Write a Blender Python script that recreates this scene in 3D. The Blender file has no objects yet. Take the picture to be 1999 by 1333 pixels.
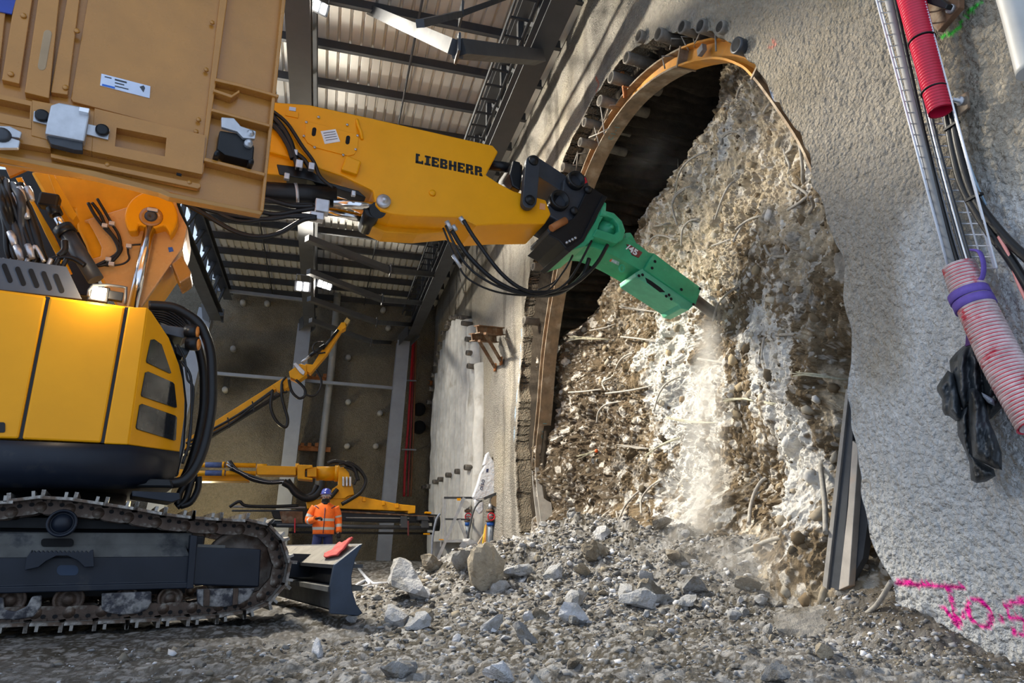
import bpy, bmesh, math, random
import numpy as np
from mathutils import Vector, Matrix

# ------------------------------------------------------------------ camera
W, H, F = 1999, 1333, 1300.0
VPX, HY, CZ = 620.0, 1070.0, 0.62
CX, CY = 999.5, 666.5
TH = math.atan((HY - CY) / F)
YAW = math.atan((CX - VPX) / math.hypot(F, HY - CY))
CF = Vector((math.sin(YAW) * math.cos(TH), math.cos(YAW) * math.cos(TH), math.sin(TH)))
CR = Vector((math.cos(YAW), -math.sin(YAW), 0))
CU = CR.cross(CF)
CAM = Vector((0, 0, CZ))
sc = bpy.context.scene
col = sc.collection
cd = bpy.data.cameras.new('camera'); cd.sensor_width = 36; cd.lens = F / W * 36; cd.clip_start = 0.05; cd.clip_end = 300
cam = bpy.data.objects.new('camera', cd); col.objects.link(cam)
m = Matrix((CR, CU, -CF)).transposed().to_4x4(); m.translation = CAM
cam.matrix_world = m
sc.camera = cam

# ------------------------------------------------------------------ light, sky, exposure
sc.view_settings.view_transform = 'Standard'; sc.view_settings.look = 'None'
sc.view_settings.exposure = 0.82; sc.view_settings.gamma = 1; sc.view_settings.use_curve_mapping = False
w = bpy.data.worlds.new('daylight'); sc.world = w; w.use_nodes = True
wn = w.node_tree.nodes; wl = w.node_tree.links
wn['Background'].inputs['Color'].default_value = (0.62, 0.77, 1.0, 1)
wn['Background'].inputs['Strength'].default_value = 0.68
def area(name, loc, target, size, power, color=(1, 1, 1), sy=None, spread=180):
    l = bpy.data.lights.new(name, 'AREA'); l.energy = power; l.color = color; l.size = size
    l.spread = math.radians(spread)
    if sy: l.shape = 'RECTANGLE'; l.size_y = sy
    o = bpy.data.objects.new(name, l); col.objects.link(o); o.location = loc
    o.rotation_euler = (Vector(target) - Vector(loc)).to_track_quat('-Z', 'Y').to_euler()
    return o
def point(name, loc, power, color=(1, 1, 1), r=0.05):
    l = bpy.data.lights.new(name, 'POINT'); l.energy = power; l.color = color; l.shadow_soft_size = r
    o = bpy.data.objects.new(name, l); col.objects.link(o); o.location = loc
    return o
sl = bpy.data.lights.new('sun', 'SUN'); sl.energy = 0.35; sl.angle = math.radians(6); sl.color = (1.0, 0.93, 0.82)
so = bpy.data.objects.new('sun', sl); col.objects.link(so)
so.rotation_euler = Vector((0.86, -0.10, -0.36)).to_track_quat('-Z', 'Y').to_euler()
area('added_key_light', (-3.3, 13.0, 9.1), (5.0, 8.0, 3.0), 2.6, 900, (1.0, 0.92, 0.77), 0.5, 115)  # key light added to brighten the tunnel face, no lamp seen there

# ------------------------------------------------------------------ pixel -> place
def ray(px, py):
    return CF + (px - CX) / F * CR + (CY - py) / F * CU
class Plane:
    def __init__(s, n, p):
        s.n = Vector(n).normalized(); s.p = Vector(p)
    def __call__(s, px, py, off=0.0):
        r = ray(px, py)
        return CAM + r * (((s.p - CAM).dot(s.n) + off) / r.dot(s.n))
    def pts(s, l, off=0.0):
        return [s(x, y, off) for x, y in l]
def XP(x): return Plane((1, 0, 0), (x, 0, 0))
def YP(y): return Plane((0, 1, 0), (0, y, 0))
def ZP(z): return Plane((0, 0, 1), (0, 0, z))
def P3(a, b, c):
    n = (b - a).cross(c - a)
    if n.dot(a - CAM) < 0: n = -n
    return Plane(n, a)
def rad(rpx, p):                       # size in metres of rpx pixels seen at p
    return rpx * (Vector(p) - CAM).dot(CF) / F

# ------------------------------------------------------------------ mesh building
class MB:
    def __init__(s): s.v = []; s.f = []; s.sm = []; s.mi = []
    def add(s, vs, fs, smooth=False, mi=0):
        o = len(s.v); s.v += [Vector(v) for v in vs]
        for f in fs:
            s.f.append([i + o for i in f]); s.sm.append(smooth); s.mi.append(mi)
        return s
    def box(s, c, size, ax=None, mi=0):
        c = Vector(c); X, Y, Z = ax or (Vector((1, 0, 0)), Vector((0, 1, 0)), Vector((0, 0, 1)))
        a, b, d = size[0] / 2, size[1] / 2, size[2] / 2
        vs = [c + X * (i * a) + Y * (j * b) + Z * (k * d) for i in (-1, 1) for j in (-1, 1) for k in (-1, 1)]
        return s.add(vs, [(0, 1, 3, 2), (4, 6, 7, 5), (0, 4, 5, 1), (2, 3, 7, 6), (0, 2, 6, 4), (1, 5, 7, 3)], mi=mi)
    def prism(s, poly, ext, mi=0):
        n = len(poly); ext = Vector(ext)
        vs = [Vector(p) for p in poly] + [Vector(p) + ext for p in poly]
        fs = [list(range(n))[::-1], list(range(n, 2 * n))] + [(i, (i + 1) % n, n + (i + 1) % n, n + i) for i in range(n)]
        return s.add(vs, fs, mi=mi)
    def loft(s, rings, cap=True, smooth=True, mis=None, closed=True):
        n = len(rings[0]); vs = [p for r in rings for p in r]; o = len(s.v)
        s.v += [Vector(p) for p in vs]
        for k in range(len(rings) - 1):
            for i in range(n if closed else n - 1):
                j = (i + 1) % n
                s.f.append([o + k * n + i, o + k * n + j, o + (k + 1) * n + j, o + (k + 1) * n + i])
                s.sm.append(smooth); s.mi.append(mis[k] if mis else 0)
        if cap and closed:
            s.f.append([o + i for i in range(n)][::-1]); s.sm.append(False); s.mi.append(mis[0] if mis else 0)
            q = o + (len(rings) - 1) * n
            s.f.append([q + i for i in range(n)]); s.sm.append(False); s.mi.append(mis[-1] if mis else 0)
        return s
    def tube(s, path, r, n=8, cap=True, mis=None, flat=1.0, smooth=True):
        path = [Vector(p) for p in path]; rs = r if isinstance(r, (list, tuple)) else [r] * len(path)
        t0 = (path[1] - path[0]).normalized()
        a = t0.orthogonal().normalized() if abs(t0.z) > 0.9 else t0.cross(Vector((0, 0, 1))).normalized()
        rings = []
        for i, p in enumerate(path):
            t = (path[min(i + 1, len(path) - 1)] - path[max(i - 1, 0)]).normalized()
            a = (a - t * a.dot(t)).normalized(); b = t.cross(a)
            rings.append([p + a * (rs[i] * math.cos(q)) + b * (rs[i] * flat * math.sin(q)) for q in [2 * math.pi * k / n for k in range(n)]])
        return s.loft(rings, cap, smooth, mis)
    def cyl(s, a, b, r, r2=None, n=20):
        return s.tube([a, b], [r, r2 if r2 is not None else r], n)
    def lathe(s, c, axis, prof, n=24, mis=None):
        axis = Vector(axis).normalized(); c = Vector(c)
        a = axis.orthogonal().normalized(); b = axis.cross(a)
        return s.loft([[c + axis * t + (a * math.cos(q) + b * math.sin(q)) * r for q in [2 * math.pi * k / n for k in range(n)]] for t, r in prof], True, True, mis)
    def beam(s, a, b, w, h, up=(0, 0, 1)):
        a, b = Vector(a), Vector(b); t = (b - a).normalized(); sd = t.cross(Vector(up)).normalized(); u = sd.cross(t)
        return s.box((a + b) / 2, ((b - a).length, w, h), (t, sd, u))
    def hbeam(s, a, b, w, h, tf=0.02, tw=0.015, up=(0, 0, 1)):
        a, b = Vector(a), Vector(b); t = (b - a).normalized(); sd = t.cross(Vector(up)).normalized(); u = sd.cross(t); L = (b - a).length; c = (a + b) / 2
        s.box(c + u * (h - tf) / 2, (L, w, tf), (t, sd, u)); s.box(c - u * (h - tf) / 2, (L, w, tf), (t, sd, u))
        return s.box(c, (L, tw, h - 2 * tf), (t, sd, u))
    def ball(s, c, r, n=12, sq=(1, 1, 1)):
        c = Vector(c)
        return s.loft([[c + Vector((sq[0] * r * math.sin(p) * math.cos(q), sq[1] * r * math.sin(p) * math.sin(q), sq[2] * r * math.cos(p))) for q in [2 * math.pi * k / n for k in range(n)]] for p in [math.pi * (0.02 + 0.96 * j / (n // 2)) for j in range(n // 2 + 1)]])
    def build(s, name, mat, parent=None, bevel=0, seg=2, **props):
        org = root_loc(parent) if parent else Vector((0, 0, 0))
        me = bpy.data.meshes.new(name)
        me.from_pydata([v - org for v in s.v], [], s.f)
        for mm in (mat if isinstance(mat, (list, tuple)) else [mat]): me.materials.append(mm)
        me.polygons.foreach_set('use_smooth', s.sm); me.polygons.foreach_set('material_index', s.mi)
        bm = bmesh.new(); bm.from_mesh(me); bmesh.ops.recalc_face_normals(bm, faces=bm.faces); bm.to_mesh(me); bm.free()
        me.update()
        o = bpy.data.objects.new(name, me); col.objects.link(o)
        if parent: o.parent = parent
        if bevel:
            b = o.modifiers.new('bevel', 'BEVEL'); b.width = bevel; b.segments = seg; b.limit_method = 'ANGLE'; b.angle_limit = math.radians(35)
        for k, val in props.items(): o[k] = val
        return o
def root_loc(o):
    p = Vector((0, 0, 0))
    while o: p += o.location; o = o.parent
    return p
def thing(name, label, cat, loc=(0, 0, 0), group=None):
    o = bpy.data.objects.new(name, None); col.objects.link(o); o.location = loc; o.empty_display_size = 0.2
    o['label'] = label; o['category'] = cat
    if group: o['group'] = group
    return o
def tag(o, label, cat, group=None, kind=None):
    o['label'] = label; o['category'] = cat
    if group: o['group'] = group
    if kind: o['kind'] = kind
    return o
def smooth_path(pts, k=6):
    pts = [Vector(p) for p in pts]; out = []
    for i in range(len(pts) - 1):
        p0, p1, p2, p3 = pts[max(i - 1, 0)], pts[i], pts[i + 1], pts[min(i + 2, len(pts) - 1)]
        for j in range(k):
            t = j / k
            out.append(0.5 * ((2 * p1) + (p2 - p0) * t + (2 * p0 - 5 * p1 + 4 * p2 - p3) * t * t + (3 * p1 - p0 - 3 * p2 + p3) * t ** 3))
    out.append(pts[-1]); return out
def grid_mesh(name, V, nu, nv, mat, keep=None, attr=None, kind=None, smooth=True, extra=None):
    """V: (nu*nv,3) array, row major in u."""
    idx = np.arange(nu * nv).reshape(nu, nv)
    q = np.stack([idx[:-1, :-1], idx[1:, :-1], idx[1:, 1:], idx[:-1, 1:]], -1).reshape(-1, 4)
    if keep is not None: q = q[keep.reshape(-1)]
    me = bpy.data.meshes.new(name)
    if extra is not None:
        V = np.vstack([V, extra[0]]); q = np.vstack([q, extra[1]])
    used = np.zeros(len(V), bool); used[q.reshape(-1)] = True
    remap = np.cumsum(used) - 1; V2 = V[used]; q = remap[q]
    me.vertices.add(len(V2)); me.vertices.foreach_set('co', V2.astype(np.float32).reshape(-1))
    me.loops.add(len(q) * 4); me.loops.foreach_set('vertex_index', q.astype(np.int32).reshape(-1))
    me.polygons.add(len(q)); me.polygons.foreach_set('loop_start', np.arange(0, len(q) * 4, 4, dtype=np.int32))
    me.polygons.foreach_set('use_smooth', np.full(len(q), smooth))
    me.update(calc_edges=True)
    if attr is not None:
        for nm, c in attr.items():
            c = np.vstack([c, extra[2][nm]]) if extra is not None else c
            a = me.color_attributes.new(nm, 'FLOAT_COLOR', 'POINT')
            cc = np.ones((len(V2), 4), np.float32); cc[:, :3] = c[used]
            a.data.foreach_set('color', cc.reshape(-1))
    me.materials.append(mat)
    o = bpy.data.objects.new(name, me); col.objects.link(o)
    if kind: o['kind'] = kind
    return o

# ------------------------------------------------------------------ numpy noise
def _h(ix, iy, s):
    n = (ix.astype(np.int64) * 374761393 + iy.astype(np.int64) * 668265263 + s * 974634777) & 0xffffffff
    n = ((n ^ (n >> 13)) * 1274126177) & 0xffffffff
    return ((n ^ (n >> 16)) & 0xffff) / 65535.0
def vn(x, y, s=0):
    x = np.asarray(x, float); y = np.asarray(y, float)
    ix = np.floor(x); iy = np.floor(y); fx = x - ix; fy = y - iy
    fx = fx * fx * fx * (fx * (fx * 6 - 15) + 10); fy = fy * fy * fy * (fy * (fy * 6 - 15) + 10)
    ix = ix.astype(np.int64); iy = iy.astype(np.int64)
    a = _h(ix, iy, s); b = _h(ix + 1, iy, s); c = _h(ix, iy + 1, s); d = _h(ix + 1, iy + 1, s)
    return (a + (b - a) * fx) * (1 - fy) + (c + (d - c) * fx) * fy
def fbm(x, y, o=4, s=0, g=0.5):
    t = 0; a = 1; n = 0
    for k in range(o):
        t = t + a * (vn(x * 2 ** k + 17.3 * k, y * 2 ** k - 9.1 * k, s + k) * 2 - 1); n += a; a *= g
    return t / n
def cells(x, y, s=0):
    """distance to nearest jittered cell centre, and that cell's random number."""
    ix = np.floor(x).astype(np.int64); iy = np.floor(y).astype(np.int64)
    best = np.full(np.shape(x), 9.0); rid = np.zeros(np.shape(x))
    for dx in (-1, 0, 1):
        for dy in (-1, 0, 1):
            jx, jy = ix + dx, iy + dy
            d = np.hypot(jx + _h(jx, jy, s) - x, jy + _h(jx, jy, s + 5) - y)
            k = d < best; best = np.where(k, d, best); rid = np.where(k, _h(jx, jy, s + 11), rid)
    return best, rid
def sst(a, b, x):
    t = np.clip((x - a) / (b - a), 0, 1); return t * t * (3 - 2 * t)

# ------------------------------------------------------------------ materials
MATS = {}
def mat(name, c, rough=0.5, metal=0.0, var=0.15, vs=3.0, bump=0.0, bs=40.0, c2=None, c2s=2.0, c2t=0.55, coat=0.0, attr=None, emit=0, spec=0.5, bd=0.01, rv=0.12, pits=0.0):
    if name in MATS: return MATS[name]
    M = bpy.data.materials.new(name); M.use_nodes = True; N = M.node_tree.nodes; L = M.node_tree.links
    B = N['Principled BSDF']; B.inputs['Metallic'].default_value = metal
    B.inputs['Specular IOR Level'].default_value = spec; B.inputs['Coat Weight'].default_value = coat; B.inputs['Coat Roughness'].default_value = 0.12
    tc = N.new('ShaderNodeTexCoord')
    def noise(scale, detail=5):
        n = N.new('ShaderNodeTexNoise'); n.inputs['Scale'].default_value = scale; n.inputs['Detail'].default_value = detail; n.inputs['Roughness'].default_value = 0.6
        L.new(tc.outputs['Object'], n.inputs['Vector']); return n
    def mix(f, a, b, mode='MIX'):
        x = N.new('ShaderNodeMix'); x.data_type = 'RGBA'; x.blend_type = mode
        for sock, val in ((x.inputs['Factor'], f), (x.inputs['A'], a), (x.inputs['B'], b)):
            if hasattr(val, 'links'): L.new(val, sock)
            elif isinstance(val, (int, float)): sock.default_value = val
            else: sock.default_value = (*val[:3], 1)
        return x.outputs['Result']
    def ramp(src, a, b):
        r = N.new('ShaderNodeMapRange'); r.inputs['From Min'].default_value = a; r.inputs['From Max'].default_value = b; L.new(src, r.inputs['Value']); return r.outputs['Result']
    if attr:
        a = N.new('ShaderNodeAttribute'); a.attribute_name = attr; base = a.outputs['Color']
    else: base = (*c, 1)
    if c2 is not None:
        n = noise(c2s, 8); base = mix(ramp(n.outputs['Fac'], c2t - 0.06, c2t + 0.06), base, (*c2, 1))
    if var:
        n = noise(vs, 6); base = mix(1.0, base, mix(ramp(n.outputs['Fac'], 0.3, 0.7), (1 - var,) * 3, (1 + var,) * 3), 'MULTIPLY')
    if hasattr(base, 'links'): L.new(base, B.inputs['Base Color'])
    else: B.inputs['Base Color'].default_value = base
    if rv:
        n = noise(vs * 2.3, 4); r = N.new('ShaderNodeMapRange'); r.inputs['To Min'].default_value = max(rough - rv, 0.03); r.inputs['To Max'].default_value = min(rough + rv, 1); L.new(n.outputs['Fac'], r.inputs['Value']); L.new(r.outputs['Result'], B.inputs['Roughness'])
    else: B.inputs['Roughness'].default_value = rough
    if bump:
        n = noise(bs, 6); b = N.new('ShaderNodeBump'); b.inputs['Strength'].default_value = bump; b.inputs['Distance'].default_value = bd
        L.new(n.outputs['Fac'], b.inputs['Height']); L.new(b.outputs['Normal'], B.inputs['Normal'])
    if pits:
        n = noise(pits, 3); v = N.new('ShaderNodeTexVoronoi'); v.inputs['Scale'].default_value = pits * 0.8; L.new(tc.outputs['Object'], v.inputs['Vector'])
        m1 = N.new('ShaderNodeMath'); m1.operation = 'MULTIPLY_ADD'; L.new(ramp(n.outputs['Fac'], 0.38, 0.56), m1.inputs[0]); m1.inputs[1].default_value = 0.6; L.new(ramp(v.outputs['Distance'], 0.7, 0.15), m1.inputs[2])
        b2 = N.new('ShaderNodeBump'); b2.inputs['Strength'].default_value = 0.68; b2.inputs['Distance'].default_value = bd
        L.new(m1.outputs[0], b2.inputs['Height'])
        if bump: L.new(b.outputs['Normal'], b2.inputs['Normal'])
        L.new(b2.outputs['Normal'], B.inputs['Normal'])
    if emit:
        B.inputs['Emission Color'].default_value = (*c, 1); B.inputs['Emission Strength'].default_value = emit
    MATS[name] = M; return M
yellow = mat('yellow paint', (0.86, 0.36, 0.002), 0.40, 0, 0.05, 2, coat=0.0, rv=0.05, spec=0.28)
yellow2 = mat('deep yellow paint', (0.74, 0.33, 0.004), 0.45, 0, 0.12, 3, rv=0.1, spec=0.3)
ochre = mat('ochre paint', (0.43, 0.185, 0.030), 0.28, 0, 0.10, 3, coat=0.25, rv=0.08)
orange = mat('orange paint', (0.62, 0.26, 0.012), 0.42, 0, 0.15, 4)
navy = mat('navy black paint', (0.007, 0.011, 0.021), 0.40, 0, 0.25, 3, c2=(0.03, 0.03, 0.03), c2s=3, c2t=0.68, spec=0.35)
dusty = mat('dusty paint', (0.10, 0.10, 0.095), 0.8, 0, 0.3, 5, c2=(0.03, 0.033, 0.04), c2s=4, c2t=0.6)
black = mat('black rubber', (0.008, 0.008, 0.009), 0.4, 0, 0.2, 8, spec=0.35)
blackm = mat('black metal', (0.010, 0.011, 0.013), 0.38, 0.1, 0.2, 6, spec=0.35)
dark = mat('dark grey steel', (0.05, 0.054, 0.062), 0.45, 0.3, 0.2, 6)
chrome = mat('chrome rod', (0.78, 0.78, 0.8), 0.16, 1.0, 0.03, 4, rv=0.05)
galv = mat('galvanised steel', (0.52, 0.53, 0.56), 0.42, 0.7, 0.15, 8)
girder = mat('grey girder paint', (0.055, 0.058, 0.064), 0.5, 0.2, 0.15, 2)
colgrey = mat('light grey column paint', (0.27, 0.29, 0.33), 0.55, 0.1, 0.12, 2)
sheet = mat('roof sheet', (0.60, 0.585, 0.55), 0.5, 0.1, 0.10, 1.5)
rust = mat('rusty steel', (0.16, 0.085, 0.045), 0.75, 0.2, 0.4, 6, bump=0.3, bs=60, c2=(0.24, 0.19, 0.14), c2s=4)
rustorange = mat('orange rust', (0.36, 0.13, 0.035), 0.7, 0.1, 0.3, 6)
track = mat('track steel', (0.085, 0.058, 0.043), 0.5, 0.5, 0.35, 9, bump=0.4, bs=50, c2=(0.22, 0.20, 0.17), c2s=7, c2t=0.6)
trackhi = mat('worn track steel', (0.34, 0.32, 0.29), 0.45, 0.5, 0.35, 9, bump=0.3, bs=60, c2=(0.10, 0.07, 0.05), c2s=6, c2t=0.55)
concrete = mat('grey concrete', (0.34, 0.33, 0.31), 0.9, 0, 0.2, 4, bump=0.4, bs=30)
palecon = mat('pale concrete', (0.56, 0.55, 0.52), 0.9, 0, 0.18, 3, bump=0.4, bs=25, c2=(0.36, 0.33, 0.28), c2s=1.2, c2t=0.66)
steelgrey = mat('bare steel', (0.30, 0.29, 0.28), 0.55, 0.4, 0.2, 8)
rebarm = mat('dusty rebar', (0.33, 0.31, 0.28), 0.7, 0.2, 0.25, 20, bump=0.4, bs=150)
fibre = mat('frayed glass fibre', (0.42, 0.40, 0.30), 0.8, 0, 0.3, 30)
white = mat('white plastic', (0.75, 0.76, 0.78), 0.5, 0, 0.06, 5)
glass = mat('dark window glass', (0.02, 0.022, 0.025), 0.08, 0, 0.3, 4, rv=0.03)
green = mat('green paint', (0.03, 0.34, 0.16), 0.45, 0, 0.16, 5, c2=(0.12, 0.42, 0.25), c2s=3, c2t=0.62)
red = mat('red plastic', (0.62, 0.02, 0.035), 0.45, 0, 0.1, 10)
inkblack = mat('black lettering', (0.006, 0.006, 0.006), 0.5, 0, 0, rv=0)
blue = mat('blue paint', (0.02, 0.12, 0.5), 0.5, 0, 0.1, 5)
# ------------------------------------------------------------------ the place: ground, walls, portal, roof
XR = 3.86
def ground_h(x, y):
    x = np.asarray(x, float); y = np.asarray(y, float)
    h = 0.035 * fbm(x * 0.9, y * 0.9, 4, 3)
    far = sst(14, 20, y)
    h = h + 0.2 * far
    mound = 1.02 * np.exp(-(((x - 3.75) / 1.55) ** 2 + ((y - 8.9) / 1.9) ** 2) ** 0.85)
    mound = mound + 0.50 * np.exp(-(((x - 4.6) / 0.9) ** 2 + ((y - 6.6) / 1.3) ** 2))
    mound = mound + 0.30 * np.exp(-(((x - 2.0) / 1.1) ** 2 + ((y - 9.3) / 1.4) ** 2))
    h = h + mound * (1 + 0.22 * fbm(x * 2.2, y * 2.2, 4, 21))
    h = h + 0.30 * sst(3.35, 3.95, x) * sst(3.1, 4.1, y) * (1 - sst(4.3, 5.2, y))
    rough = np.clip(sst(-1.6, 0.6, x) * (1 - 0.65 * sst(10, 14, y)) + 0.25, 0, 1)
    return h + rough * (0.045 * fbm(x * 5, y * 5, 4, 31) + 0.022 * fbm(x * 22, y * 22, 3, 37))
def GH(x, y): return float(ground_h(np.array([x]), np.array([y]))[0])

soil = mat('rubble soil', (0, 0, 0), 0.95, 0, 0.28, 9, bump=0.9, bs=55, attr='col', spec=0.2, bd=0.02)
nr, na = 620, 760
rr = 1.1 * (40 / 1.1) ** (np.arange(nr) / (nr - 1)); aa = np.radians(np.linspace(-42, 62, na))
R_, A_ = np.meshgrid(rr, aa, indexing='ij')
gx, gy = (R_ * np.sin(A_)).ravel(), (R_ * np.cos(A_)).ravel()
gz = ground_h(gx, gy)
t1 = sst(-0.25, 0.45, fbm(gx * 1.1, gy * 1.1, 5, 51))[:, None]
t2 = sst(0.1, 0.6, fbm(gx * 6, gy * 6, 4, 57))[:, None]
gc = (1 - t1) * np.array([0.088, 0.077, 0.060]) + t1 * np.array([0.165, 0.152, 0.135])
gc = (1 - 0.6 * t2) * gc + 0.6 * t2 * np.array([0.30, 0.30, 0.30])
for sc_, th_, cl_ in ((9, .35, .40), (20, .30, .34), (38, .30, .30)):
    c, r = cells(gx * sc_, gy * sc_, 60 + sc_); k = ((c < th_) & (r > .55))[:, None]; gc = np.where(k, gc * .3 + .7 * cl_ * (.4 + .9 * r[:, None]) * np.array([1, .98, .95]), gc); gz = gz + (0.30 / sc_) * np.clip(th_ - c, 0, 1) * (r > .55) * sst(-2.5, .5, gx)
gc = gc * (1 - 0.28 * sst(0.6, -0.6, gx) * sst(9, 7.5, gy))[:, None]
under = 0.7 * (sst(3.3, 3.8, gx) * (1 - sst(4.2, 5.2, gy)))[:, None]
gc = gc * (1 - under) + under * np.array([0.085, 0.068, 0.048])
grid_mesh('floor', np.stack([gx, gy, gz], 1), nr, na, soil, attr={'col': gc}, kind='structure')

def inpoly(px, py, poly):
    ins = np.zeros(px.shape, bool); n = len(poly)
    for i in range(n):
        x0, y0 = poly[i]; x1, y1 = poly[(i + 1) % n]
        c = ((y0 > py) != (y1 > py)) & (px < (x1 - x0) * (py - y0) / (y1 - y0 + 1e-12) + x0)
        ins ^= c
    return ins
def segdist(px, py, pts):
    d = np.full(px.shape, 99.0)
    for (x0, y0), (x1, y1) in zip(pts[:-1], pts[1:]):
        L = (x1 - x0) ** 2 + (y1 - y0) ** 2 + 1e-12
        t = np.clip(((px - x0) * (x1 - x0) + (py - y0) * (y1 - y0)) / L, 0, 1)
        d = np.minimum(d, np.hypot(px - x0 - t * (x1 - x0), py - y0 - t * (y1 - y0)))
    return d
WP = XP(XR)
def yz(l, pl=WP): return [(p.y, p.z) for p in pl.pts(l)]
hole_px = [(1016, 1075), (1012, 1000), (1010, 850), (1014, 700), (1022, 600), (1036, 520), (1058, 440), (1092, 335), (1128, 245), (1185, 155), (1235, 100), (1300, 62), (1365, 62), (1430, 75), (1470, 120), (1492, 165), (1535, 225), (1588, 300), (1592, 365), (1622, 440), (1646, 510), (1652, 600), (1662, 690), (1664, 780), (1686, 880), (1702, 960), (1722, 1060), (1738, 1120), (1762, 1200), (1775, 1290)]
hole = yz(hole_px) + [(3.7, -0.6), (12.6, -0.6)]
nu, nv = 640, 470
wy = 1.3 * (25.6 / 1.3) ** (np.arange(nu) / (nu - 1)); wz = -0.5 + 12.0 * (np.arange(nv) / (nv - 1)) ** 1.12
Y_, Z_ = np.meshgrid(wy, wz, indexing='ij'); y1, z1 = Y_.ravel(), Z_.ravel()
near = 1 - sst(4, 9, y1)
def wall_dx(y, z):
    near = 1 - sst(4, 9, y)
    d = 0.07 * fbm(y * 0.45, z * 0.45, 3, 71) + 0.03 * fbm(y * 1.7, z * 1.3, 3, 73)
    d = d - 0.10 * np.exp(-(((y - 3.7) / 0.5) ** 2 + ((z - 1.0) / 0.9) ** 2))
    c, _ = cells(y * 21 + 0.5 * vn(y * 9, z * 9, 5), z * 21, 79)
    return d + near * (0.026 * (c - 0.45) + 0.010 * fbm(y * 14, z * 14, 3, 77)) + (1 - near) * 0.010 * fbm(y * 10, z * 10, 3, 81)
wx = XR + wall_dx(y1, z1)
pert_y = y1 + 0.09 * fbm(y1 * 5, z1 * 5, 4, 83); pert_z = z1 + 0.09 * fbm(y1 * 5, z1 * 5, 4, 89)
ym, zm = [a.reshape(nu, nv) for a in (pert_y, pert_z)]
cy, cz = ym[:-1, :-1], zm[:-1, :-1]
keep = ~inpoly(cy, cz, hole)
keep[:, :2] &= True
base = np.array([0.36, 0.335, 0.295])
tint = sst(-0.3, 0.4, fbm(y1 * 0.8, z1 * 0.8, 5, 91))[:, None]
wc = (1 - tint) * base + tint * np.array([0.40, 0.36, 0.29])
st = sst(0.1, 0.5, fbm(y1 * 3.0, z1 * 0.35, 4, 93))[:, None] * sst(6, 11, y1)[:, None]
wc = wc * (1 - 0.42 * st)                                           # rain and grout streaks running down
dm = sst(0.25, 0.5, fbm(y1 * 1.1, z1 * 1.1, 4, 95))[:, None]
wc = wc * (1 - 0.22 * dm)
pale = (sst(-0.25, 0.35, fbm(y1 * 1.3 + 3, z1 * 0.8, 4, 96) + 0.75 * (2.3 - z1)) * (1 - sst(4.6, 7, y1)))[:, None]  # cool daylight on the lower near wall painted in, with fresh concrete's paleness
hi = (sst(2.2, 4.6, z1) * (1 - sst(3.4, 4.6, y1 - 0.2 * z1)))[:, None]; wc = wc * (1 - 0.6 * hi) + 0.6 * hi * np.array([0.22, 0.185, 0.135])  # upper wall browned, its weaker light put partly into the colour
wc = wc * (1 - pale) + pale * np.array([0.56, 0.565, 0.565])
def spray(px_pts, wid, colr, pl=WP, soft=0.5):
    global wc
    dd = segdist(y1, z1, yz(px_pts, pl)) + 0.012 * fbm(y1 * 60, z1 * 60, 2, 97)
    a = (1 - sst(wid * soft, wid, dd))[:, None]
    wc = wc * (1 - a) + a * np.array(colr)
pink = (0.95, 0.015, 0.36)
spray([(1762, 1138), (1800, 1140), (1845, 1143), (1888, 1146)], 0.021, pink)
spray([(1862, 1146), (1868, 1180), (1876, 1222)], 0.016, pink)
spray([(1849, 1184), (1862, 1200), (1876, 1224), (1884, 1205), (1892, 1185)], 0.017, pink)
spray([(1918 + 21 * math.cos(q) + 4 * math.sin(q), 1196 + 26 * math.sin(q) + 5 * math.cos(q)) for q in [k * math.pi / 8 for k in range(17)]], 0.016, pink)
spray([(1957, 1205), (1960, 1210)], 0.016, pink)
spray([(2003, 1172), (1967, 1180), (1972, 1205), (1994, 1206), (2006, 1222), (2000, 1240), (1978, 1230)], 0.016, pink)
lime = (0.05, 0.62, 0.06)
spray([(1832, 68), (1850, 62), (1862, 48), (1866, 40)], 0.020, lime)
spray([(1875, 28), (1890, 14), (1903, -2)], 0.016, lime)
spray([(1162, 150), (1170, 165), (1165, 178)], 0.03, (0.62, 0.16, 0.09), soft=0.2)
spray([(1508, 78), (1515, 85), (1510, 95), (1500, 90)], 0.02, (0.5, 0.2, 0.15), soft=0.2)
spray([(1500, 180), (1512, 200), (1530, 240), (1545, 262)], 0.035, (0.42, 0.52, 0.72), soft=0.2)
spray([(1014, 640), (1008, 760), (1004, 860)], 0.03, (0.36, 0.5, 0.66), soft=0.2)
# the broken edge of the opening, carried back into the ground
idx = np.arange(nu * nv).reshape(nu, nv); kp = np.zeros((nu + 1, nv + 1), bool); kp[1:-1, 1:-1] = keep
kk = keep
vi, vj = np.nonzero(kk[:-1, :] != kk[1:, :])
ed = [(idx[i + 1, j], idx[i + 1, j + 1]) for i, j in zip(vi, vj)]
hi, hj = np.nonzero(kk[:, :-1] != kk[:, 1:])
ed += [(idx[i, j + 1], idx[i + 1, j + 1]) for i, j in zip(hi, hj)]
bv = sorted({k for e in ed for k in e}); pos = {k: n for n, k in enumerate(bv)}
bva = np.array(bv); W0 = np.stack([wx, y1, z1], 1)
ei = np.array([(pos[a], pos[b]) for a, b in ed]); B0 = W0[bva].copy()
for it in range(14):
    acc = np.zeros_like(B0); cn = np.zeros(len(B0))
    np.add.at(acc, ei[:, 0], B0[ei[:, 1]]); np.add.at(acc, ei[:, 1], B0[ei[:, 0]]); np.add.at(cn, ei[:, 0], 1); np.add.at(cn, ei[:, 1], 1)
    B0 = 0.4 * B0 + 0.6 * acc / np.maximum(cn, 1)[:, None]
W0[bva] = B0
lay = []; lc = []
LX = (0.04, 0.10, 0.17, 0.24, 0.32, 0.40, 0.48)
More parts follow.
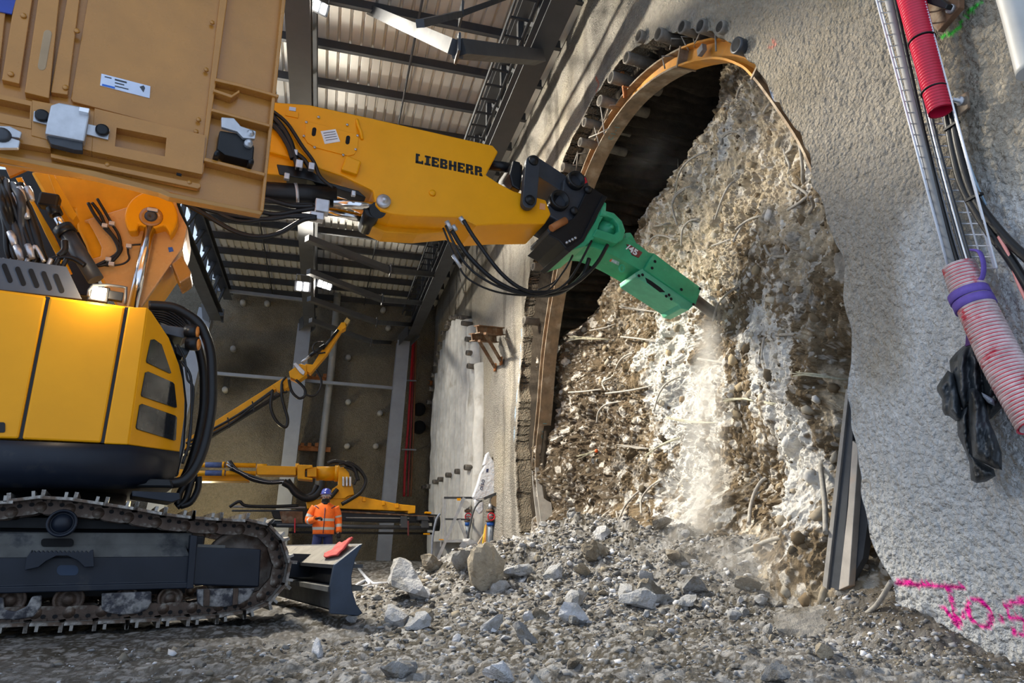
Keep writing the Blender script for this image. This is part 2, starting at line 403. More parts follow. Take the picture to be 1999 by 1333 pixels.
for k, dxx in enumerate(LX):
    P_ = W0[bva].copy(); j = fbm(P_[:, 2] * 1.5 + P_[:, 1] * 1.5, P_[:, 0] * 3 + k * 0.25, 5, 99)
    cyv, czv = 8.15, 3.6
    P_[:, 0] += dxx; P_[:, 1] += (-0.045 * k * sst(4.5, 2.5, P_[:, 2] - 3.0) + 0.11 * j) * (P_[:, 1] > cyv); P_[:, 2] += 0.05 * j
    lay.append(P_); lc.append(np.tile(np.array([[0.16, 0.135, 0.10]]), (len(bv), 1)) * (1 + 0.4 * np.clip(j, -0.5, 1))[:, None])
eq = []; n0 = nu * nv; nb = len(bv)
for a, b in ed:
    ia, ib = pos[a], pos[b]
    eq.append((a, b, n0 + ib, n0 + ia))
    for k in range(6): eq.append((n0 + k * nb + ia, n0 + k * nb + ib, n0 + (k + 1) * nb + ib, n0 + (k + 1) * nb + ia))
shot = mat('sprayed concrete', (0, 0, 0), 0.92, 0, 0.16, 14, bump=0.6, bs=24, attr='col', spec=0.2, bd=0.035, pits=34)
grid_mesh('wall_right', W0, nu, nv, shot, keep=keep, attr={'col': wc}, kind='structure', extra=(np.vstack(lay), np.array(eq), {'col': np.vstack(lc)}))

# tunnel face, dug back behind the opening
def face_x(y, z):
    t = (y - 4.1) / 8.0
    f = 4.22 + 3.5 * t - 3.27 * t * t + 0.45 * sst(0.16, 0.04, t) * sst(2.9, 1.7, z) + 0.30 * np.exp(-(((y - 8.2) / 0.8) ** 2 + ((z - 3.9) / 0.9) ** 2))
    arch_r = np.hypot((y - 8.15) / 4.0, (z - 3.4) / 3.85)
    cav = sst(0.83, 1.07, arch_r) * sst(8.3, 10.4, y + 0.35 * z - 1.1) * sst(4.5, 6.3, z)
    f = f + 1.9 * cav
    f = f - 0.75 * np.clip(1.35 - z, 0, 1.5) - 0.25 * np.exp(-((z - 2.5) / 1.2) ** 2) * (1 - t)
    return f
def face_disp(y, z):
    yy = y + 0.25 * fbm(y * 1.3, z * 1.3, 3, 101); zz = z + 0.25 * fbm(y * 1.3, z * 1.3, 3, 103)
    d = 0.22 * fbm(yy * 0.9, zz * 0.9, 4, 105) + 0.10 * np.abs(fbm(yy * 2.6, zz * 2.6, 4, 107)) + 0.055 * fbm(yy * 7, zz * 7, 4, 109)
    c, r = cells(yy * 4.2, zz * 4.2, 111); c2, r2 = cells(yy * 11, zz * 11, 113)
    return d - 0.10 * (r > 0.55) * np.clip(0.55 - c, 0, 1) - 0.05 * (r2 > 0.5) * np.clip(0.5 - c2, 0, 1) + 0.03 * fbm(yy * 20, zz * 20, 4, 115) + 0.05 * np.abs(fbm(yy * 12 + 4, zz * 12, 3, 119))
def FX(y, z): return np.maximum(face_x(y, z) + face_disp(y, z), 3.98 + 0.30 * sst(5.0, 4.3, y) + 0.06 * fbm(y * 6, z * 6, 3, 117))
nu2, nv2 = 660, 620
fy = np.linspace(3.6, 12.9, nu2); fz = np.linspace(-0.3, 8.0, nv2)
Y2, Z2 = np.meshgrid(fy, fz, indexing='ij'); y2, z2 = Y2.ravel(), Z2.ravel()
fx = FX(y2, z2)
def fpt(px, py):                       # point of the tunnel face seen at a pixel
    x = 5.2
    for _ in range(30):
        p = XP(x)(px, py); x = 0.6 * x + 0.4 * float(face_x(np.array([p.y]), np.array([p.z]))[0])
    return XP(x)(px, py)
def fpd(px, py):                       # the same on the rough surface
    x = 5.2
    for _ in range(16):
        p = XP(x)(px, py); x = 0.7 * x + 0.3 * float(FX(np.array([p.y]), np.array([p.z]))[0])
    return XP(x)(px, py)
n1 = fbm(y2 * 1.6, z2 * 1.6, 5, 121); n2 = fbm(y2 * 5, z2 * 5, 4, 123); n3 = fbm(y2 * 16, z2 * 16, 3, 125)
brown = np.array([0.155, 0.115, 0.07]); tan = np.array([0.42, 0.355, 0.26]); dk = np.array([0.055, 0.042, 0.03]); wh = np.array([0.56, 0.55, 0.525]); gry = np.array([0.30, 0.285, 0.26])
def blob(px, py, sx, sy):
    p = fpt(px, py); return np.exp(-(((y2 - p.y) / sx) ** 2 + ((z2 - p.z) / sy) ** 2))
tanw = 1.0 * blob(1380, 330, 1.7, 1.1) + 0.9 * blob(1500, 260, 0.9, 1.2) + 0.8 * blob(1300, 480, 1.2, 0.7) + 0.5 * blob(1560, 480, 0.5, 0.8) + 0.25
whw = 0.75 * blob(1470, 620, 0.45, 0.35) + 0.6 * blob(1590, 980, 0.3, 0.6) + 0.6 * blob(1210, 900, 0.35, 0.3) + 0.5 * blob(1400, 300, 0.6, 0.4) + 1.2 * blob(1340, 760, 0.7, 1.3) + 1.1 * blob(1350, 980, 0.7, 0.8) + 1.0 * blob(1560, 900, 0.45, 0.6) + 0.9 * blob(1500, 740, 0.5, 0.6) + 0.6 * blob(1240, 720, 0.5, 0.5) + 0.5 * blob(1440, 660, 0.5, 0.4) + 0.5 * blob(1250, 980, 0.4, 0.5) + 0.4 * blob(1420, 1000, 0.4, 0.5)
drk = 1.5 * blob(1120, 850, 1.9, 1.7) + 0.9 * blob(1150, 620, 1.3, 1.2) + 1.0 * blob(1200, 300, 1.6, 1.3) + 0.5 * blob(1480, 480, 0.35, 0.35) + 0.4 * blob(1440, 850, 0.5, 0.5) + 0.6 * blob(1100, 1000, 1.4, 0.8)  # shadow on the arch leg side painted in, over dark brown soil
a = sst(0.35, 0.75, tanw + 0.7 * n1 + 0.45 * n2)[:, None]
fc = brown * (1 - a) + tan * a
g_ = sst(0.25, 0.5, fbm(y2 * 3 + 9, z2 * 3, 4, 127))[:, None]; fc = fc * (1 - 0.7 * g_) + 0.7 * g_ * gry
vein = fbm(y2 * 1.9 + 0.8 * n1, z2 * 1.1 + 0.6 * n2, 4, 161)
a = (sst(0.52, 0.66, whw + 1.0 * vein + 0.5 * n2 + 0.25 * n3) * (1 - 0.45 * sst(0.0, 0.5, n3)))[:, None]; fc = fc * (1 - a) + a * wh * (1 + 0.25 * n2)[:, None]
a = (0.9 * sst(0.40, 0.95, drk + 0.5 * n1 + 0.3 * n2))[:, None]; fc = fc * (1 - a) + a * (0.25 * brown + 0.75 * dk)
c, r = cells(y2 * 6.5 + 0.3 * n2, z2 * 6.5 + 0.3 * n1, 131)
k = ((r > 0.80) & (c < 0.42))[:, None]; fc = np.where(k, fc * 0.35 + 0.65 * np.array([0.58, 0.55, 0.50]) * (0.6 + 0.6 * r[:, None]), fc)
c, r = cells(y2 * 16, z2 * 16, 133); k = ((r > 0.7) & (c < 0.35))[:, None]; fc = np.where(k, fc * 0.5 + 0.5 * np.array([0.6, 0.57, 0.52]) * (r[:, None]), fc)
fc = fc * (1 + 0.35 * np.clip(n3, -1, 1))[:, None]
fkeep = (np.hypot((Y2 - 8.15) / 4.75, np.clip(Z2 - 3.4, 0, 99) / 4.6) < 1.0)[:-1, :-1]
muck = mat('tunnel face ground', (0, 0, 0), 0.95, 0, 0.15, 30, bump=0.8, bs=45, attr='col', spec=0.2, bd=0.02)
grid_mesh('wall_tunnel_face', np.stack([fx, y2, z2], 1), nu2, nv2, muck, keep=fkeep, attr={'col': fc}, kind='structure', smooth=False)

# inner side and roof of the tunnel behind the arch
arch_yz = []
for k in range(61):
    q = math.pi * k / 60
    arch_yz.append((8.15 + 3.95 * math.cos(q), 3.4 + 3.8 * math.sin(q)))
lin = [(12.25, -0.4), (12.2, 1.0), (12.15, 2.2)] + arch_yz + [(4.2, 2.2), (4.22, 1.0), (4.3, -0.4)]
from_x = np.concatenate([[4.06], np.linspace(4.14, 8.2, 59)])
lp = []
for i in range(len(lin) - 1):
    for j in range(5): lp.append((lin[i][0] + (lin[i + 1][0] - lin[i][0]) * j / 5, lin[i][1] + (lin[i + 1][1] - lin[i][1]) * j / 5))
lp.append(lin[-1]); lp = np.array(lp)
AA = np.arange(len(lp)) * 0.09
X3, S3 = np.meshgrid(from_x, np.arange(len(lp)), indexing='ij'); x3 = X3.ravel(); s3 = S3.ravel().astype(int)
rad3 = 1.09 + 0.35 * (x3 < 4.1) + 0.05 * fbm(x3 * 1.2, AA[s3] * 2.2, 4, 141) + 0.02 * np.sin(AA[s3] * 16) * (lp[s3, 1] > 4.5)
y3 = 8.15 + (lp[s3, 0] - 8.15) * rad3; z3 = 3.0 + (lp[s3, 1] - 3.0) * rad3
lc3 = np.array([0.036, 0.028, 0.02]) * (1 + 0.7 * fbm(x3 * 3, AA[s3] * 3, 4, 143))[:, None]
grid_mesh('wall_tunnel_lining', np.stack([x3, y3, z3], 1), 60, len(lp), soil, attr={'col': lc3}, kind='structure')

# back wall, side wall
def flat_wall(name, p0, ux, uy, nx, ny, nrm, amp, colf):
    a = np.linspace(0, 1, nx); b = np.linspace(0, 1, ny); A, B = np.meshgrid(a, b, indexing='ij'); A, B = A.ravel(), B.ravel()
    p0, ux, uy, nrm = map(np.array, (p0, ux, uy, nrm)); Lx, Ly = np.linalg.norm(ux), np.linalg.norm(uy)
    s, t = A * Lx, B * Ly
    d = amp * (fbm(s * 0.5, t * 0.5, 4, 151) + 0.25 * fbm(s * 3, t * 3, 4, 153))
    V = p0 + A[:, None] * ux + B[:, None] * uy + d[:, None] * nrm
    grid_mesh(name, V, nx, ny, shot, attr={'col': colf(s, t)}, kind='structure')
YB = 25.4
def backcol(s, t):
    k = sst(-0.3, 0.4, fbm(s * 0.4, t * 0.3, 4, 155))[:, None]
    c = (1 - k) * np.array([0.15, 0.128, 0.095]) + k * np.array([0.225, 0.195, 0.145])
    dx = s - 13.2
    for (px, py, r) in ((470, 715, 0.9), (505, 700, 0.7), (455, 745, 0.7)):
        p = YP(YB)(px, py); dd = np.hypot(s - (p.x + 13), t - (p.z + 0.3)); c = c * (1 - 0.45 * (1 - sst(r * 0.4, r * 1.4, dd)))[:, None]
    return c
flat_wall('wall_back', (-13, YB, -0.3), (17.6, 0, 0), (0, 0, 10.6), 300, 200, (0, -1, 0), 0.16, backcol)
flat_wall('wall_left', (-10.5, 9, -0.3), (0, 16.6, 0), (0, 0, 4.5), 160, 50, (1, 0, 0), 0.12, backcol)

# pile wall with pale grouted columns further down the hall
pw = MB(); prnd = random.Random(4)
ptop = [(846, 900), (850, 800), (856, 740), (864, 700), (872, 672), (880, 648), (890, 628), (900, 622), (912, 622), (922, 636), (930, 664), (936, 700), (941, 740)]
WN = XP(3.82)
tops = WN.pts(ptop)
def topz(y):
    for a, b in zip(tops[:-1], tops[1:]):
        if b.y <= y <= a.y: return a.z + (b.z - a.z) * (y - a.y) / (b.y - a.y)
    return tops[0].z if y > tops[0].y else tops[-1].z
yq = tops[-1].y + 0.25
while yq < tops[0].y:
    rr_ = prnd.uniform(0.25, 0.29); tz = topz(yq); zt = [-0.1 + (tz + 0.1) * k / 14 for k in range(15)]
    pw.tube([(3.92 + prnd.uniform(-0.03, 0.03), yq + prnd.uniform(-0.01, 0.01), z) for z in zt], [rr_ * prnd.uniform(0.93, 1.05) for _ in zt], 12)
    yq += 0.52
pw.build('trim_1', palecon, kind='structure')

# roof: corrugated sheets, purlins, girders
ZR = 10.02
cs = MB(); x = -4.4; prof = []
while x < 4.2:
    prof += [(x, ZR), (x + 0.15, ZR), (x + 0.163, ZR + 0.05), (x + 0.20, ZR + 0.05), (x + 0.213, ZR)]; x += 0.213
cs.loft([[Vector((a, y, b)) for a, b in prof] for y in (2.0, 25.4)], cap=False, smooth=False, closed=False)
cs.build('ceiling', sheet, kind='structure')
PUR = [2.95 + 1.17 * k for k in range(20)]
pm = None
ordn = ['first', 'second', 'third', 'fourth', 'fifth', 'sixth', 'seventh', 'eighth', 'ninth', 'tenth', 'eleventh', 'twelfth', 'thirteenth', 'fourteenth', 'fifteenth', 'sixteenth', 'seventeenth', 'eighteenth', 'nineteenth', 'twentieth']
b_ = MB(); b_.box((0, 0, 0.115), (8.1, 0.012, 0.23)); b_.box((0, 0.04, 0.224), (8.1, 0.08, 0.012)); b_.box((0, -0.03, 0.006), (8.1, 0.075, 0.012)); b_.box((0, 0.02, 0.02), (8.1, 0.012, 0.03))
p0 = b_.build('roof_purlin', girder)
for k, yv in enumerate(PUR):
    o = p0 if k == 0 else p0.copy()
    if k: col.objects.link(o)
    o.location = (-0.3, yv, 9.785)
    tag(o, 'dark grey roof purlin across the hall, %s counted from the back wall' % ordn[len(PUR) - 1 - k], 'purlin', 'purlins under the roof sheets', 'structure')
for k, xx in enumerate((1.0, -2.4)):
    b_ = MB(); b_.cyl((xx, 8.0, 9.78), (xx, 25.3, 9.78), 0.022, n=8)
    tag(b_.build('tie_rod', girder), ('thin dark tie rod running under the purlins between middle and wall girders', 'thin dark tie rod running under the purlins over the yellow machine')[k], 'rod', None, 'structure')
def girder_truss(name, xx, label, ylen=(3.0, 23.2), zb=8.2, side=0.0):
    t = thing(name, label, 'girder', (xx, ylen[0], zb)); t['kind'] = 'structure'
    b = MB(); b.hbeam((xx, ylen[0], zb), (xx, ylen[1], zb), 0.36, 0.34, 0.03, 0.02); b.build('bottom_chord', girder, t)
    b = MB(); b.hbeam((xx, ylen[0], 9.58), (xx, YB - 0.2, 9.58), 0.30, 0.26, 0.025, 0.02); b.build('top_chord', girder, t)
    n = int((ylen[1] - ylen[0]) / 1.17)
    for k in range(n + 1):
        yv = ylen[0] + 0.3 + 1.17 * k
        b = MB(); b.beam((xx - 0.05, yv, zb + 0.15), (xx - 0.05, yv, 9.47), 0.10, 0.10, (0, 1, 0)); b.build('web_post', girder, t)
        b = MB(); b.beam((xx + 0.03, yv, zb + 0.15), (xx + 0.03, yv + 1.17, 9.47), 0.07, 0.07, (1, 0, 0)); b.build('web_diagonal', girder, t)
    return t
gr_r = girder_truss('roof_girder', 2.75, 'dark grey lattice roof girder running along the sprayed concrete wall')
lad = MB()                                                          # cable ladder carried on the girder
for dx in (-0.17, 0.17): lad.beam((2.45 + dx, 7.4, 8.75), (2.45 + dx, 23, 8.75), 0.03, 0.09)
yv = 7.5
while yv < 23:
    lad.beam((2.28, yv, 8.75), (2.62, yv, 8.75), 0.035, 0.03); yv += 0.42
tag(lad.build('cable_ladder', dark), 'grey steel cable ladder with rungs hung inside the wall girder', 'cable ladder')
gr_m = girder_truss('roof_girder', -0.9, 'grey lattice roof girder above the middle of the hall carrying floodlights')
gr_l = girder_truss('roof_girder', -3.95, 'dark lattice roof girder behind the orange boom foot', (12.0, 23.4))
# columns and knees against the back wall
def column(px_top, px_bot, yv, wpx, label, knee=None):
    pl = YP(yv); a, b = pl(*px_top), pl(*px_bot)
    d = (b - a) / (b.z - a.z); b = b - d * (b.z - 0.05)
    t = thing('steel_column', label, 'column', tuple(b)); t['kind'] = 'structure'
    wd = rad(wpx, a)
    m_ = MB(); m_.hbeam(a, b, wd, wd, 0.02, 0.02, (0, 1, 0)); m_.build('shaft', colgrey, t)
    m_ = MB(); m_.box(b + Vector((0, 0, 0.02)), (wd * 1.7, wd * 1.5, 0.04)); m_.build('base_plate', colgrey, t)
    if knee:
        m_ = MB(); m_.hbeam(a, Vector(knee), wd * 0.95, wd * 0.95, 0.02, 0.02, (1, 0, 0)); m_.build('knee', girder, t)
    return t
column((595, 636), (555, 985), 24.4, 25, 'light grey steel column in front of back wall under the middle girder', (-0.9, 23.2, 8.2))
column((787, 668), (758, 985), 24.4, 24, 'light grey steel column beside the red cables in the hall corner', (2.75, 23.2, 8.2))
column((405, 606), (363, 770), 24.4, 27, 'grey steel column seen behind the black guard rails of the excavator', (-3.95, 23.4, 8.2))
# horizontal wall rails and kinked braces
def rail(pts, yv, lab, w_=0.12, m_=colgrey, planes=None):
    b = MB(); q = [p if isinstance(p, Vector) else YP(yv)(*p) for p in pts]
    for i in range(len(q) - 1): b.beam(q[i], q[i + 1], w_, w_ * 0.9)
    for p in q[1:-1]: b.box(p, (0.03, 0.26, 0.26))
    return tag(b.build('steel_brace', m_), lab, 'brace', 'steel braces of the hall frame', 'structure')
rail([(400, 727), (774, 758)], 24.6, 'long light grey rail crossing the back wall at mid height')
rail([(396, 562), (590, 585)], 24.4, 'grey rail high on the back wall behind the boom foot')
rail([(672, 743), (672, 744)], 24.6, 'short rail bracket') if False else None
def brace(p, lab, xs=(-0.75, 1.15, 2.72), w_=0.15):
    q = [XP(xx)(*pp) for xx, pp in zip(xs, p)]
    return rail(q, 0, lab, w_, girder)
brace([(648, -14), (893, 95), (1052, 112)], 'thick dark kinked brace near the big floodlight at the top', w_=0.2)
brace([(599, 465), (762, 528), (853, 537)], 'kinked roof brace below the yellow stick of the excavator')
brace([(602, 530), (746, 585), (828, 592)], 'kinked roof brace starting beside the small floodlights')
brace([(603, 583), (735, 629), (806, 634)], 'kinked brace just below the small floodlights')
brace([(606, 625), (724, 667), (779, 669)], 'lowest kinked brace, crossing the pale vent pipe')
q = [XP(-0.9)(870, 48), XP(2.72)(985, -3)]
brace([(820, 46), (900, 27), (985, -4)], 'straight dark roof brace rising toward the wall girder', (0.6, 1.4, 2.4), 0.09)
# floodlights
lampm = mat('floodlight glow', (1.0, 0.97, 0.90), 0.4, 0, 0, emit=26, rv=0)
def flood(c, aim, n, lab, power, s=0.16):
    t = thing('floodlight', lab, 'floodlight', tuple(c), 'floodlights under the roof')
    aim = Vector(aim).normalized(); sd = aim.cross(Vector((0, 0, 1))).normalized(); up = sd.cross(aim)
    b = MB(); b.box(Vector(c) - aim * 0.05, (s * (n + 0.4), 0.08, s * 1.5), (sd, aim, up)); b.build('housing', dark, t)
    b = MB(); b.tube([Vector(c) - aim * 0.06 + sd * s * n * 0.5, Vector(c) - aim * 0.06 + sd * s * n * 0.5 + up * 0.3, Vector(c) - aim * 0.06 - sd * s * n * 0.5 + up * 0.3, Vector(c) - aim * 0.06 - sd * s * n * 0.5], 0.014, 6); b.build('bracket', dark, t)
    for k in range(n):
        b = MB(); b.box(Vector(c) + aim * 0.0 + sd * s * (k - (n - 1) / 2), (s * 0.62, 0.03, s * 1.25), (sd, aim, up)); b.build('lamp_head', lampm, t)
    l = bpy.data.lights.new('floodlight_beam', 'SPOT'); l.energy = power; l.color = (1, 0.93, 0.80); l.spot_size = math.radians(150); l.spot_blend = 0.5; l.shadow_soft_size = 0.15
    o = bpy.data.objects.new('floodlight_beam', l); col.objects.link(o); o.location = Vector(c) + aim * 0.08; o.rotation_euler = aim.to_track_quat('-Z', 'Y').to_euler()
    return t
flood(XP(-0.75)(618, 10), (0.35, -0.8, -0.5), 3, 'big bright floodlight with several heads at the top of the hall', 110, 0.13)
flood(XP(-0.9)(591, 559), (0.05, -0.9, -0.3), 2, 'small bright floodlight on the middle column', 260, 0.17)
flood(XP(-0.45)(634, 556), (0.5, -0.8, -0.35), 3, 'small tilted floodlight with three heads beside the middle column', 260, 0.17)
t_ = flood(Vector((-3.3, 13.0, 9.15)), (8.3, -5, -6.1), 12, 'added row of floodlights, unseen behind the hood, fixture for the key light', 10, 0.2)  # made-up fixture dressing the added key light

# loose stones pressed into the tunnel face (uncountable)
fr_ = np.random.default_rng(31); nst = 4200
sy, sz = fr_.uniform(4.15, 12.4, nst), fr_.uniform(0.2, 7.0, nst)
okk = np.hypot((sy - 8.15) / 4.1, np.clip(sz - 3.4, 0, 9) / 3.8) < 1
sy, sz = sy[okk], sz[okk]; sx = FX(sy, sz); ss = np.clip(.011 / np.maximum(fr_.random(len(sy)), .03) ** .62, .008, .075)
ico = bmesh.new(); bmesh.ops.create_icosphere(ico, subdivisions=1, radius=1); IV = np.array([list(v.co) for v in ico.verts]); IF = np.array([[v.index for v in f.verts] for f in ico.faces]); ico.free()
SV = []; SC = []; pal = np.array([[.42, .38, .31], [.30, .255, .19], [.19, .14, .085], [.52, .51, .49], [.10, .078, .052], [.36, .29, .19]])
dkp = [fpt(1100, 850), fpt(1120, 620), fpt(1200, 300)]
for k in range(len(sy)):
    v = IV * (1 + fr_.uniform(-.38, .25, (len(IV), 1))) * fr_.uniform(.55, 1.2, 3) * ss[k]
    q, _r = np.linalg.qr(fr_.normal(size=(3, 3))); SV.append(v @ q.T + np.array([sx[k] + .1 * ss[k], sy[k], sz[k]]))
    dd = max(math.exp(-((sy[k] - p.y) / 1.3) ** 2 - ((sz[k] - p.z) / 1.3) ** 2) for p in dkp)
    SC.append(np.tile(pal[fr_.choice(6, p=[.22, .24, .2, .12, .12, .10])] * fr_.uniform(.75, 1.15) * (1 - .7 * dd), (len(IV), 1)))  # stones darkened along with the shadow painted on the face
SF = (IF[None] + (np.arange(len(sy)) * len(IV))[:, None, None]).reshape(-1, 3); SV = np.vstack(SV); SC = np.vstack(SC)
def tri_mesh(name, V_, F_, C_, m_):
    me = bpy.data.meshes.new(name); me.vertices.add(len(V_)); me.vertices.foreach_set('co', V_.astype(np.float32).ravel()); me.loops.add(len(F_) * 3); me.loops.foreach_set('vertex_index', F_.astype(np.int32).ravel()); me.polygons.add(len(F_)); me.polygons.foreach_set('loop_start', np.arange(0, len(F_) * 3, 3, dtype=np.int32)); me.update(calc_edges=True)
    a = me.color_attributes.new('col', 'FLOAT_COLOR', 'POINT'); cc = np.ones((len(V_), 4), np.float32); cc[:, :3] = C_; a.data.foreach_set('color', cc.ravel()); me.materials.append(m_)
    o = bpy.data.objects.new(name, me); col.objects.link(o); return o
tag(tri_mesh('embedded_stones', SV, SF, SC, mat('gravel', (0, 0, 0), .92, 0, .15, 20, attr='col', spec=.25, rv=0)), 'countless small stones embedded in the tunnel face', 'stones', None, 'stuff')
# ------------------------------------------------------------------ steel arch, pipes, bars in the opening
AX = 4.02
AP = XP(AX)
inner_px = [(1058, 1034), (1045, 912), (1054, 800), (1063, 690), (1078, 585), (1098, 480), (1128, 380), (1165, 290), (1212, 215), (1262, 165), (1322, 130), (1390, 115), (1440, 128), (1468, 152), (1508, 205), (1558, 282), (1592, 360)]
pth = AP.pts(inner_px)
pth = smooth_path(pth, 4)
arch = thing('steel_arch', 'tall rusty steel arch with orange crown standing in the broken tunnel opening', 'arch', tuple(pth[0]))
def sweep_h(path, mats_, parent, name,  wid=0.26, dep=0.24, tf=0.025):
    n = len(path); ctr = Vector((AX, 8.15, 3.2))
    def fr(i):
        t = (path[min(i + 1, n - 1)] - path[max(i - 1, 0)]); t.x = 0; t.normalize()
        o = Vector((0, t.z, -t.y))
        if o.dot(path[i] - ctr) < 0: o = -o
        return o
    X_ = Vector((1, 0, 0)); b = MB()
    def strip(x0, x1, r0, r1, mi=0):
        b.loft([[path[i] + X_ * xx + fr(i) * r for xx, r in ((x0, r0), (x1, r0), (x1, r1), (x0, r1))] for i in range(n)], True, False, [mi] * n)
    strip(0, wid, 0, tf); strip(0, wid, dep - tf, dep); strip(wid / 2 - 0.01, wid / 2 + 0.01, tf, dep - tf, 1 if isinstance(mats_, list) else 0)
    return b.build(name, mats_, parent)
brownst = mat('weathered brown steel', (0.23, 0.165, 0.105), 0.7, 0.2, 0.3, 5, c2=(0.33, 0.27, 0.20), c2s=3, bump=0.2, bs=40)
freshor = mat('fresh orange steel', (0.62, 0.27, 0.03), 0.55, 0.1, 0.18, 5, c2=(0.40, 0.22, 0.09), c2s=2.5, c2t=0.6)
concm = mat('mortar crusted steel', (0.36, 0.34, 0.31), 0.85, 0.1, 0.2, 6, bump=0.3, bs=40)
sweep_h(pth[0:5], concm, arch, 'foot_segment')['label'] = 'grey mortar crusted foot'
sweep_h(pth[4:25], brownst, arch, 'leg_segment')
sweep_h(pth[24:41], [brownst, freshor], arch, 'shoulder_segment')['label'] = 'rusty shoulder with orange web'
sweep_h(pth[40:53], freshor, arch, 'crown_segment')['label'] = 'orange crown'
sweep_h(pth[52:], brownst, arch, 'leg_segment', 0.2, 0.12)
for i in (24, 40, 52):
    b = MB(); t = (pth[i + 1] - pth[i - 1]).normalized(); o_ = Vector((0, t.z, -t.y))
    if o_.dot(pth[i] - Vector((AX, 8.15, 3.2))) < 0: o_ = -o_
    b.box(pth[i] + Vector((0.13, 0, 0)) + o_ * 0.12, (0.28, 0.03, 0.27), (Vector((1, 0, 0)), t, o_)); b.build('end_plate', brownst, arch)
b = MB(); b.box(AP(1368, 104) + Vector((0.02, 0, 0.05)), (0.06, 0.12, 0.09)); b.build('lifting_lug', concm, arch)
# writing on the arch leg
def writing(txt, pl, org, xdir, h, m_, name, parent, ext=0.002, lab=None, off=0.0, sx=1.0, shear=0.0):
    cu = bpy.data.curves.new(name, 'FONT'); cu.body = txt; cu.size = h / 0.72; cu.extrude = ext; cu.offset = off; cu.shear = shear
    o = bpy.data.objects.new(name, cu); col.objects.link(o)
    bpy.context.view_layer.update()
    me = bpy.data.meshes.new_from_object(o.evaluated_get(bpy.context.evaluated_depsgraph_get()))
    bpy.data.objects.remove(o); bpy.data.curves.remove(cu)
    xa = Vector(xdir).normalized(); n = Vector(pl.n)
    if n.dot(CAM - Vector(org)) < 0: n = -n
    ya = n.cross(xa).normalized()
    M_ = Matrix(((xa.x * sx, ya.x, n.x), (xa.y * sx, ya.y, n.y), (xa.z * sx, ya.z, n.z)))
    oo = Vector(org) - root_loc(parent)
    for v in me.vertices: v.co = M_ @ v.co + oo
    me.name = name; me.materials.clear(); me.materials.append(m_)
    o = bpy.data.objects.new(name, me); col.objects.link(o); o.parent = parent
    if lab: o['label'] = lab
    return o
chalk = mat('teal chalk', (0.12, 0.30, 0.33), 0.9, 0, 0.1, 8); chalkg = mat('green chalk', (0.1, 0.5, 0.15), 0.9, 0, 0.1, 8)
def on_leg(i, txt, h=0.085):
    p = pth[i]; t = (pth[i + 1] - pth[i]).normalized()
    if t.z < 0: t = -t
    nrm = Vector((0, t.z, -t.y)); nrm = -nrm if nrm.dot(CAM - p) < 0 else nrm
    writing(txt, Plane(nrm, p), p + nrm * 0.004 + Vector((0.17, 0, 0)), t, h, chalk, 'chalk_writing', arch)
on_leg(6, 'C 1 - 1'); on_leg(29, 'C 1 - 1')
# the arch's foot on the near side, standing free of the wall
t = thing('steel_post', 'grey steel profile post leaning between tunnel face and sprayed wall edge', 'post', tuple(XP(4.05)(1630, 1155)))
PP = XP(4.04)
def post_(name, pts, o_, th, m_):
    b = MB(); b.prism(PP.pts(pts, o_), (th, 0, 0)); return b.build(name, m_, t, 0.004)
darkst = mat('blue grey mill steel', (0.055, 0.062, 0.075), 0.5, 0.3, 0.2, 5); palest = mat('pale rust flecked steel', (0.42, 0.39, 0.36), 0.6, 0.2, 0.2, 5, c2=(0.45, 0.30, 0.20), c2s=2.5, c2t=0.6)
post_('flange_edge', [(1651, 758), (1657, 762), (1612, 1166), (1602, 1168)], -0.02, 0.03, steelgrey)
post_('flange', [(1656, 762), (1668, 780), (1662, 890), (1640, 1150), (1610, 1166)], 0.0, 0.10, darkst)
post_('web', [(1664, 860), (1676, 870), (1657, 1143), (1637, 1152), (1655, 990)], -0.01, 0.06, palest)  # web coloured paler than the two flanges
post_('flange', [(1674, 850), (1694, 900), (1702, 960), (1684, 1090), (1652, 1148)], 0.05, 0.06, darkst)

# umbrella pipes round the opening
pipe_px = [(1098, 326, 9), (1132, 277, 9), (1140, 238, 9), (1170, 196, 11), (1192, 150, 12), (1222, 112, 12), (1246, 70, 12), (1284, 66, 13), (1330, 52, 13), (1366, 50, 14), (1404, 52, 13), (1436, 88, 16), (1048, 434, 8), (1040, 520, 8), (1022, 625, 8), (1062, 465, 7)]
plab = ['just above the black quick coupler', 'third up the arch shoulder', 'fourth up the arch shoulder', 'below the rusty upright bar', 'beside the rusty upright bar', 'where the arch turns orange', 'small one before the crown', 'short one just before the crown', 'first of the pair over the crown', 'second of the pair over the crown', 'between the crown pair and the dark big one', 'biggest and darkest, hiding part of the orange crown', 'low beside the stick tip', 'behind the hanging hoses', 'lowest on the wall edge', 'under the stick tip']
pipem = mat('crusted pipe steel', (0.20, 0.18, 0.155), 0.8, 0.2, 0.3, 9, bump=0.5, bs=60); pipein = mat('pipe inside', (0.02, 0.018, 0.015), 0.9, 0, 0, rv=0)
for (px, py, r), lb in zip(pipe_px, plab):
    e = XP(XR - 0.10)(px, py); R = rad(r, e)
    b = MB(); ax = Vector((1, 0.12, 0.02))
    b.lathe(e, ax, [(0, R * 0.78), (0, R), (0.03, R * 1.02), (0.05, R * 0.97), (0.9, R * 0.97), (0.9, R * 0.7)], 20)
    b.lathe(e, ax, [(0.0, R * 0.8), (0.22, R * 0.76), (0.23, 0.001)], 20, [1, 1, 1])
    tag(b.build('umbrella_pipe', [pipem if r != 16 else dark, pipein]), 'crusted pipe stub round the arch, ' + lb, 'pipe', 'pipe stubs round the arch')
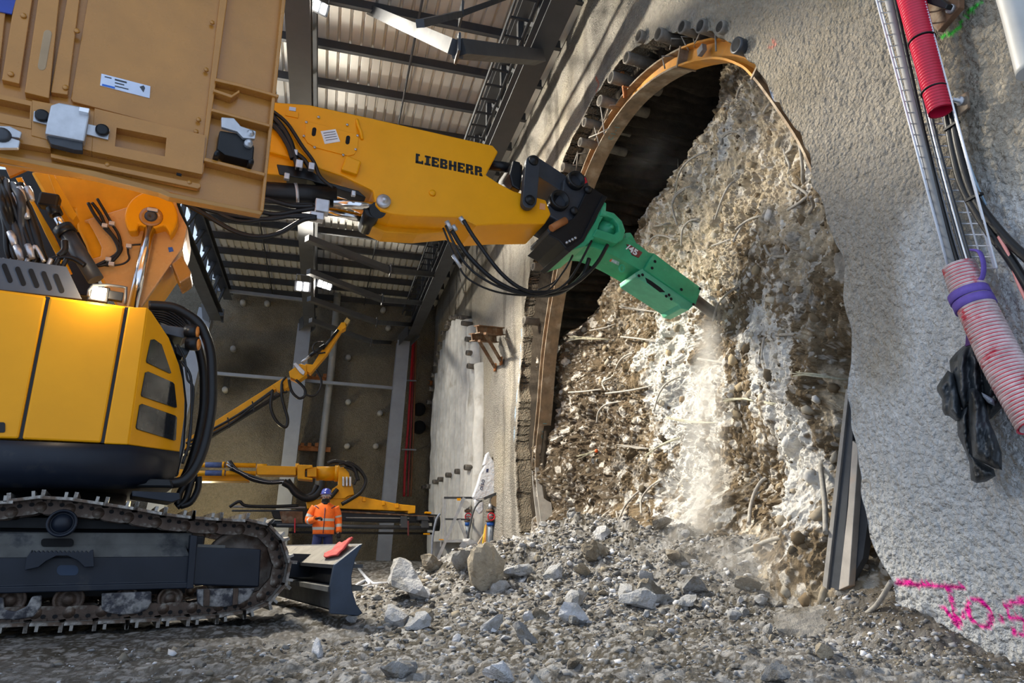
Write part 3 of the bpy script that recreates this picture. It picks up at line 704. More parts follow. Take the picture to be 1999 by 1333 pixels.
# thin bars hanging round the arch
hang = [((1216, 170), (1219, 190), 'upright'), ((1310, 75), (1308, 96)), ((1352, 62), (1356, 92)), ((1395, 55), (1398, 100)), ((1292, 110), (1298, 134)), ((1240, 110), (1246, 138)), ((1172, 205), (1180, 262)), ((1158, 240), (1170, 285)), ((1190, 205), (1168, 260)), ((1118, 322), (1128, 296)), ((1150, 268), (1190, 250)), ((1330, 72), (1345, 98)), ((1368, 58), (1356, 84)), ((1128, 300), (1122, 345))]
for k, hh in enumerate(hang):
    b = MB(); a_ = XP(XR + 0.06)(*hh[0]); e_ = XP(XR + 0.12 + 0.05 * (k % 3))(*hh[1])
    a_.x += 0.0
    b.tube([a_ + Vector((0.25, 0, 0.05)), a_, (a_ + e_) / 2 + Vector((0.01, 0.01, 0)), e_], 0.011, 6)
    tag(b.build('bar_stub', rebarm if k else rustorange), 'thin bent steel bar dangling in the gap between arch and broken wall', 'bar', 'bars round the arch', )
b = MB(); q = XP(XR + 0.14); b.beam(q(1214, 138), q(1221, 190), 0.05, 0.05, (1, 0, 0))
tag(b.build('spacer_bar', rustorange), 'short upright rust brown bar standing on the arch shoulder', 'bar')

# bars sticking out of the tunnel face: pixel path, thickness, label
RB = [
 ([(1318, 362), (1330, 330), (1352, 308), (1384, 296)], 'long curved grey bar high on the pale face above the green hammer'),
 ([(1313, 398), (1320, 382), (1345, 366)], 'small hook of bar above the green hammer bracket') ,
 ([(1322, 440), (1312, 400), (1322, 376), (1348, 364)], 'S-shaped grey bar on the pale face near the hammer number'),
 ([(1396, 428), (1410, 388), (1424, 362), (1438, 355)], 'dark straight-ended bar arching in the middle of the pale face'),
 ([(1330, 480), (1332, 450), (1345, 432), (1368, 428)], 'grey hooked bar just right of the hammer bracket'),
 ([(1264, 480), (1275, 463), (1295, 460), (1325, 470)], 'flat hooked bar directly over the hammer body'),
 ([(1246, 446), (1280, 441), (1310, 436)], 'short level bar beside the U-shaped hammer clevis'),
 ([(1212, 430), (1226, 404), (1240, 396), (1246, 398)], 'small hook next to the black adapter plate'),
 ([(1262, 355), (1285, 338), (1305, 325)], 'short slanting bar at the cavity edge'),
 ([(1436, 448), (1460, 430), (1484, 422), (1506, 422)], 'dark flattened bar lying along the brown patch'),
 ([(1432, 472), (1440, 455), (1460, 430)], 'thin dark bar branching below the flattened bar'),
 ([(1390, 480), (1410, 473), (1428, 468)], 'short level bar left of the dark flattened bar'),
 ([(1492, 478), (1503, 498), (1530, 500), (1568, 490)], 'bar bent like a shallow bowl on the brown patch'),
 ([(1392, 627), (1402, 592), (1430, 566), (1470, 541)], 'long pale bar crossing in front of the chisel point'),
 ([(1487, 702), (1490, 668), (1498, 656), (1530, 653), (1565, 652)], 'pale bar bent at a right angle beside the dust plume'),
 ([(1362, 700), (1400, 706), (1450, 714)], 'nearly level grey bar crossing the dust plume'),
 ([(1276, 803), (1286, 770), (1302, 748), (1330, 735)], 'tall curved bar left of the dust plume'),
 ([(1202, 720), (1212, 702), (1232, 690), (1268, 686)], 'curved bar above the paired hooks on the dark side'),
 ([(1182, 762), (1176, 748), (1186, 740), (1206, 733)], 'small hook bar on the dark side of the face'),
 ([(1110, 766), (1140, 764), (1175, 760)], 'wavy level bar nearest the dark arch leg'),
 ([(1182, 768), (1230, 762), (1280, 752)], 'long slightly rising bar in the dark soil'),
 ([(1165, 825), (1168, 805), (1182, 790), (1212, 784)], 'hook bar under the long rising bar'),
 ([(1252, 1003), (1252, 975), (1270, 950), (1296, 936)], 'tall hook bar over the rubble heap'),
 ([(1203, 998), (1208, 1012), (1222, 985), (1252, 956)], 'bar bent in a V over the rubble heap'),
 ([(1462, 1022), (1466, 985), (1478, 952), (1496, 933)], 'stout pale bar standing upright beside the dust'),
 ([(1612, 1040), (1610, 980), (1604, 930), (1602, 908), (1610, 900)], 'stout bar running down beside the leaning steel post'),
 ([(1376, 1085), (1420, 1088), (1450, 1078), (1500, 1055), (1545, 1045), (1572, 1036)], 'very long pale bar lying across the foot of the face'),
 ([(1142, 1012), (1170, 1032), (1210, 1036), (1252, 1034)], 'bent bar lying on the crest of the rubble heap'),
 ([(1294, 1070), (1300, 1052), (1318, 1045), (1335, 1042)], 'faint hook bar in the dust at the heap'),
 ([(1152, 645), (1180, 640), (1205, 632)], 'short curved bar below the hanging hoses'),
 ([(1212, 657), (1255, 662), (1302, 670)], 'straight level bar under the hammer body'),
 ([(1225, 540), (1240, 560), (1262, 582)], 'slanting bar just under the hammer body') ,
 ([(1530, 290), (1534, 305), (1542, 325), (1540, 345)], 'thick short bar by the wall edge') ,
 ([(1535, 298), (1545, 290), (1552, 282)], 'small stub by the wall edge'),
 ([(1560, 275), (1566, 320), (1570, 362)], 'straight upright bar at the wall edge'),
 ([(1548, 360), (1570, 374), (1590, 388)], 'bar slanting down to the broken wall edge'),
 ([(1538, 410), (1560, 396), (1580, 384)], 'dark bar slanting up to the broken wall edge'),
 ([(1582, 384), (1588, 402), (1580, 420)], 'forked bar end at the broken wall edge'),
 ([(1438, 192), (1444, 172), (1460, 162), (1472, 160)], 'hook bar close under the orange crown'),
 ([(1490, 222), (1500, 206), (1512, 205), (1522, 220)], 'looped bar under the right end of the arch crown'.replace('right end', 'far end')),
 ([(1408, 282), (1412, 268), (1425, 258), (1446, 258)], 'small pale hook high on the face'),
 ([(1508, 240), (1520, 230)], 'tiny stub beneath the looped bar'),
 ([(1570, 890), (1560, 905), (1578, 935)], 'x') ,
 ([(1686, 940), (1694, 938), (1702, 945), (1704, 970), (1712, 1000), (1718, 1012)], 'hooked bar poking from the broken lower wall edge'),
 ([(1688, 1200), (1712, 1180), (1740, 1135)], 'pale bar leaning from the rubble to the wall edge with pink paint'),
]
mid = lambda l: l[len(l) // 2]
for k, (pl_, lb) in enumerate(RB):
    if lb == 'x': continue
    if k >= len(RB) - 2:
        P_ = [XP(3.74 - 0.02 * i)(*p) for i, p in enumerate(pl_)]
        if k == len(RB) - 2: P_ = [XP(3.8)(*p) for p in pl_]
        else: P_[0] = P_[0]
    else:
        ends = pl_; P_ = []
        n = len(pl_)
        for i, p in enumerate(pl_):
            q = fpd(*p); u_ = i / (n - 1)
            lift = 0.02 + 0.26 * math.sin(math.pi * min(1, (0.15 + 0.85 * (1 - u_)))) ** 0.7 if n > 2 else 0.05
            lift = 0.05 + 0.22 * (1 - u_) if n > 2 else 0.05
            v_ = (CAM - q).normalized(); P_.append(q + v_ * (lift if i < n - 1 else -0.02))
        tail = P_[-1] + Vector((0.25, (P_[-1] - P_[-2]).y * 0.2, 0)); P_.append(tail)
    r_ = 0.0165 if k not in (24, 25, 26) else 0.023
    b = MB(); b.tube(smooth_path(P_, 5), r_, 8)
    tag(b.build('reinforcing_bar', rebarm), lb[0].upper() * 0 + lb, 'reinforcing bar', 'bars sticking out of the tunnel face')
# frayed anchor bundles and thin wires
FB = [([(1112, 659), (1140, 660), (1178, 662)], 'spiky bundle of pale anchor fibres on the dark side'), ([(1412, 782), (1450, 779), (1508, 788)], 'greenish splintered anchor end beside the dust plume'), ([(1552, 730), (1590, 732), (1640, 740)], 'greenish splintered anchor end near the wall edge'), ([(1188, 388), (1225, 362), (1250, 345)], 'long pale splintered anchor above the black adapter'), ([(1262, 270), (1300, 269), (1332, 267)], 'thin splintered anchor across the dark cavity'), ([(1300, 815), (1345, 822), (1400, 826)], 'splintered anchor half hidden in the dust'), ([(1130, 893), (1150, 885), (1164, 880)], 'spray of white fibres with an orange cap'), ([(1260, 890), (1290, 870), (1328, 855)], 'pair of long thin fibres left of the plume'), ([(1205, 868), (1240, 873), (1265, 875)], 'short brown splinter in the dark soil'), ([(1210, 598), (1240, 604), (1275, 608)], 'dark splinter under the hammer'), ([(1322, 290), (1324, 335), (1320, 385)], 'thin upright wire on the pale face')]
rnd = random.Random(8)
for k, (pl_, lb) in enumerate(FB):
    Q = [fpd(*p) for p in pl_]; v_ = (CAM - Q[0]).normalized()
    Q = [q + v_ * (0.30 - 0.12 * i) for i, q in enumerate(Q)]; Q.append(Q[-1] + Vector((0.3, 0, 0)))
    b = MB(); nf = 7 if k != 10 else 1
    for j in range(nf):
        jit = lambda s: Vector((rnd.uniform(-s, s), rnd.uniform(-s, s), rnd.uniform(-s, s)))
        b.tube(smooth_path([Q[0] + jit(0.07 if k in (0, 6) else 0.03), Q[1] + jit(0.018), Q[2] + jit(0.008), Q[3]], 3), [0.004, 0.005, 0.006, 0.007, 0.008, 0.008, 0.009, 0.009, 0.009, 0.009][:10], 5)
    o = b.build('anchor_bundle', fibre if k not in (8, 9) else rebarm); tag(o, lb, 'anchor', 'frayed anchors in the tunnel face')
    if k == 6:
        tag(MB().ball(Q[2], 0.035, 10).build('marker_cap', mat('orange cap', (0.8, 0.12, 0.02), 0.5, 0, 0.05, 9)), 'small orange cap on a spray of white fibres', 'cap')
# ------------------------------------------------------------------ the excavator
A_M = math.radians(75); U = Vector((math.sin(A_M), math.cos(A_M), 0)); V = Vector((-math.cos(A_M), math.sin(A_M), 0)); ZU = Vector((0, 0, 1))
M0 = Vector((-0.66, 6.34, 0)); MP = Plane(V, M0)
A_A = math.radians(84); AU = Vector((math.sin(A_A), math.cos(A_A), 0)); AV = Vector((-math.cos(A_A), math.sin(A_A), 0))
AP_ = Plane(AV, Vector((-1.48, 7.47, 0)))
ex = thing('excavator', 'big yellow tunnel excavator on tracks with raised boom and open hood', 'excavator', (-1.9, 7.4, 0.0))
def mpt(u, z, off=0): return M0 + U * u + V * off + ZU * z
def plate(name, pts, pl, off, th, m_, par, bev=0.006, lab=None):
    b = MB(); b.prism(pl.pts(pts, off), pl.n * th); o = b.build(name, m_, par, bev)
    if lab: o['label'] = lab
    return o
def part_tube(name, pts, r, m_, par, n=10, k=6):
    b = MB(); b.tube(smooth_path(pts, k), r, n); return b.build(name, m_, par)

# ---- undercarriage
und = MB()
und.prism(MP.pts([(-330, 1040), (375, 1040), (372, 1072), (-330, 1082)], 0.20), V * 0.5)
frame = und.build('track_frame', dusty, ex, 0.01)
plate('side_beam', [(-330, 1085), (372, 1075), (375, 1064), (360, 1146), (-330, 1170)], MP, 0.14, 0.45, navy, ex, 0.012) if False else None
b = MB()
face = [(-330, 1090), (368, 1086), (366, 1142), (-330, 1168)]
top_ = MP.pts([(-330, 1036), (376, 1036)], 0.28); mid_ = MP.pts([(-330, 1090), (370, 1086)], 0.12); bot_ = MP.pts([(-330, 1152), (364, 1139)], 0.12); low_ = MP.pts([(-330, 1167), (362, 1150)], 0.12)
b.prism([top_[0], mid_[0], bot_[0], bot_[0] - V * 0.03, low_[0] - V * 0.03, low_[0] + V * 0.5, top_[0] + V * 0.35], (mid_[1] - mid_[0]))
sb = b.build('side_beam', navy, ex, 0.008)
b = MB(); b.prism([top_[0] - V * 0.004 + ZU * 0.004, mid_[0] - V * 0.006, mid_[0] + V * 0.003 + ZU * 0.002, top_[0] + V * 0.004], (mid_[1] - mid_[0])); b.build('dusty_top_plate', dusty, sb)
nose = MB(); nose.prism(MP.pts([(380, 1066), (510, 1072), (506, 1146), (374, 1142)], 0.10), V * 0.42); nose.build('idler_yoke', navy, ex, 0.012)
b = MB(); b.prism(MP.pts([(372, 1044), (386, 1046), (378, 1148), (364, 1150)], 0.08), V * 0.45); b.build('stiffener', navy, ex, 0.006)
b = MB(); b.prism(MP.pts([(386, 1062), (440, 1064), (440, 1070), (384, 1068)], 0.10), V * 0.3); b.build('wear_strip', dusty, ex, 0.004)
# carrier roller, holes, step
for px in (121,):
    c = MP(px, 1021, 0.10); r = rad(26, c)
    b = MB(); b.lathe(c, V, [(0.0, 0.001), (0.0, r * 0.62), (0.015, r * 0.66), (0.015, r * 0.78), (-0.02, r * 0.84), (-0.02, r), (0.05, r * 1.02), (0.07, r * 0.8), (0.4, r * 0.8)], 28); b.build('carrier_roller', navy, ex)
def rounded(cx, cy, w, h, r, tilt=0, n=5):
    out = []
    for sx, sy, a0 in ((1, 1, 0), (-1, 1, 90), (-1, -1, 180), (1, -1, 270)):
        for k in range(n + 1):
            a = math.radians(a0 + 90 * k / n); out.append((sx * (w / 2 - r) + r * math.cos(a), sy * (h / 2 - r) + r * math.sin(a)))
    ct, s_ = math.cos(math.radians(tilt)), math.sin(math.radians(tilt))
    return [(cx + x * ct - y * s_, cy + x * s_ + y * ct) for x, y in out]
voidm = mat('dark opening', (0.004, 0.004, 0.005), 0.9, 0, 0, rv=0)
b = MB(); b.prism(MP.pts(rounded(112, 1059, 64, 16, 7), 0.175), V * 0.05); b.build('lightening_hole', voidm, ex)
step = MB(); teeth = [(62, 1073)]
for k in range(14): teeth += [(62 + k * 8.5, 1079), (66 + k * 8.5, 1074)]
step.prism(MP.pts(teeth + [(182, 1072), (184, 1106), (165, 1107), (152, 1094), (132, 1085), (110, 1085), (90, 1095), (75, 1107), (48, 1113), (52, 1088)], 0.02), V * 0.10); step.build('step', navy, ex, 0.004)
b = MB(); b.prism(MP.pts(rounded(132, 1113, 42, 20, 9), 0.115), V * 0.04); b.build('inspection_hole', mat('blue black paint', (0.008, 0.03, 0.075), 0.5), ex)
# rollers and guards
for px, r_ in ((20, 27), (134, 27), (246, 22), (332, 23)):
    c = MP(px, 1172 - px * 0.012, 0.16); r = rad(r_, c)
    b = MB(); b.lathe(c, V, [(-0.02, 0.001), (-0.02, r * 0.35), (0, r * 0.4), (0, r * 0.75), (-0.015, r * 0.8), (-0.015, r), (0.04, r), (0.05, r * 0.75), (0.4, r * 0.75)], 24); b.build('track_roller', track, ex)
crust = mat('rock crusted steel', (0.30, 0.29, 0.28), 0.85, 0.1, 0.4, 14, bump=0.8, bs=40, c2=(0.05, 0.05, 0.06), c2s=9, c2t=0.5)
for pts in ([(198, 1158), (296, 1154), (296, 1176), (288, 1190), (268, 1198), (236, 1200), (212, 1197), (198, 1190)], [(384, 1150), (500, 1147), (486, 1170), (468, 1180), (440, 1185), (396, 1184), (386, 1178)], [(-20, 1166), (6, 1166), (8, 1190), (30, 1194), (52, 1184), (62, 1164), (82, 1162), (80, 1184), (66, 1204), (30, 1210), (-20, 1208)]):
    plate('roller_guard', pts, MP, 0.11, 0.06, crust, ex, 0.012)
for q in ([(398, 1150), (410, 1150), (409, 1183), (397, 1183)], [(456, 1148), (466, 1148), (464, 1180), (454, 1182)]): plate('guard_rib', q, MP, 0.09, 0.05, track, ex, 0.004)
# idler
ic = MP(470, 1103, 0.26); ir = rad(68, ic)
b = MB(); b.lathe(ic, V, [(0.0, 0.001), (0.0, ir * 0.3), (0.02, ir * 0.35), (0.03, ir * 0.8), (-0.01, ir * 0.86), (-0.01, ir * 0.98), (0.02, ir), (0.1, ir), (0.1, ir * 0.9), (0.2, ir * 0.9)], 48)
b.build('idler_wheel', mat('scuffed idler steel', (0.22, 0.18, 0.15), 0.6, 0.3, 0.4, 6, bump=0.3, bs=40, c2=(0.12, 0.07, 0.045), c2s=5), ex)
# chain
def mps(px, py):
    p = MP(px, py) - M0; return (p.dot(U), p.z)
outer = [(-3.2, 0.02), (-2.6, 0.015)] + [mps(*p) for p in [(0, 1238), (111, 1234), (240, 1228), (355, 1222), (414, 1218), (470, 1209), (507, 1199), (534, 1184), (557, 1160), (571, 1135), (577, 1108), (573, 1078), (560, 1045), (538, 1020), (505, 1006), (440, 1001), (385, 997), (326, 990), (266, 979), (207, 970), (148, 961), (89, 957), (22, 961), (0, 966)]] + [(-2.6, 0.98), (-3.2, 1.0), (-3.5, 0.9), (-3.65, 0.7), (-3.7, 0.5), (-3.65, 0.3), (-3.5, 0.12), (-3.2, 0.02)]
oc = smooth_path([Vector((a, 0, b_)) for a, b_ in outer], 8)
cum = [0]
for a_, b_ in zip(oc[:-1], oc[1:]): cum.append(cum[-1] + (b_ - a_).length)
nsh = round(cum[-1] / 0.215); pitch = cum[-1] / nsh
def on_path(s_):
    s_ = s_ % cum[-1]
    k = max(i for i in range(len(cum)) if cum[i] <= s_); k = min(k, len(oc) - 2)
    return oc[k] + (oc[k + 1] - oc[k]) * ((s_ - cum[k]) / max(cum[k + 1] - cum[k], 1e-9))
sh = MB(); hp = pitch / 2
# local axes: x along the chain, y across (v), z outward
sh.box((0, 0.30, -0.055), (pitch * 0.97, 0.60, 0.022), mi=0)
sh.box((-hp * 0.86, 0.30, -0.025), (0.026, 0.60, 0.055), mi=0); sh.box((hp * 0.52, 0.30, -0.028), (0.022, 0.60, 0.045), mi=0)
sh.prism([(-hp * 1.0, 0.0, -0.066), (-hp * 0.7, 0.0, -0.066), (-hp * 0.8, 0, 0.002), (-hp * 0.95, 0, 0.002)], (0, 0.6, 0), mi=0)
for y0 in (0.13, 0.40):
    lk = [(-hp * 1.15, -0.085), (-hp * 0.4, -0.068), (hp * 0.9, -0.068), (hp * 1.15, -0.10), (hp * 1.1, -0.155), (hp * 0.5, -0.172), (-hp * 0.6, -0.172), (-hp * 1.2, -0.15)]
    sh.prism([(a, y0, c) for a, c in lk], (0, 0.05, 0), mi=1)
    for cx_ in (-hp * 0.35, hp * 0.35): sh.prism([(cx_ + 0.018 * math.cos(q), y0 - 0.002, -0.098 + 0.016 * math.sin(q)) for q in [k * math.pi / 4 for k in range(8)]], (0, 0.01, 0), mi=2)
    sh.lathe((hp * 0.85, y0 - 0.012, -0.125), (0, 1, 0), [(0, 0.001), (0, 0.024), (0.008, 0.028), (0.008, 0.042), (0.03, 0.045), (0.07, 0.045)], 14, [1] * 6)
    for cx_ in (-hp * 0.5, hp * 0.2): sh.box((cx_, y0 - 0.01, -0.075), (0.024, 0.024, 0.02), mi=1)
shoe0 = sh.build('track_shoe', [trackhi, track, voidm])
shoe_me = shoe0.data; bpy.data.objects.remove(shoe0)
def chain(off, name):
    b = MB(); q = [mpt(p.x, p.z, off + 0.27) for p in oc[::6]]
    pinpath = [mpt(on_path(s_ * cum[-1] / 90).x, on_path(s_ * cum[-1] / 90).z * 0.80 + 0.105, off + 0.29) for s_ in range(91)]
    ch = MB(); ch.tube(pinpath, 0.03, 6); c_ = ch.build(name, track, ex)
    for k in range(nsh):
        p = on_path(k * pitch); a_ = on_path(k * pitch - hp); b_ = on_path(k * pitch + hp); t = (b_ - a_).normalized()
        o = bpy.data.objects.new('track_shoe', shoe_me); col.objects.link(o); o.parent = c_
        X_ = -(U * t.x + ZU * t.z); Y_ = V; Zo = X_.cross(Y_)
        mm = Matrix((X_, Y_, Zo)).transposed().to_4x4(); mm.translation = mpt(p.x, p.z, off) - root_loc(c_)
        o.matrix_basis = mm
b = MB(); b.box(mpt(-1.95, 0.55, 0.62), (3.3, 0.10, 0.62), (U, V, ZU)); b.build('frame_core', blackm, ex)
chain(0.0, 'crawler_track')
chain(2.15, 'crawler_track')
b = MB(); b.box(mpt(-1.6, 0.55, 1.4), (2.2, 1.9, 0.45), (U, V, ZU)); b.build('car_body', blackm, ex, 0.03)
b = MB(); b.cyl(mpt(-1.6, 0.75, 1.4), mpt(-1.6, 1.2, 1.4), 0.75, n=36); b.build('slewing_ring', blackm, ex)
b = MB(); b.box(mpt(-1.7, 0.55, 2.4), (3.4, 0.4, 0.4), (U, V, ZU)); b.build('track_frame', navy, ex, 0.02)
# dozer blade
bm_ = thing_part = None
end = [(708, 1061), (701, 1064), (653, 1102), (645, 1145), (645, 1198), (699, 1202), (708, 1197), (696, 1180), (687, 1152), (686, 1124), (694, 1090)]
blade = plate('dozer_blade', end, MP, -0.42, 0.05, mat('worn navy blade', (0.030, 0.046, 0.075), 0.5, 0.1, 0.25, 5, c2=(0.20, 0.20, 0.20), c2s=4, c2t=0.66), ex, 0.006)
bl = MB(); ep = MP.pts(end, -0.38)
bl.prism([ep[1], ep[0], ep[10], ep[9], ep[8], ep[7], ep[6], ep[5], ep[5] - U * 0.05, ep[7] - U * 0.06, ep[8] - U * 0.06, ep[9] - U * 0.06, ep[10] - U * 0.06], V * 3.1); bl.build('mouldboard', navy, blade)
tanp = mat('mud streaked top plate', (0.24, 0.22, 0.185), 0.85, 0, 0.25, 5, c2=(0.05, 0.05, 0.05), c2s=4.5, c2t=0.62)
bl = MB(); bl.prism([ep[1], ep[2], ep[2] - ZU * 0.03, ep[1] - ZU * 0.03], V * 3.1); bl.build('top_plate', tanp, blade)['label'] = 'mud dusted top plate'
bl = MB(); bl.prism([ep[2] - U * 0.015, ep[2] + U * 0.25, ep[2] + U * 0.25 - ZU * 0.03, ep[2] - U * 0.015 - ZU * 0.03], V * 3.1); bl.build('ledge', dark, blade)
bl = MB(); bl.prism([ep[3] - U * 0.02, ep[3] + U * 0.28, ep[3] + U * 0.28 - ZU * 0.04, ep[3] - U * 0.02 - ZU * 0.04], V * 3.1); bl.build('ledge', dusty, blade)
bl = MB(); bl.prism([ep[3] + U * 0.10, ep[4] + U * 0.10 + ZU * 0.01, ep[4] + U * 0.14 + ZU * 0.01, ep[3] + U * 0.14], V * 3.1); bl.build('lower_plate', dusty, blade)
bl = MB(); bl.beam(mpt(0.95, 0.45, 0.9), mpt(-0.6, 0.5, 0.9), 0.22, 0.22); bl.build('push_arm', navy, blade)

# ---- superstructure
b = MB(); b.prism(MP.pts([(-420, 510), (286, 602), (250, 866), (-420, 842)], 0.05), V * 2.55); b.build('engine_housing', yellow2, ex, 0.02)
plate('side_door', [(-420, 512), (-260, 534), (-300, 846), (-420, 842)], MP, 0.0, 0.06, yellow, ex, 0.012)
plate('side_door', [(-252, 534), (90, 579), (36, 856), (-292, 847)], MP, 0.0, 0.06, yellow, ex, 0.015)
plate('side_door', [(97, 580), (244, 599), (197, 864), (43, 857)], MP, 0.0, 0.06, yellow, ex, 0.015)
for q in ([(89, 578), (98, 580), (44, 857), (35, 856)], [(244, 599), (251, 600), (204, 865), (196, 864)]): plate('door_seal', q, MP, 0.02, 0.05, black, ex, 0)
cr_t, cr_b = MP(288, 600, 0.0), MP(250, 868, 0.0)
CH = P3(cr_t, cr_b, MP(357, 780, 0.42))
b = MB()
L = MP.pts([(251, 599), (288, 600), (250, 868), (203, 866)], 0.0); b.prism(L, V * 0.06)
cpts = [(288, 600), (296, 608), (330, 659), (350, 712), (357, 742), (361, 780), (360, 815), (351, 882), (250, 868)]
cw = CH.pts(cpts); b.prism(cw, V * 0.06 - U * 0.03); fc_ = b.build('front_cover', yellow, ex, 0.01)
for wp in ([(296, 663), (302, 662), (316, 672), (335, 728), (332, 729), (288, 708), (287, 704)], [(285, 727), (290, 725), (338, 746), (341, 750), (346, 795), (343, 796), (278, 774), (277, 770)], [(274, 791), (278, 788), (343, 811), (346, 815), (344, 858), (341, 860), (269, 838), (267, 834)]):
    b = MB(); b.prism(CH.pts(wp, -0.012), CH.n * 0.02); b.build('window_pane', glass, fc_, 0.003)
# lower navy skirt
sk = MB(); s0 = MP.pts([(-420, 842), (203, 866), (252, 869)], -0.01); s1 = CH.pts([(351, 882)], -0.01)[0]
prof_ = [s0[0], s0[2], s1, s1 + V * 0.5]
def down(p, d, inn): return p - ZU * d + inn
inn = V * 0.05
rings = []
for d, i_ in ((0, 0), (0.10, -0.012), (0.22, 0.0), (0.30, 0.05), (0.34, 0.14)):
    rings.append([p - ZU * d * (1.0 if k < 2 else 0.92) + V * i_ - U * (0 if k < 2 else i_ * 0.8) for k, p in enumerate(prof_)] + [s0[0] + V * 1.2 - ZU * d])
sk.loft([r for r in rings], True, True); sk.build('lower_skirt', navy, ex)
b = MB(); b.prism(MP.pts([(-420, 905), (335, 935), (340, 952), (-420, 945)], 0.25), V * 2.0); b.build('underframe', blackm, ex, 0.02)
b = MB(); b.prism(MP.pts([(258, 958), (350, 962), (352, 974), (335, 980), (258, 968)], 0.1), V * 0.5); b.build('side_step', navy, ex, 0.004)
# black handle plate on the near door
b = MB(); b.prism(MP.pts(rounded(-3, 834, 26, 20, 4), -0.008), V * 0.02); b.build('door_handle', black, ex)
# cab front behind the guard
b = MB(); b.prism(MP.pts([(292, 606), (332, 650), (358, 720), (366, 790), (362, 870), (348, 930), (300, 930)], 0.5), V * 1.6); b.build('cab', glass, ex, 0.02)
guard = [(290, 596), (333, 599), (360, 610), (387, 630), (402, 657), (411, 688), (414, 728), (414, 782), (408, 830), (396, 878), (380, 914), (358, 938), (330, 944)]
part_tube('guard_rail', [MP(x, y, 0.35) for x, y in guard], 0.045, black, ex, 12)
part_tube('guard_rail', [MP(x, y, 0.75) for x, y in [(300, 596), (340, 604), (366, 628), (384, 668), (396, 720), (398, 780), (392, 830), (380, 880), (366, 920), (350, 950)]], 0.04, black, ex, 12)
part_tube('handrail', [MP(x, y, 0.3) for x, y in [(354, 705), (372, 735), (374, 800), (370, 860), (356, 905)]], 0.012, black, ex, 8)
part_tube('handrail', [MP(x, y, 0.3) for x, y in [(346, 672), (360, 700), (366, 740), (378, 760), (372, 830), (364, 890)]], 0.01, black, ex, 8)
for k in range(6): part_tube('cable_loom', [MP(292 + k, 603 + 4 * k, 0.6), MP(325, 606 + 5 * k, 0.6), MP(352, 622 + 5 * k, 0.6), MP(368, 640 + 4 * k, 0.6)], 0.012, black, ex, 6)
b = MB(); b.prism(MP.pts([(310, 632), (366, 640), (376, 648), (358, 660), (318, 650)], 0.35), V * 0.3); b.build('lamp_bracket', dark, ex, 0.006)
lampamber = mat('amber lamp lens', (0.9, 0.30, 0.05), 0.2, 0, 0, coat=0.5, rv=0)
for (x, y) in ((374, 648), (376, 672)):
    b = MB(); c = MP(x, y, 0.33); b.lathe(c - U * 0.05, (U - V * 0.4), [(0, 0.06), (0.05, 0.065), (0.1, 0.065)], 16); h_ = b.build('side_lamp', blackm, ex); b = MB(); b.lathe(c + U * 0.045 - V * 0.02, (U - V * 0.4), [(0, 0.06), (0.012, 0.05), (0.018, 0.01)], 16); b.build('lens', lampamber, h_)
b = MB(); b.prism(MP.pts([(342, 676), (372, 680), (366, 692), (356, 697), (344, 690)], 0.35), V * 0.15); b.build('mirror', blackm, ex, 0.006)
for k, pp in enumerate(([(380, 925), (372, 945), (362, 975), (345, 990)], [(388, 930), (386, 955), (372, 980), (352, 988)], [(366, 940), (352, 960), (346, 985)])): part_tube('hose', [MP(x, y, 0.7) for x, y in pp], 0.03, black, ex, 8)
# perforated grey cover and the lit work lamp
pc = plate('perforated_cover', [(-80, 492), (12, 504), (130, 520), (160, 584), (-80, 556)], MP, 0.12, 0.02, mat('anthracite sheet', (0.075, 0.08, 0.092), 0.5, 0.1, 0.1, 4), ex, 0.004)
for (x, y) in ((-14, 528), (14, 533), (40, 539), (66, 543), (91, 548), (115, 553)):
    b = MB(); b.prism(MP.pts(rounded(x, y, 10, 40, 5, -22), 0.115), V * 0.01); b.build('slot', voidm, pc)
for k in range(9):
    x = -10 + k * 15; part_tube('hose', [MP(x, 560, 0.4), MP(x + 8, 530, 0.5), MP(x + 20, 505, 0.5)], 0.02, black if k % 3 else galv, ex, 6)
lw = thing_p = MB(); c = MP(193, 573, 0.12)
lw.box(c + V * 0.04, (0.15, 0.08, 0.14), (U, V, ZU)); wl_ = lw.build('work_lamp', blackm, ex, 0.008)
lw = MB(); lw.box(c - V * 0.006, (0.105, 0.02, 0.11), (U, V, ZU)); lw.build('lamp_lens', mat('work lamp glow', (1.0, 0.80, 0.50), 0.3, 0, 0, emit=30, rv=0), wl_, 0.012)
pl_ = point('work_lamp_light', c - V * 0.22 + ZU * 0.02, 7, (1.0, 0.78, 0.5), 0.05)
part_tube('lamp_guard', [MP(x, y, 0.1) for x, y in [(172, 578), (182, 556), (240, 560), (246, 566), (244, 594)]], 0.012, dark, ex, 8, 2)
b = MB(); b.box(MP(226, 579, 0.15), (0.11, 0.06, 0.08), (U, V, ZU)); b.build('beacon_box', blackm, ex, 0.006)
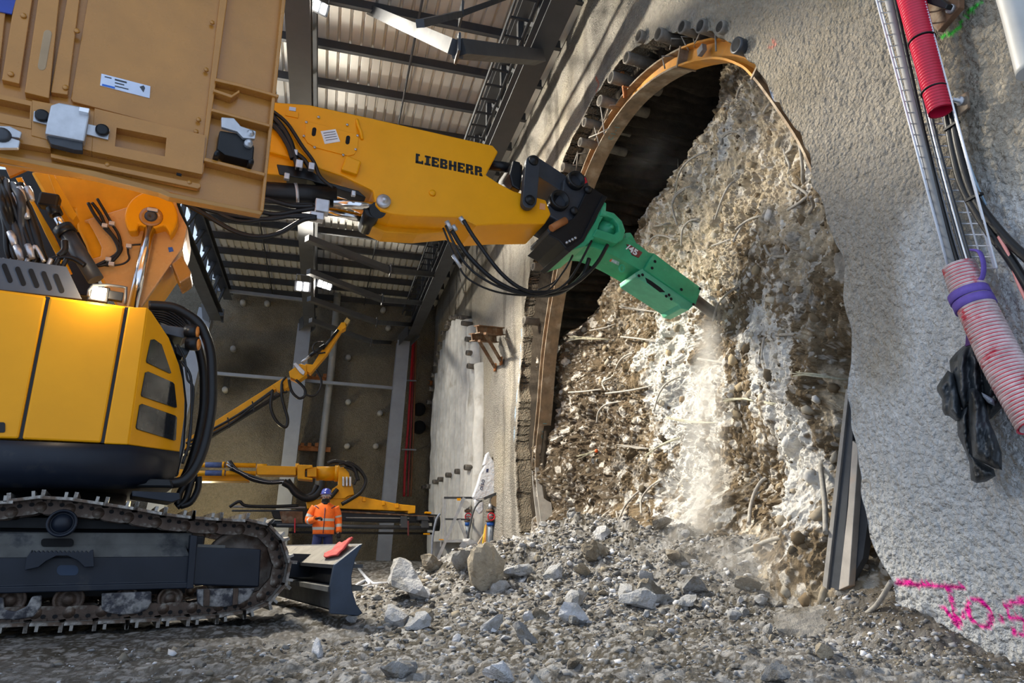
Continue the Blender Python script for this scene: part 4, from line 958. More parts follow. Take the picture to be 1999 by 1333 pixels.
# ---- boom
bo = plate('boom', [(60, 335), (120, 330), (330, 372), (342, 388), (350, 412), (366, 444), (363, 466), (356, 486), (276, 600), (228, 600), (198, 541), (181, 516), (164, 470), (151, 446), (146, 407), (100, 400)], AP_, -0.30, 0.62, yellow2, ex, 0.02)
plate('cheek_plate', [(163, 430), (321, 382), (340, 388), (349, 411), (365, 442), (362, 462), (357, 482), (276, 598), (232, 598), (199, 539), (181, 516), (178, 505), (196, 500), (198, 482), (185, 455), (172, 432)], AP_, -0.36, 0.06, mat('orange paint with sky glare', (0.66, 0.36, 0.13), 0.28, 0, 0.08, 3, coat=0.3), bo, 0.01)  # sky glare on the glossy plate painted in as lighter orange
for q in ([(91, 332), (101, 332), (150, 420), (142, 430), (131, 420), (108, 380)], [(30, 347), (42, 345), (58, 378), (100, 450), (136, 525), (125, 528), (88, 456), (62, 400)]): plate('boom_rib', q, AP_, -0.62, 0.14, yellow2, bo, 0.006)
plate('cover_plate', [(8, 322), (40, 318), (52, 330), (18, 345)], AP_, -0.75, 0.04, ochre, bo, 0.004)
plate('stop_block', [(335, 514), (355, 498), (373, 531), (371, 540), (351, 553)], AP_, -0.42, 0.35, ochre, bo, 0.012)
b = MB(); cp = (295, 423)
arcp = [(cp[0] + 52 * math.cos(math.radians(a)), cp[1] - 50 * math.sin(math.radians(a))) for a in range(-46, 227, 13)] + [(cp[0] - 30 + 2, cp[1] + 27), (cp[0] - 24, cp[1] + 15), (cp[0] - 10, cp[1] + 20), (cp[0] + 8, cp[1] + 22), (cp[0] + 26, cp[1] + 17), (cp[0] + 34, cp[1] + 28)]
b.prism(AP_.pts(arcp, -0.50), AV * 0.16); b.build('pin_boss', yellow, bo, 0.03, 3)
c = AP_(295, 423, -0.50); R = rad(14, c)
b = MB(); b.lathe(c, -AV, [(0, R * .85), (0.015, R * .82), (0.02, R * 0.7), (0.03, R * 0.65), (0.03, R * 0.3), (0.01, 0.001)], 20); b.build('boom_pin', dark, bo)
b = MB(); b.lathe(c, -AV, [(0, R * 1.5), (0.012, R * 1.4), (0.012, R * .85)], 24); b.build('pin_ring', ochre, bo)
b = MB(); b.cyl(AP_(279, 438, -.505), AP_(279, 438, -.49), 0.001, n=4)
b = MB(); b.box(AP_(298, 410, -0.52), (0.10, 0.03, 0.035), (AU, AV, ZU)); b.build('pin_lock', galv, bo, .005)
b = MB(); b.cyl(AP_(294, 440, -0.46), AP_(258, 602, -0.46), rad(9.5, c), n=20); b.build('hoist_rod', chrome, ex)
hc = [((98, 393), (110, 420), 12, blackm), ((108, 416), (124, 446), 7.5, chrome), ((122, 444), (133, 458), 18, black), ((130, 454), (187, 546), 14.5, dark)]
for a_, b_, r_, m__ in hc:
    mb = MB(); mb.cyl(AP_(*a_, -0.78), AP_(*b_, -0.78), rad(r_, AP_(*a_, -0.78)), n=20); mb.build('cylinder_barrel' if r_ > 14 else 'cylinder_rod', m__, ex)
b = MB(); b.box(AP_(97, 394, -0.78), (0.16, 0.12, 0.14), (AU, AV, ZU)); b.build('rod_eye', blackm, ex, 0.02)
hz = [([(172, 396), (185, 420), (203, 444), (222, 465), (231, 490), (214, 505), (188, 518)], 0.016), ([(180, 396), (196, 418), (206, 440), (228, 470), (236, 488), (216, 512), (188, 520)], 0.016), ([(190, 388), (203, 410), (218, 436), (232, 460), (234, 485), (215, 508)], 0.014), ([(275, 477), (252, 480), (250, 492), (252, 505), (240, 515), (214, 519), (200, 517)], 0.010), ([(92, 514), (110, 504), (140, 504), (165, 518)], 0.025), ([(126, 470), (126, 488), (115, 500)], 0.03)]
for pp, r_ in hz: part_tube('boom_hose', [AP_(x, y, -0.42 if x > 165 else -0.9) for x, y in pp], r_, black, bo, 8)
for pp in ((205, 441), (219, 437), (212, 507), (252, 481), (218, 516)):
    b = MB(); b.box(AP_(*pp, -0.44), (0.05, 0.05, 0.04), (AU, AV, ZU)); b.build('hose_clip', galv, bo, 0.004)
plate('sticker', [(328, 483), (336, 482), (339, 490), (330, 492)], AP_, -0.365, 0.006, blue, bo, 0)
plate('pump_bay', [(-70, 325), (115, 335), (160, 440), (200, 580), (-70, 560)], AP_, 0.30, 0.5, blackm, ex, 0.02)
# hose bundle at the frame edge
rnd = random.Random(3)
for k in range(13):
    x0 = -10 + rnd.uniform(0, 50); x1 = x0 + rnd.uniform(20, 60)
    part_tube('hydraulic_hose', [AP_(x0, 335 + rnd.uniform(0, 30), -1.0), AP_(x0 + 8 + rnd.uniform(-10, 10), 390, -1.0 - 0.02 * k), AP_((x0 + x1) / 2 + 6, 440, -1.05), AP_(x1, 490, -1.0), AP_(x1 + 14, 520, -0.9)], rnd.choice([0.02, 0.028, 0.035]), rnd.choice([black, black, dark]), ex, 8)
for k in range(7):
    p0_ = AP_(rnd.uniform(2, 60), rnd.uniform(360, 480), -1.12); b = MB(); b.tube([p0_, p0_ + AU * 0.03 - ZU * 0.05, p0_ + AU * 0.06 - ZU * 0.12], [0.026, 0.03, 0.022], 8); b.build('hose_fitting', galv, ex)
part_tube('pipe_loop', [AP_(x, y, -1.1) for x, y in [(56, 500), (66, 482), (72, 484), (86, 510)]], 0.016, galv, ex, 8, 3)
# ---- stick
SO = -0.34
stick = plate('stick', [(440, 182), (538, 199), (604, 204), (720, 229), (950, 281), (962, 283), (973, 296), (949, 341), (975, 358), (1004, 373), (1066, 390), (1076, 418), (1064, 437), (985, 437), (930, 440), (894, 424), (799, 421), (765, 417), (744, 410), (733, 400), (728, 372), (670, 344), (623, 328), (576, 310), (530, 297), (440, 285)], AP_, SO, 0.68, yellow, ex, 0.02)
plate('stick_box', [(440, 285), (530, 297), (576, 310), (572, 345), (440, 330)], AP_, -0.28, 0.56, yellow2, stick, 0.015)
for q, o_ in (([(715, 430), (735, 424), (800, 424), (900, 428), (906, 436), (893, 450), (815, 457), (750, 453), (722, 440)], 0.02), ):
    plate('clevis_plate', q, AP_, o_, 0.3, yellow2, stick, 0.012)
plate('weld_gusset', [(676, 302), (706, 314), (698, 340), (666, 330)], AP_, SO - 0.07, 0.08, yellow, stick, 0.02)
hp_ = plate('hatch_plate', [(597, 236), (608, 238), (696, 262), (700, 268), (698, 290), (692, 301), (680, 304), (614, 287), (600, 278), (594, 268)], AP_, SO - 0.014, 0.016, yellow, stick, 0.004)
for q in (rounded(613, 257, 8, 17, 4, 8), rounded(679, 273, 8, 17, 4, 8)): plate('hatch_slot', q, AP_, SO - 0.018, 0.006, voidm, hp_, 0)
for q in ((622, 229), (598, 239), (678, 244), (698, 265), (593, 266), (614, 288), (670, 303), (694, 292)):
    b = MB(); c = AP_(*q, SO - 0.014); b.lathe(c, -AV, [(0, 0.016), (0.012, 0.015), (0.014, 0.001)], 8); b.build('bolt', galv, hp_)
dp = plate('data_plate', [(626, 256), (655, 252), (664, 276), (634, 281)], AP_, SO - 0.02, 0.008, white, hp_, 0)
for k in range(4):
    q = [(631 + k * 1.6, 259.5 + k * 4.6), (654 + k * 1.6, 256 + k * 4.6), (654.3 + k * 1.6, 257 + k * 4.6), (631.3 + k * 1.6, 260.5 + k * 4.6)]; plate('print_line', q, AP_, SO - 0.022, 0.003, dark, dp, 0)
plate('pad', [(558, 215), (583, 219), (582, 230), (557, 225)], AP_, SO - 0.012, 0.014, yellow, stick, 0.003); plate('pad', [(565, 208), (578, 210), (577, 217), (564, 215)], AP_, SO - 0.008, 0.01, mat('silver sticker', (0.5, 0.55, 0.65), 0.4, 0.3, 0.05), stick, 0)
part_tube('lifting_eye', [AP_(x, y, o_) for x, y, o_ in [(697, 234, SO), (700, 246, SO - 0.04), (704, 256, SO - 0.05), (707, 272, SO)]], 0.02, yellow, stick, 8, 4)
b = MB(); b.lathe(AP_(844, 377, SO), -AV, [(0, 0.045), (0.02, 0.04), (0.025, 0.015), (0.022, 0.001)], 16); b.build('grease_plug', yellow, stick)
b = MB(); c = AP_(748, 395, SO); b.lathe(c, -AV, [(0, 0.085), (0.05, 0.085), (0.06, 0.06), (0.07, 0.03), (0.10, 0.03), (0.1, 0.001)], 20); b.build('cylinder_pin', galv, stick)
# lettering: slab letters cut from strokes, 8 letters along the stick
LA, LB = AP_(811, 318, SO), AP_(944, 345, SO); lh = rad(21, LA)
dirx = (LB - LA).normalized(); 
Lw = (LB - LA).length
let = thing_l = None
GL = {'L': [(0, 0, .34, 1), (0, 0, .95, .24), (.74, 0, .95, .36), (0, .8, .5, 1), (0, 0, .3, .2)], 'I': [(.22, 0, .62, 1), (.05, 0, .8, .2), (.05, .8, .8, 1)], 'E': [(0, 0, .36, 1), (0, 0, .9, .22), (0, .78, .9, 1), (0, .4, .7, .6), (.72, 0, .9, .34), (.72, .66, .9, 1)], 'H': [(0, 0, .36, 1), (.62, 0, .98, 1), (0, .4, .98, .6)], 'B': None, 'R': None}
def polyB(): return [[(0, 0), (.7, 0), (.9, .1), (.95, .28), (.9, .42), (.78, .5), (.7, .5), (.7, .42), (.62, .4), (.62, .22), (.36, .22), (.36, .78), (.58, .78), (.58, .6), (.36, .6), (.36, .4), (.62, .4), (.7, .5), (.86, .58), (.9, .75), (.84, .92), (.68, 1), (0, 1)]]
def polyR(): return [[(0, 0), (.36, 0), (.36, .38), (.5, .38), (.6, .2), (.62, 0), (1.02, 0), (1.02, .18), (.94, .2), (.9, .36), (.78, .46), (.92, .58), (.94, .78), (.86, .94), (.7, 1), (0, 1), ]]
adv = {'L': 1.0, 'I': .88, 'E': 1.0, 'B': 1.04, 'H': 1.08, 'R': 1.1}
tot = sum(adv[c_] for c_ in 'LIEBHERR'); kx = Lw / tot; xx = 0
up_ = -(AP_.n).cross(dirx); up_ = up_ if up_.z > 0 else -up_
letm = MB()
def lp_(x, y): return LA - AV * 0.004 + dirx * (xx + x * kx * 0.94) + up_ * (y * lh)
for c_ in 'LIEBHERR':
    if GL[c_]:
        for (a_, b_, c2_, d_) in GL[c_]: letm.prism([lp_(a_, b_), lp_(c2_, b_), lp_(c2_, d_), lp_(a_, d_)], AV * 0.005)
    else:
        if c_ == 'B': bars = [(0, 0, .36, 1), (0, 0, .8, .2), (0, .8, .76, 1), (0, .41, .76, .6), (.6, .06, .94, .44), (.56, .56, .9, .94)]
        else: bars = [(0, 0, .36, 1), (0, .8, .8, 1), (0, .38, .76, .58), (.56, .46, .92, .94), (.60, 0, .94, .34), (.60, 0, 1.02, .16)]
        for (a_, b_, c2_, d_) in bars: letm.prism([lp_(a_, b_), lp_(c2_, b_), lp_(c2_, d_), lp_(a_, d_)], AV * 0.005)
    xx += adv[c_] * kx
letm.build('lettering', inkblack, stick)['label'] = 'black maker name in slab capitals'
# stick cylinder, rods, hoses beneath
cb = AP_(505, 376, -0.2); cbe = AP_(655, 385, -0.2)
b = MB(); b.tube([AP_(440, 372, -0.2), cb, (cb + cbe) / 2, cbe], rad(22, cb), 24); b.build('stick_cylinder', black, ex)
b = MB(); q0, q1 = AP_(575, 381, -0.2), AP_(581, 381, -0.2); b.cyl(q0, q1, rad(23.5, q0), n=24); b.build('cylinder_clamp', galv, ex)
b = MB(); b.cyl(AP_(650, 396, -0.25), AP_(742, 404, -0.25), rad(9, cb), n=18); b.build('stick_rod', chrome, ex)
b = MB(); b.cyl(AP_(640, 412, 0.15), AP_(728, 430, 0.15), rad(9, cb), n=18); b.build('stick_rod', chrome, ex)
b = MB(); c = AP_(722, 424, -0.05); b.cyl(c - AV * 0.2, c + AV * 0.3, 0.10, n=20); b.cyl(AP_(738, 410, -0.3), AP_(738, 410, 0.0), 0.1, n=20); b.build('rod_bush', black, ex)
b = MB(); b.box(AP_(628, 405, -0.3), (0.16, 0.14, 0.16), (AU, AV, ZU)); b.box(AP_(618, 424, -0.3), (0.16, 0.12, 0.09), (AU, AV, ZU)); b.build('hose_manifold', galv, ex, 0.012)
for pp, r_ in (([(400, 372), (460, 382), (515, 388), (570, 402), (612, 402)], .03), ([(400, 380), (470, 400), (530, 418), (580, 412), (620, 406)], .028), ([(380, 400), (440, 418), (520, 428), (580, 420), (618, 424)], .028), ([(360, 396), (400, 418), (455, 450), (500, 462), (545, 455), (590, 430), (618, 426)], .028), ([(370, 398), (410, 408), (470, 432), (540, 424), (610, 424)], .024), ([(515, 392), (560, 398), (600, 398), (620, 400)], .02)):
    part_tube('cylinder_hose', [AP_(x, y, -0.34) for x, y in pp], r_, black, ex, 8)
for pp, r_ in (([(520, 215), (548, 245), (566, 275), (574, 302), (584, 330)], .035), ([(515, 235), (540, 250), (562, 282), (572, 310)], .035), ([(525, 212), (560, 240), (590, 285), (612, 315), (625, 345), (650, 366)], .022), ([(525, 240), (556, 258), (568, 290), (592, 310), (606, 330)], .028)):
    part_tube('stick_hose', [AP_(x, y, SO - 0.06) for x, y in pp], r_, black, ex, 8)
for q, s_ in (((576, 299), .06), ((584, 322), .08), ((608, 326), .07), ((690, 378), .05), ((560, 345), .06)):
    b = MB(); b.box(AP_(*q, SO - 0.06), (s_, s_, s_ * 1.3), (AU, AV, ZU)); b.build('hose_fitting', galv, ex, 0.01)
plate('valve_plate', [(540, 320), (600, 328), (640, 355), (700, 372), (715, 385), (600, 350), (545, 340)], AP_, SO + 0.05, 0.2, blackm, ex, 0.01)
# hoses hanging from the stick to the hammer
hang = [([(905, 430), (930, 470), (985, 540), (1040, 570), (1110, 560), (1160, 520), (1186, 478)], .026, -0.4), ([(882, 450), (915, 500), (970, 550), (1030, 574), (1090, 572), (1135, 540), (1150, 505)], .03, -0.36), ([(870, 440), (905, 510), (950, 548), (1010, 572), (1060, 575), (1110, 548), (1155, 470)], .016, -0.45), ([(865, 445), (890, 505), (915, 545), (980, 572), (1060, 572), (1100, 530), (1118, 498)], .013, -0.3), ([(1118, 500), (1100, 530), (1080, 552), (1050, 566)], .012, -0.25)]
for pp, r_, o_ in hang: part_tube('hammer_hose', [AP_(x, y, o_) for x, y in pp], r_, black, ex, 8)
for pp in (((872, 432), (880, 448)), ((898, 424), (907, 436)), ((884, 440), (890, 450))):
    b = MB(); b.cyl(AP_(*pp[0], -0.37), AP_(*pp[1], -0.37), 0.032, n=10); b.build('hose_fitting', galv, ex)
b = MB(); b.cyl(AP_(884, 498, -0.46), AP_(900, 522, -0.46), 0.022, n=10); b.build('hose_sleeve', galv, ex)
# linkage and quick coupler
b = MB(); b.cyl(AP_(945, 320, 0.0), AP_(1016, 331, 0.0), rad(10, AP_(980, 326)), n=20); b.build('bucket_rod', blackm, ex)
b = MB(); b.prism(AP_.pts([(1002, 312), (1016, 316), (1020, 340), (1016, 372), (1000, 362), (995, 340)], -0.28), AV * 0.56); b.build('rod_eye', blackm, ex, 0.02)
def linkplate(a_, b_, r_, off, th, par, name, m_):
    (x0, y0), (x1, y1) = a_, b_; an = math.atan2(y1 - y0, x1 - x0); pts = []
    for k in range(13): q = an + math.pi / 2 + math.pi * k / 12; pts.append((x0 + r_ * math.cos(q), y0 + r_ * math.sin(q)))
    for k in range(13): q = an - math.pi / 2 + math.pi * k / 12; pts.append((x1 + r_ * math.cos(q), y1 + r_ * math.sin(q)))
    return plate(name, pts, AP_, off, th, m_, par, 0.008)
lkm = mat('slate grey paint', (0.035, 0.04, 0.05), 0.45, 0.1, 0.15, 5)
lk1 = linkplate((1041, 316), (1034, 392), 14, -0.46, 0.09, ex, 'link', lkm)
for q in ((1041, 314), (1034, 391)):
    b = MB(); b.lathe(AP_(*q, -0.46), -AV, [(0, 0.07), (0.03, 0.065), (0.035, 0.04), (0.06, 0.04), (0.06, 0.001)], 16); b.build('link_pin', blackm, lk1)
linkplate((1046, 322), (1122, 372), 15, -0.24, 0.5, ex, 'link', lkm)
linkplate((1050, 350), (1100, 385), 13, 0.05, 0.2, ex, 'link', dark)
qc = plate('quick_coupler', [(1083, 392), (1098, 372), (1100, 352), (1112, 336), (1130, 332), (1146, 346), (1150, 362), (1168, 372), (1160, 410), (1134, 425), (1108, 452), (1080, 462), (1068, 448), (1088, 430), (1070, 420), (1066, 405)], AP_, -0.33, 0.62, lkm, ex, 0.02)
for q, r_ in (((1121, 355), 17), ((1089, 394), 19)):
    c = AP_(*q, -0.33); R = rad(r_, c)
    b = MB(); b.lathe(c, -AV, [(-0.02, R * 1.1), (0.07, R * 1.08), (0.09, R), (0.09, R * 0.82), (-0.1, R * 0.8), (-0.1, 0.001)], 28); b.build('coupler_socket', blackm, qc)
plate('coupler_plate', [(1150, 362), (1176, 378), (1182, 386), (1160, 432), (1136, 470), (1108, 488), (1092, 470), (1070, 458), (1088, 440), (1120, 425)], AP_, -0.38, 0.72, blackm, qc, 0.012)
plate('mounting_plate', [(1178, 380), (1186, 384), (1140, 470), (1112, 492), (1102, 486), (1136, 464)], AP_, -0.42, 0.8, blackm, qc, 0.006)
plate('warning_tag', [(1134, 348), (1143, 346), (1147, 356), (1138, 360)], AP_, -0.336, 0.004, red, qc, 0)
for q in ((1120, 412), (1147, 371)):
    b = MB(); b.lathe(AP_(*q, -0.38), -AV, [(0, 0.06), (0.03, 0.055), (0.05, 0.03), (0.05, 0.001)], 14); b.build('coupler_bolt', blackm, qc)
plate('stripe_tag', [(1054, 396), (1065, 398), (1064, 410), (1053, 408)], AP_, SO - 0.004, 0.005, mat('orange tag', (0.8, 0.35, 0.15), 0.5), stick, 0)
for k in range(4):
    q = (1106 + 5.5 * k, 474 - 3 * k); b = MB(); b.lathe(AP_(*q, -0.425), -AV, [(0, 0.02), (0.02, 0.018), (0.02, 0.001)], 8); b.build('plate_bolt', galv, qc)
b = MB(); b.cyl(AP_(1076, 446, -0.40), AP_(1104, 430, -0.40), rad(7, AP_(1090, 440)), n=16); b.build('latch_cylinder', rustorange, qc)

# ---- open hood seen from below, in front of the boom
HD = Plane(V, M0 - V * 0.50)
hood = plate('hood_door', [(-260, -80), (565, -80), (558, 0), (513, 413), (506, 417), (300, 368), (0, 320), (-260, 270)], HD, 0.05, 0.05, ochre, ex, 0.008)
k1 = 560 / 1697
def hp(l): return [(x * k1, y * k1) for x, y in l]
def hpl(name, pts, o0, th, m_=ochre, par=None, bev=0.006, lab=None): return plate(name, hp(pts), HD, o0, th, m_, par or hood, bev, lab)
hpl('edge_flange', [(1685, -240), (1715, -240), (1690, 0), (1560, 1248), (1540, 1245), (1668, 0)], -0.03, 0.09)
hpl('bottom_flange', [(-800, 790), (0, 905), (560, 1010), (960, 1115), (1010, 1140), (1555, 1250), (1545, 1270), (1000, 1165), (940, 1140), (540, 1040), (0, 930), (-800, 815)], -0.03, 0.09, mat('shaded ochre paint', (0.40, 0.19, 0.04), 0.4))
hpl('inner_panel', [(560, -240), (1352, -240), (1330, 0), (1215, 800), (1150, 790), (430, 600), (420, 580), (520, 0)], 0.015, 0.04)
hpl('ridge', [(1335, -240), (1375, -240), (1345, 0), (1205, 1020), (1190, 1040), (1180, 1030), (1300, 0)], -0.02, 0.07)
hpl('rib', [(420, -240), (500, -240), (470, 0), (400, 560), (300, 545), (395, 0)], -0.01, 0.06)
hpl('rib', [(250, -240), (400, -240), (350, 0), (290, 580), (145, 545), (225, 0)], -0.03, 0.08)
hpl('rib', [(120, -240), (230, -240), (190, 0), (115, 495), (10, 470), (85, 0)], -0.01, 0.06)
hpl('rib', [(-700, -240), (60, -240), (40, 0), (-10, 460), (-700, 330)], 0.0, 0.05)
hpl('slot', [(x / k1, y / k1) for x, y in rounded(265 * k1, 295 * k1, 17, 80, 8, 10)], -0.034, 0.01, mat('ochre recess', (0.36, 0.24, 0.13), 0.6))
# bottom box section with two cut-outs
def frame4(outer, inner, o0, th):
    b = MB()
    for i in range(4):
        j = (i + 1) % 4; b.prism(HD.pts(hp([outer[i], outer[j], inner[j], inner[i]]), o0), HD.n * th)
    return b.build('bottom_rail', ochre, hood, 0)
frame4([(560, 640), (1215, 800), (1195, 1030), (545, 895)], [(690, 755), (985, 815), (975, 925), (680, 865)], -0.05, 0.10)
frame4([(-700, 400), (190, 600), (185, 760), (-700, 590)], [(-300, 520), (180, 625), (175, 705), (-300, 610)], -0.05, 0.10)
hpl('bottom_rail', [(190, 590), (560, 660), (545, 895), (185, 800)], -0.05, 0.10)
hpl('bottom_rail', [(-700, 590), (185, 745), (300, 790), (300, 880), (-700, 700)], -0.04, 0.09)
hpl('lip', [(300, 905), (1185, 1085), (1190, 1105), (1170, 1115), (560, 985), (300, 930)], -0.02, 0.06)
hpl('sub_ledge', [(1255, 640), (1600, 735), (1597, 750), (1250, 656)], -0.06, 0.11); hpl('sub_ledge', [(1275, 460), (1425, 495), (1650, 560), (1648, 575), (1420, 512), (1272, 478)], -0.05, 0.10)
hpl('sub_ledge', [(1210, 930), (1570, 1022), (1566, 1040), (1206, 950)], -0.06, 0.11); hpl('sub_ledge', [(1262, 540), (1370, 578), (1420, 545), (1415, 530), (1372, 560), (1266, 524)], -0.05, 0.10)
for q in ((140, 95), (455, 185), (65, 440), (388, 520), (1255, 135), (1220, 415), (1175, 710), (1160, 780), (635, 975), (1120, 1080)):
    b = MB(); c = HD(*hp([q])[0], -0.012); b.lathe(c, -V, [(0, 0.022), (0.014, 0.020), (0.016, 0.001)], 6 if q[0] > 600 else 14); b.build('rivet', ochre, hood)
b = MB(); b.lathe(HD(*hp([(1555, 553)])[0], 0.045), -V, [(0, 0.012), (0.004, 0.012), (0.004, 0.001)], 12); b.build('hole', voidm, hood)
hpl('hole', [(1045, 1020), (1075, 1028), (1073, 1042), (1043, 1034)], -0.056, 0.01, voidm, bev=0)
st_ = hpl('sticker', [(600, 435), (890, 510), (885, 580), (592, 505)], 0.008, 0.008, mat('pale blue white sticker', (0.62, 0.68, 0.82), 0.5), bev=0, lab='white information sticker')
for q in ([(680, 465), (750, 483), (749, 492), (679, 474)], [(680, 485), (735, 499), (734, 505), (679, 491)], [(605, 495), (680, 514), (679, 524), (603, 505)], [(680, 505), (760, 525), (759, 530), (679, 510)], [(620, 450), (660, 460), (659, 465), (619, 455)], [(826, 512), (850, 505), (858, 520), (848, 545), (838, 530)]):
    hpl('print_line', q, 0.005, 0.004, blue if q[0][0] == 605 else dark, st_, 0)
hpl('blue_label', [(-200, -60), (98, -20), (70, 82), (-200, 30)], -0.012, 0.014, mat('dark blue label', (0.02, 0.05, 0.30), 0.4), bev=0)
# rubber buffer and striker
bf = hpl('buffer', [(1300, 770), (1480, 800), (1505, 870), (1498, 955), (1330, 915), (1285, 880)], -0.10, 0.14, black, bev=0.012)
hpl('buffer_bracket', [(1310, 692), (1385, 698), (1425, 745), (1515, 775), (1510, 820), (1440, 815), (1405, 778), (1310, 750)], -0.14, 0.04, galv, bf, 0.006)
for q, r_ in (((1480, 795), 0.035), ((1470, 850), 0.035), ((1283, 912), 0.022), ((1485, 960), 0.022)):
    c = HD(*hp([q])[0], -0.12); b = MB(); b.lathe(c, -V, [(-0.1, r_ * 1.1), (0, r_ * 1.1), (0.02, r_), (0.02, r_ * 0.6), (0.05, r_ * 0.6), (0.05, 0.001)], 12); b.build('buffer_bolt', galv if r_ > 0.03 else blackm, bf)
# latch block
la = hpl('latch', [(300, 620), (350, 605), (535, 640), (520, 730), (500, 835), (265, 790), (275, 730)], -0.14, 0.10, galv, bev=0.012)
hpl('latch_lower', [(270, 790), (490, 835), (490, 890), (440, 885), (300, 850)], -0.11, 0.07, dark, la, 0.006)
hpl('latch_plate', [(200, 655), (640, 760), (650, 765), (640, 825), (195, 715)], -0.07, 0.02, galv, la, 0.004)
for q in ((250, 690), (605, 775)):
    b = MB(); b.lathe(HD(*hp([q])[0], -0.07), -V, [(0, 0.05), (0.03, 0.048), (0.035, 0.03), (0.035, 0.001)], 16); b.build('latch_bolt', blackm, la)
hpl('latch_pin', [(470, 630), (530, 640), (525, 668), (465, 655)], -0.18, 0.05, chrome, la, 0.004)
hpl('latch_ear', [(-60, 740), (60, 745), (130, 780), (120, 815), (40, 805), (120, 830), (110, 875), (-60, 875)], -0.12, 0.04, galv, la, 0.008)
b = MB(); b.lathe(HD(*hp([(12, 800)])[0], -0.12), -V, [(0, 0.06), (0.02, 0.055), (0.03, 0.03), (0.03, 0.001)], 18); b.build('latch_bolt', dark, la)
b = MB()
for x in (-120, 480): b.beam(HD(x, -75, 0.08), mpt((HD(x, -75) - M0).dot(U), 4.9, 0.9), 0.06, 0.08)
b.build('hinge_arm', dark, hood)
# ------------------------------------------------------------------ hydraulic hammer in the coupler
hm = thing('hydraulic_hammer', 'green hydraulic hammer on the stick, chisel in the dusty rock face', 'hydraulic hammer', tuple(AP_(1150, 470)))
k6 = 0.3226
def h6(l): return [(860 + x * k6, 270 + y * k6) for x, y in l]
def gp(name, pts, o0, th, m_=green, bev=0.012, par=None): return plate(name, h6(pts), AP_, o0, th, m_, par or hm, bev)
body = gp('hammer_body', [(905, 590), (1000, 560), (1120, 600), (1200, 640), (1262, 690), (1295, 695), (1575, 910), (1530, 1000), (1510, 1000), (1195, 790), (1100, 735), (1010, 690), (930, 660), (800, 650)], -0.28, 0.50)
gp('side_plate', [(1290, 695), (1580, 905), (1545, 1005), (1290, 830), (1232, 790)], -0.34, 0.60)
lg = mat('pale green paint', (0.10, 0.42, 0.25), 0.5, 0, 0.15, 6)
gp('lower_guide', [(1180, 812), (1225, 786), (1300, 832), (1540, 1003), (1500, 1040), (1455, 1030), (1440, 1005), (1185, 838)], -0.31, 0.44, lg)
for q in ([(1240, 842), (1275, 862), (1330, 902), (1360, 930), (1330, 930), (1250, 872)],): gp('pocket', q, -0.316, 0.01, voidm, 0)
gp('head_bracket', [(770, 685), (880, 588), (935, 505), (985, 380), (1005, 392), (1002, 440), (960, 520), (935, 600), (880, 650)], -0.40, 0.80)
ring_o = [(975, 430), (1050, 450), (1100, 500), (1120, 560), (1105, 610), (1070, 635), (1000, 615), (920, 590), (945, 545), (990, 560), (1050, 580), (1078, 560), (1075, 520), (1045, 485), (1010, 470), (965, 470)]
gp('clevis', ring_o, -0.42, 0.78, green, 0.015)
gp('upper_ear', [(1120, 570), (1150, 568), (1165, 590), (1190, 640), (1262, 690), (1200, 720), (1120, 640)], -0.2, 0.4)
b = MB(); c = AP_(*h6([(1020, 550)])[0], -0.30); b.lathe(c, -AV, [(-0.1, 0.16), (0.0, 0.15), (0.02, 0.08), (0.05, 0.07), (0.06, 0.03), (0.09, 0.03), (0.09, 0.001)], 18); b.build('accumulator', green, hm)
c0_ = AP_(*h6([(1555, 985)])[0]); c1_ = AP_(*h6([(1640, 1052)])[0]); c2_ = AP_(*h6([(1702, 1098)])[0])
b = MB(); R = rad(11, c0_); b.tube([c0_ - (c1_ - c0_) * 0.5, c0_, c1_, c2_], [R, R, R, R * 0.45], 18); b.build('chisel', mat('worn chisel steel', (0.10, 0.09, 0.085), 0.45, 0.6, 0.2, 9), hm)
for q in ((1297, 745), (1280, 785), (1457, 915), (1570, 910), (1530, 1005), (1222, 826), (1200, 832), (1382, 948), (1365, 955), (1395, 972)):
    b = MB(); b.lathe(AP_(*h6([q])[0], -0.345), -AV, [(0, 0.022), (0.006, 0.022), (0.006, 0.001)], 10); b.build('bolt_hole', voidm, hm)
b = MB(); cc = h6([(1097, 788)])[0]
b.tube([AP_(cc[0] + 5 * math.cos(q), cc[1] + 6.5 * math.sin(q), -0.36) for q in [k * math.pi / 8 for k in range(17)]], 0.016, 8, cap=False); b.build('lifting_ring', green, hm)
d0, d1 = AP_(*h6([(1150, 660)])[0], -0.29), AP_(*h6([(1215, 715)])[0], -0.29)
decal = gp('number_decal', [(1125, 640), (1150, 645), (1222, 690), (1200, 722), (1160, 705)], -0.291, 0.008, mat('dark red decal', (0.20, 0.03, 0.03), 0.5), 0)
AD = Plane(AV, AP_.p + AV * -0.295)
xd = (AD(*h6([(1210, 712)])[0]) - AD(*h6([(1130, 658)])[0]))
writing('/45', AD, AD(*h6([(1122, 668)])[0]), xd, rad(13, d0), white, 'number', decal, 0.003, 'white number', 0.004, 1.1)
maker = gp('maker_decal', [(1025, 730), (1040, 728), (1082, 748), (1078, 768), (1022, 742)], -0.285, 0.008, mat('grey green decal', (0.25, 0.4, 0.32), 0.5), 0)
AE = Plane(AV, AP_.p + AV * -0.289)
writing('IPKB', AE, AE(*h6([(1034, 746)])[0]), AE(*h6([(1080, 764)])[0]) - AE(*h6([(1034, 744)])[0]), rad(5, d0), white, 'maker_name', maker, 0.002, None, 0.0, 0.8)
gp('maker_mark', [(1022, 742), (1034, 728), (1040, 730), (1030, 746)], -0.291, 0.006, mat('orange mark', (0.8, 0.15, 0.03), 0.5), 0, maker)
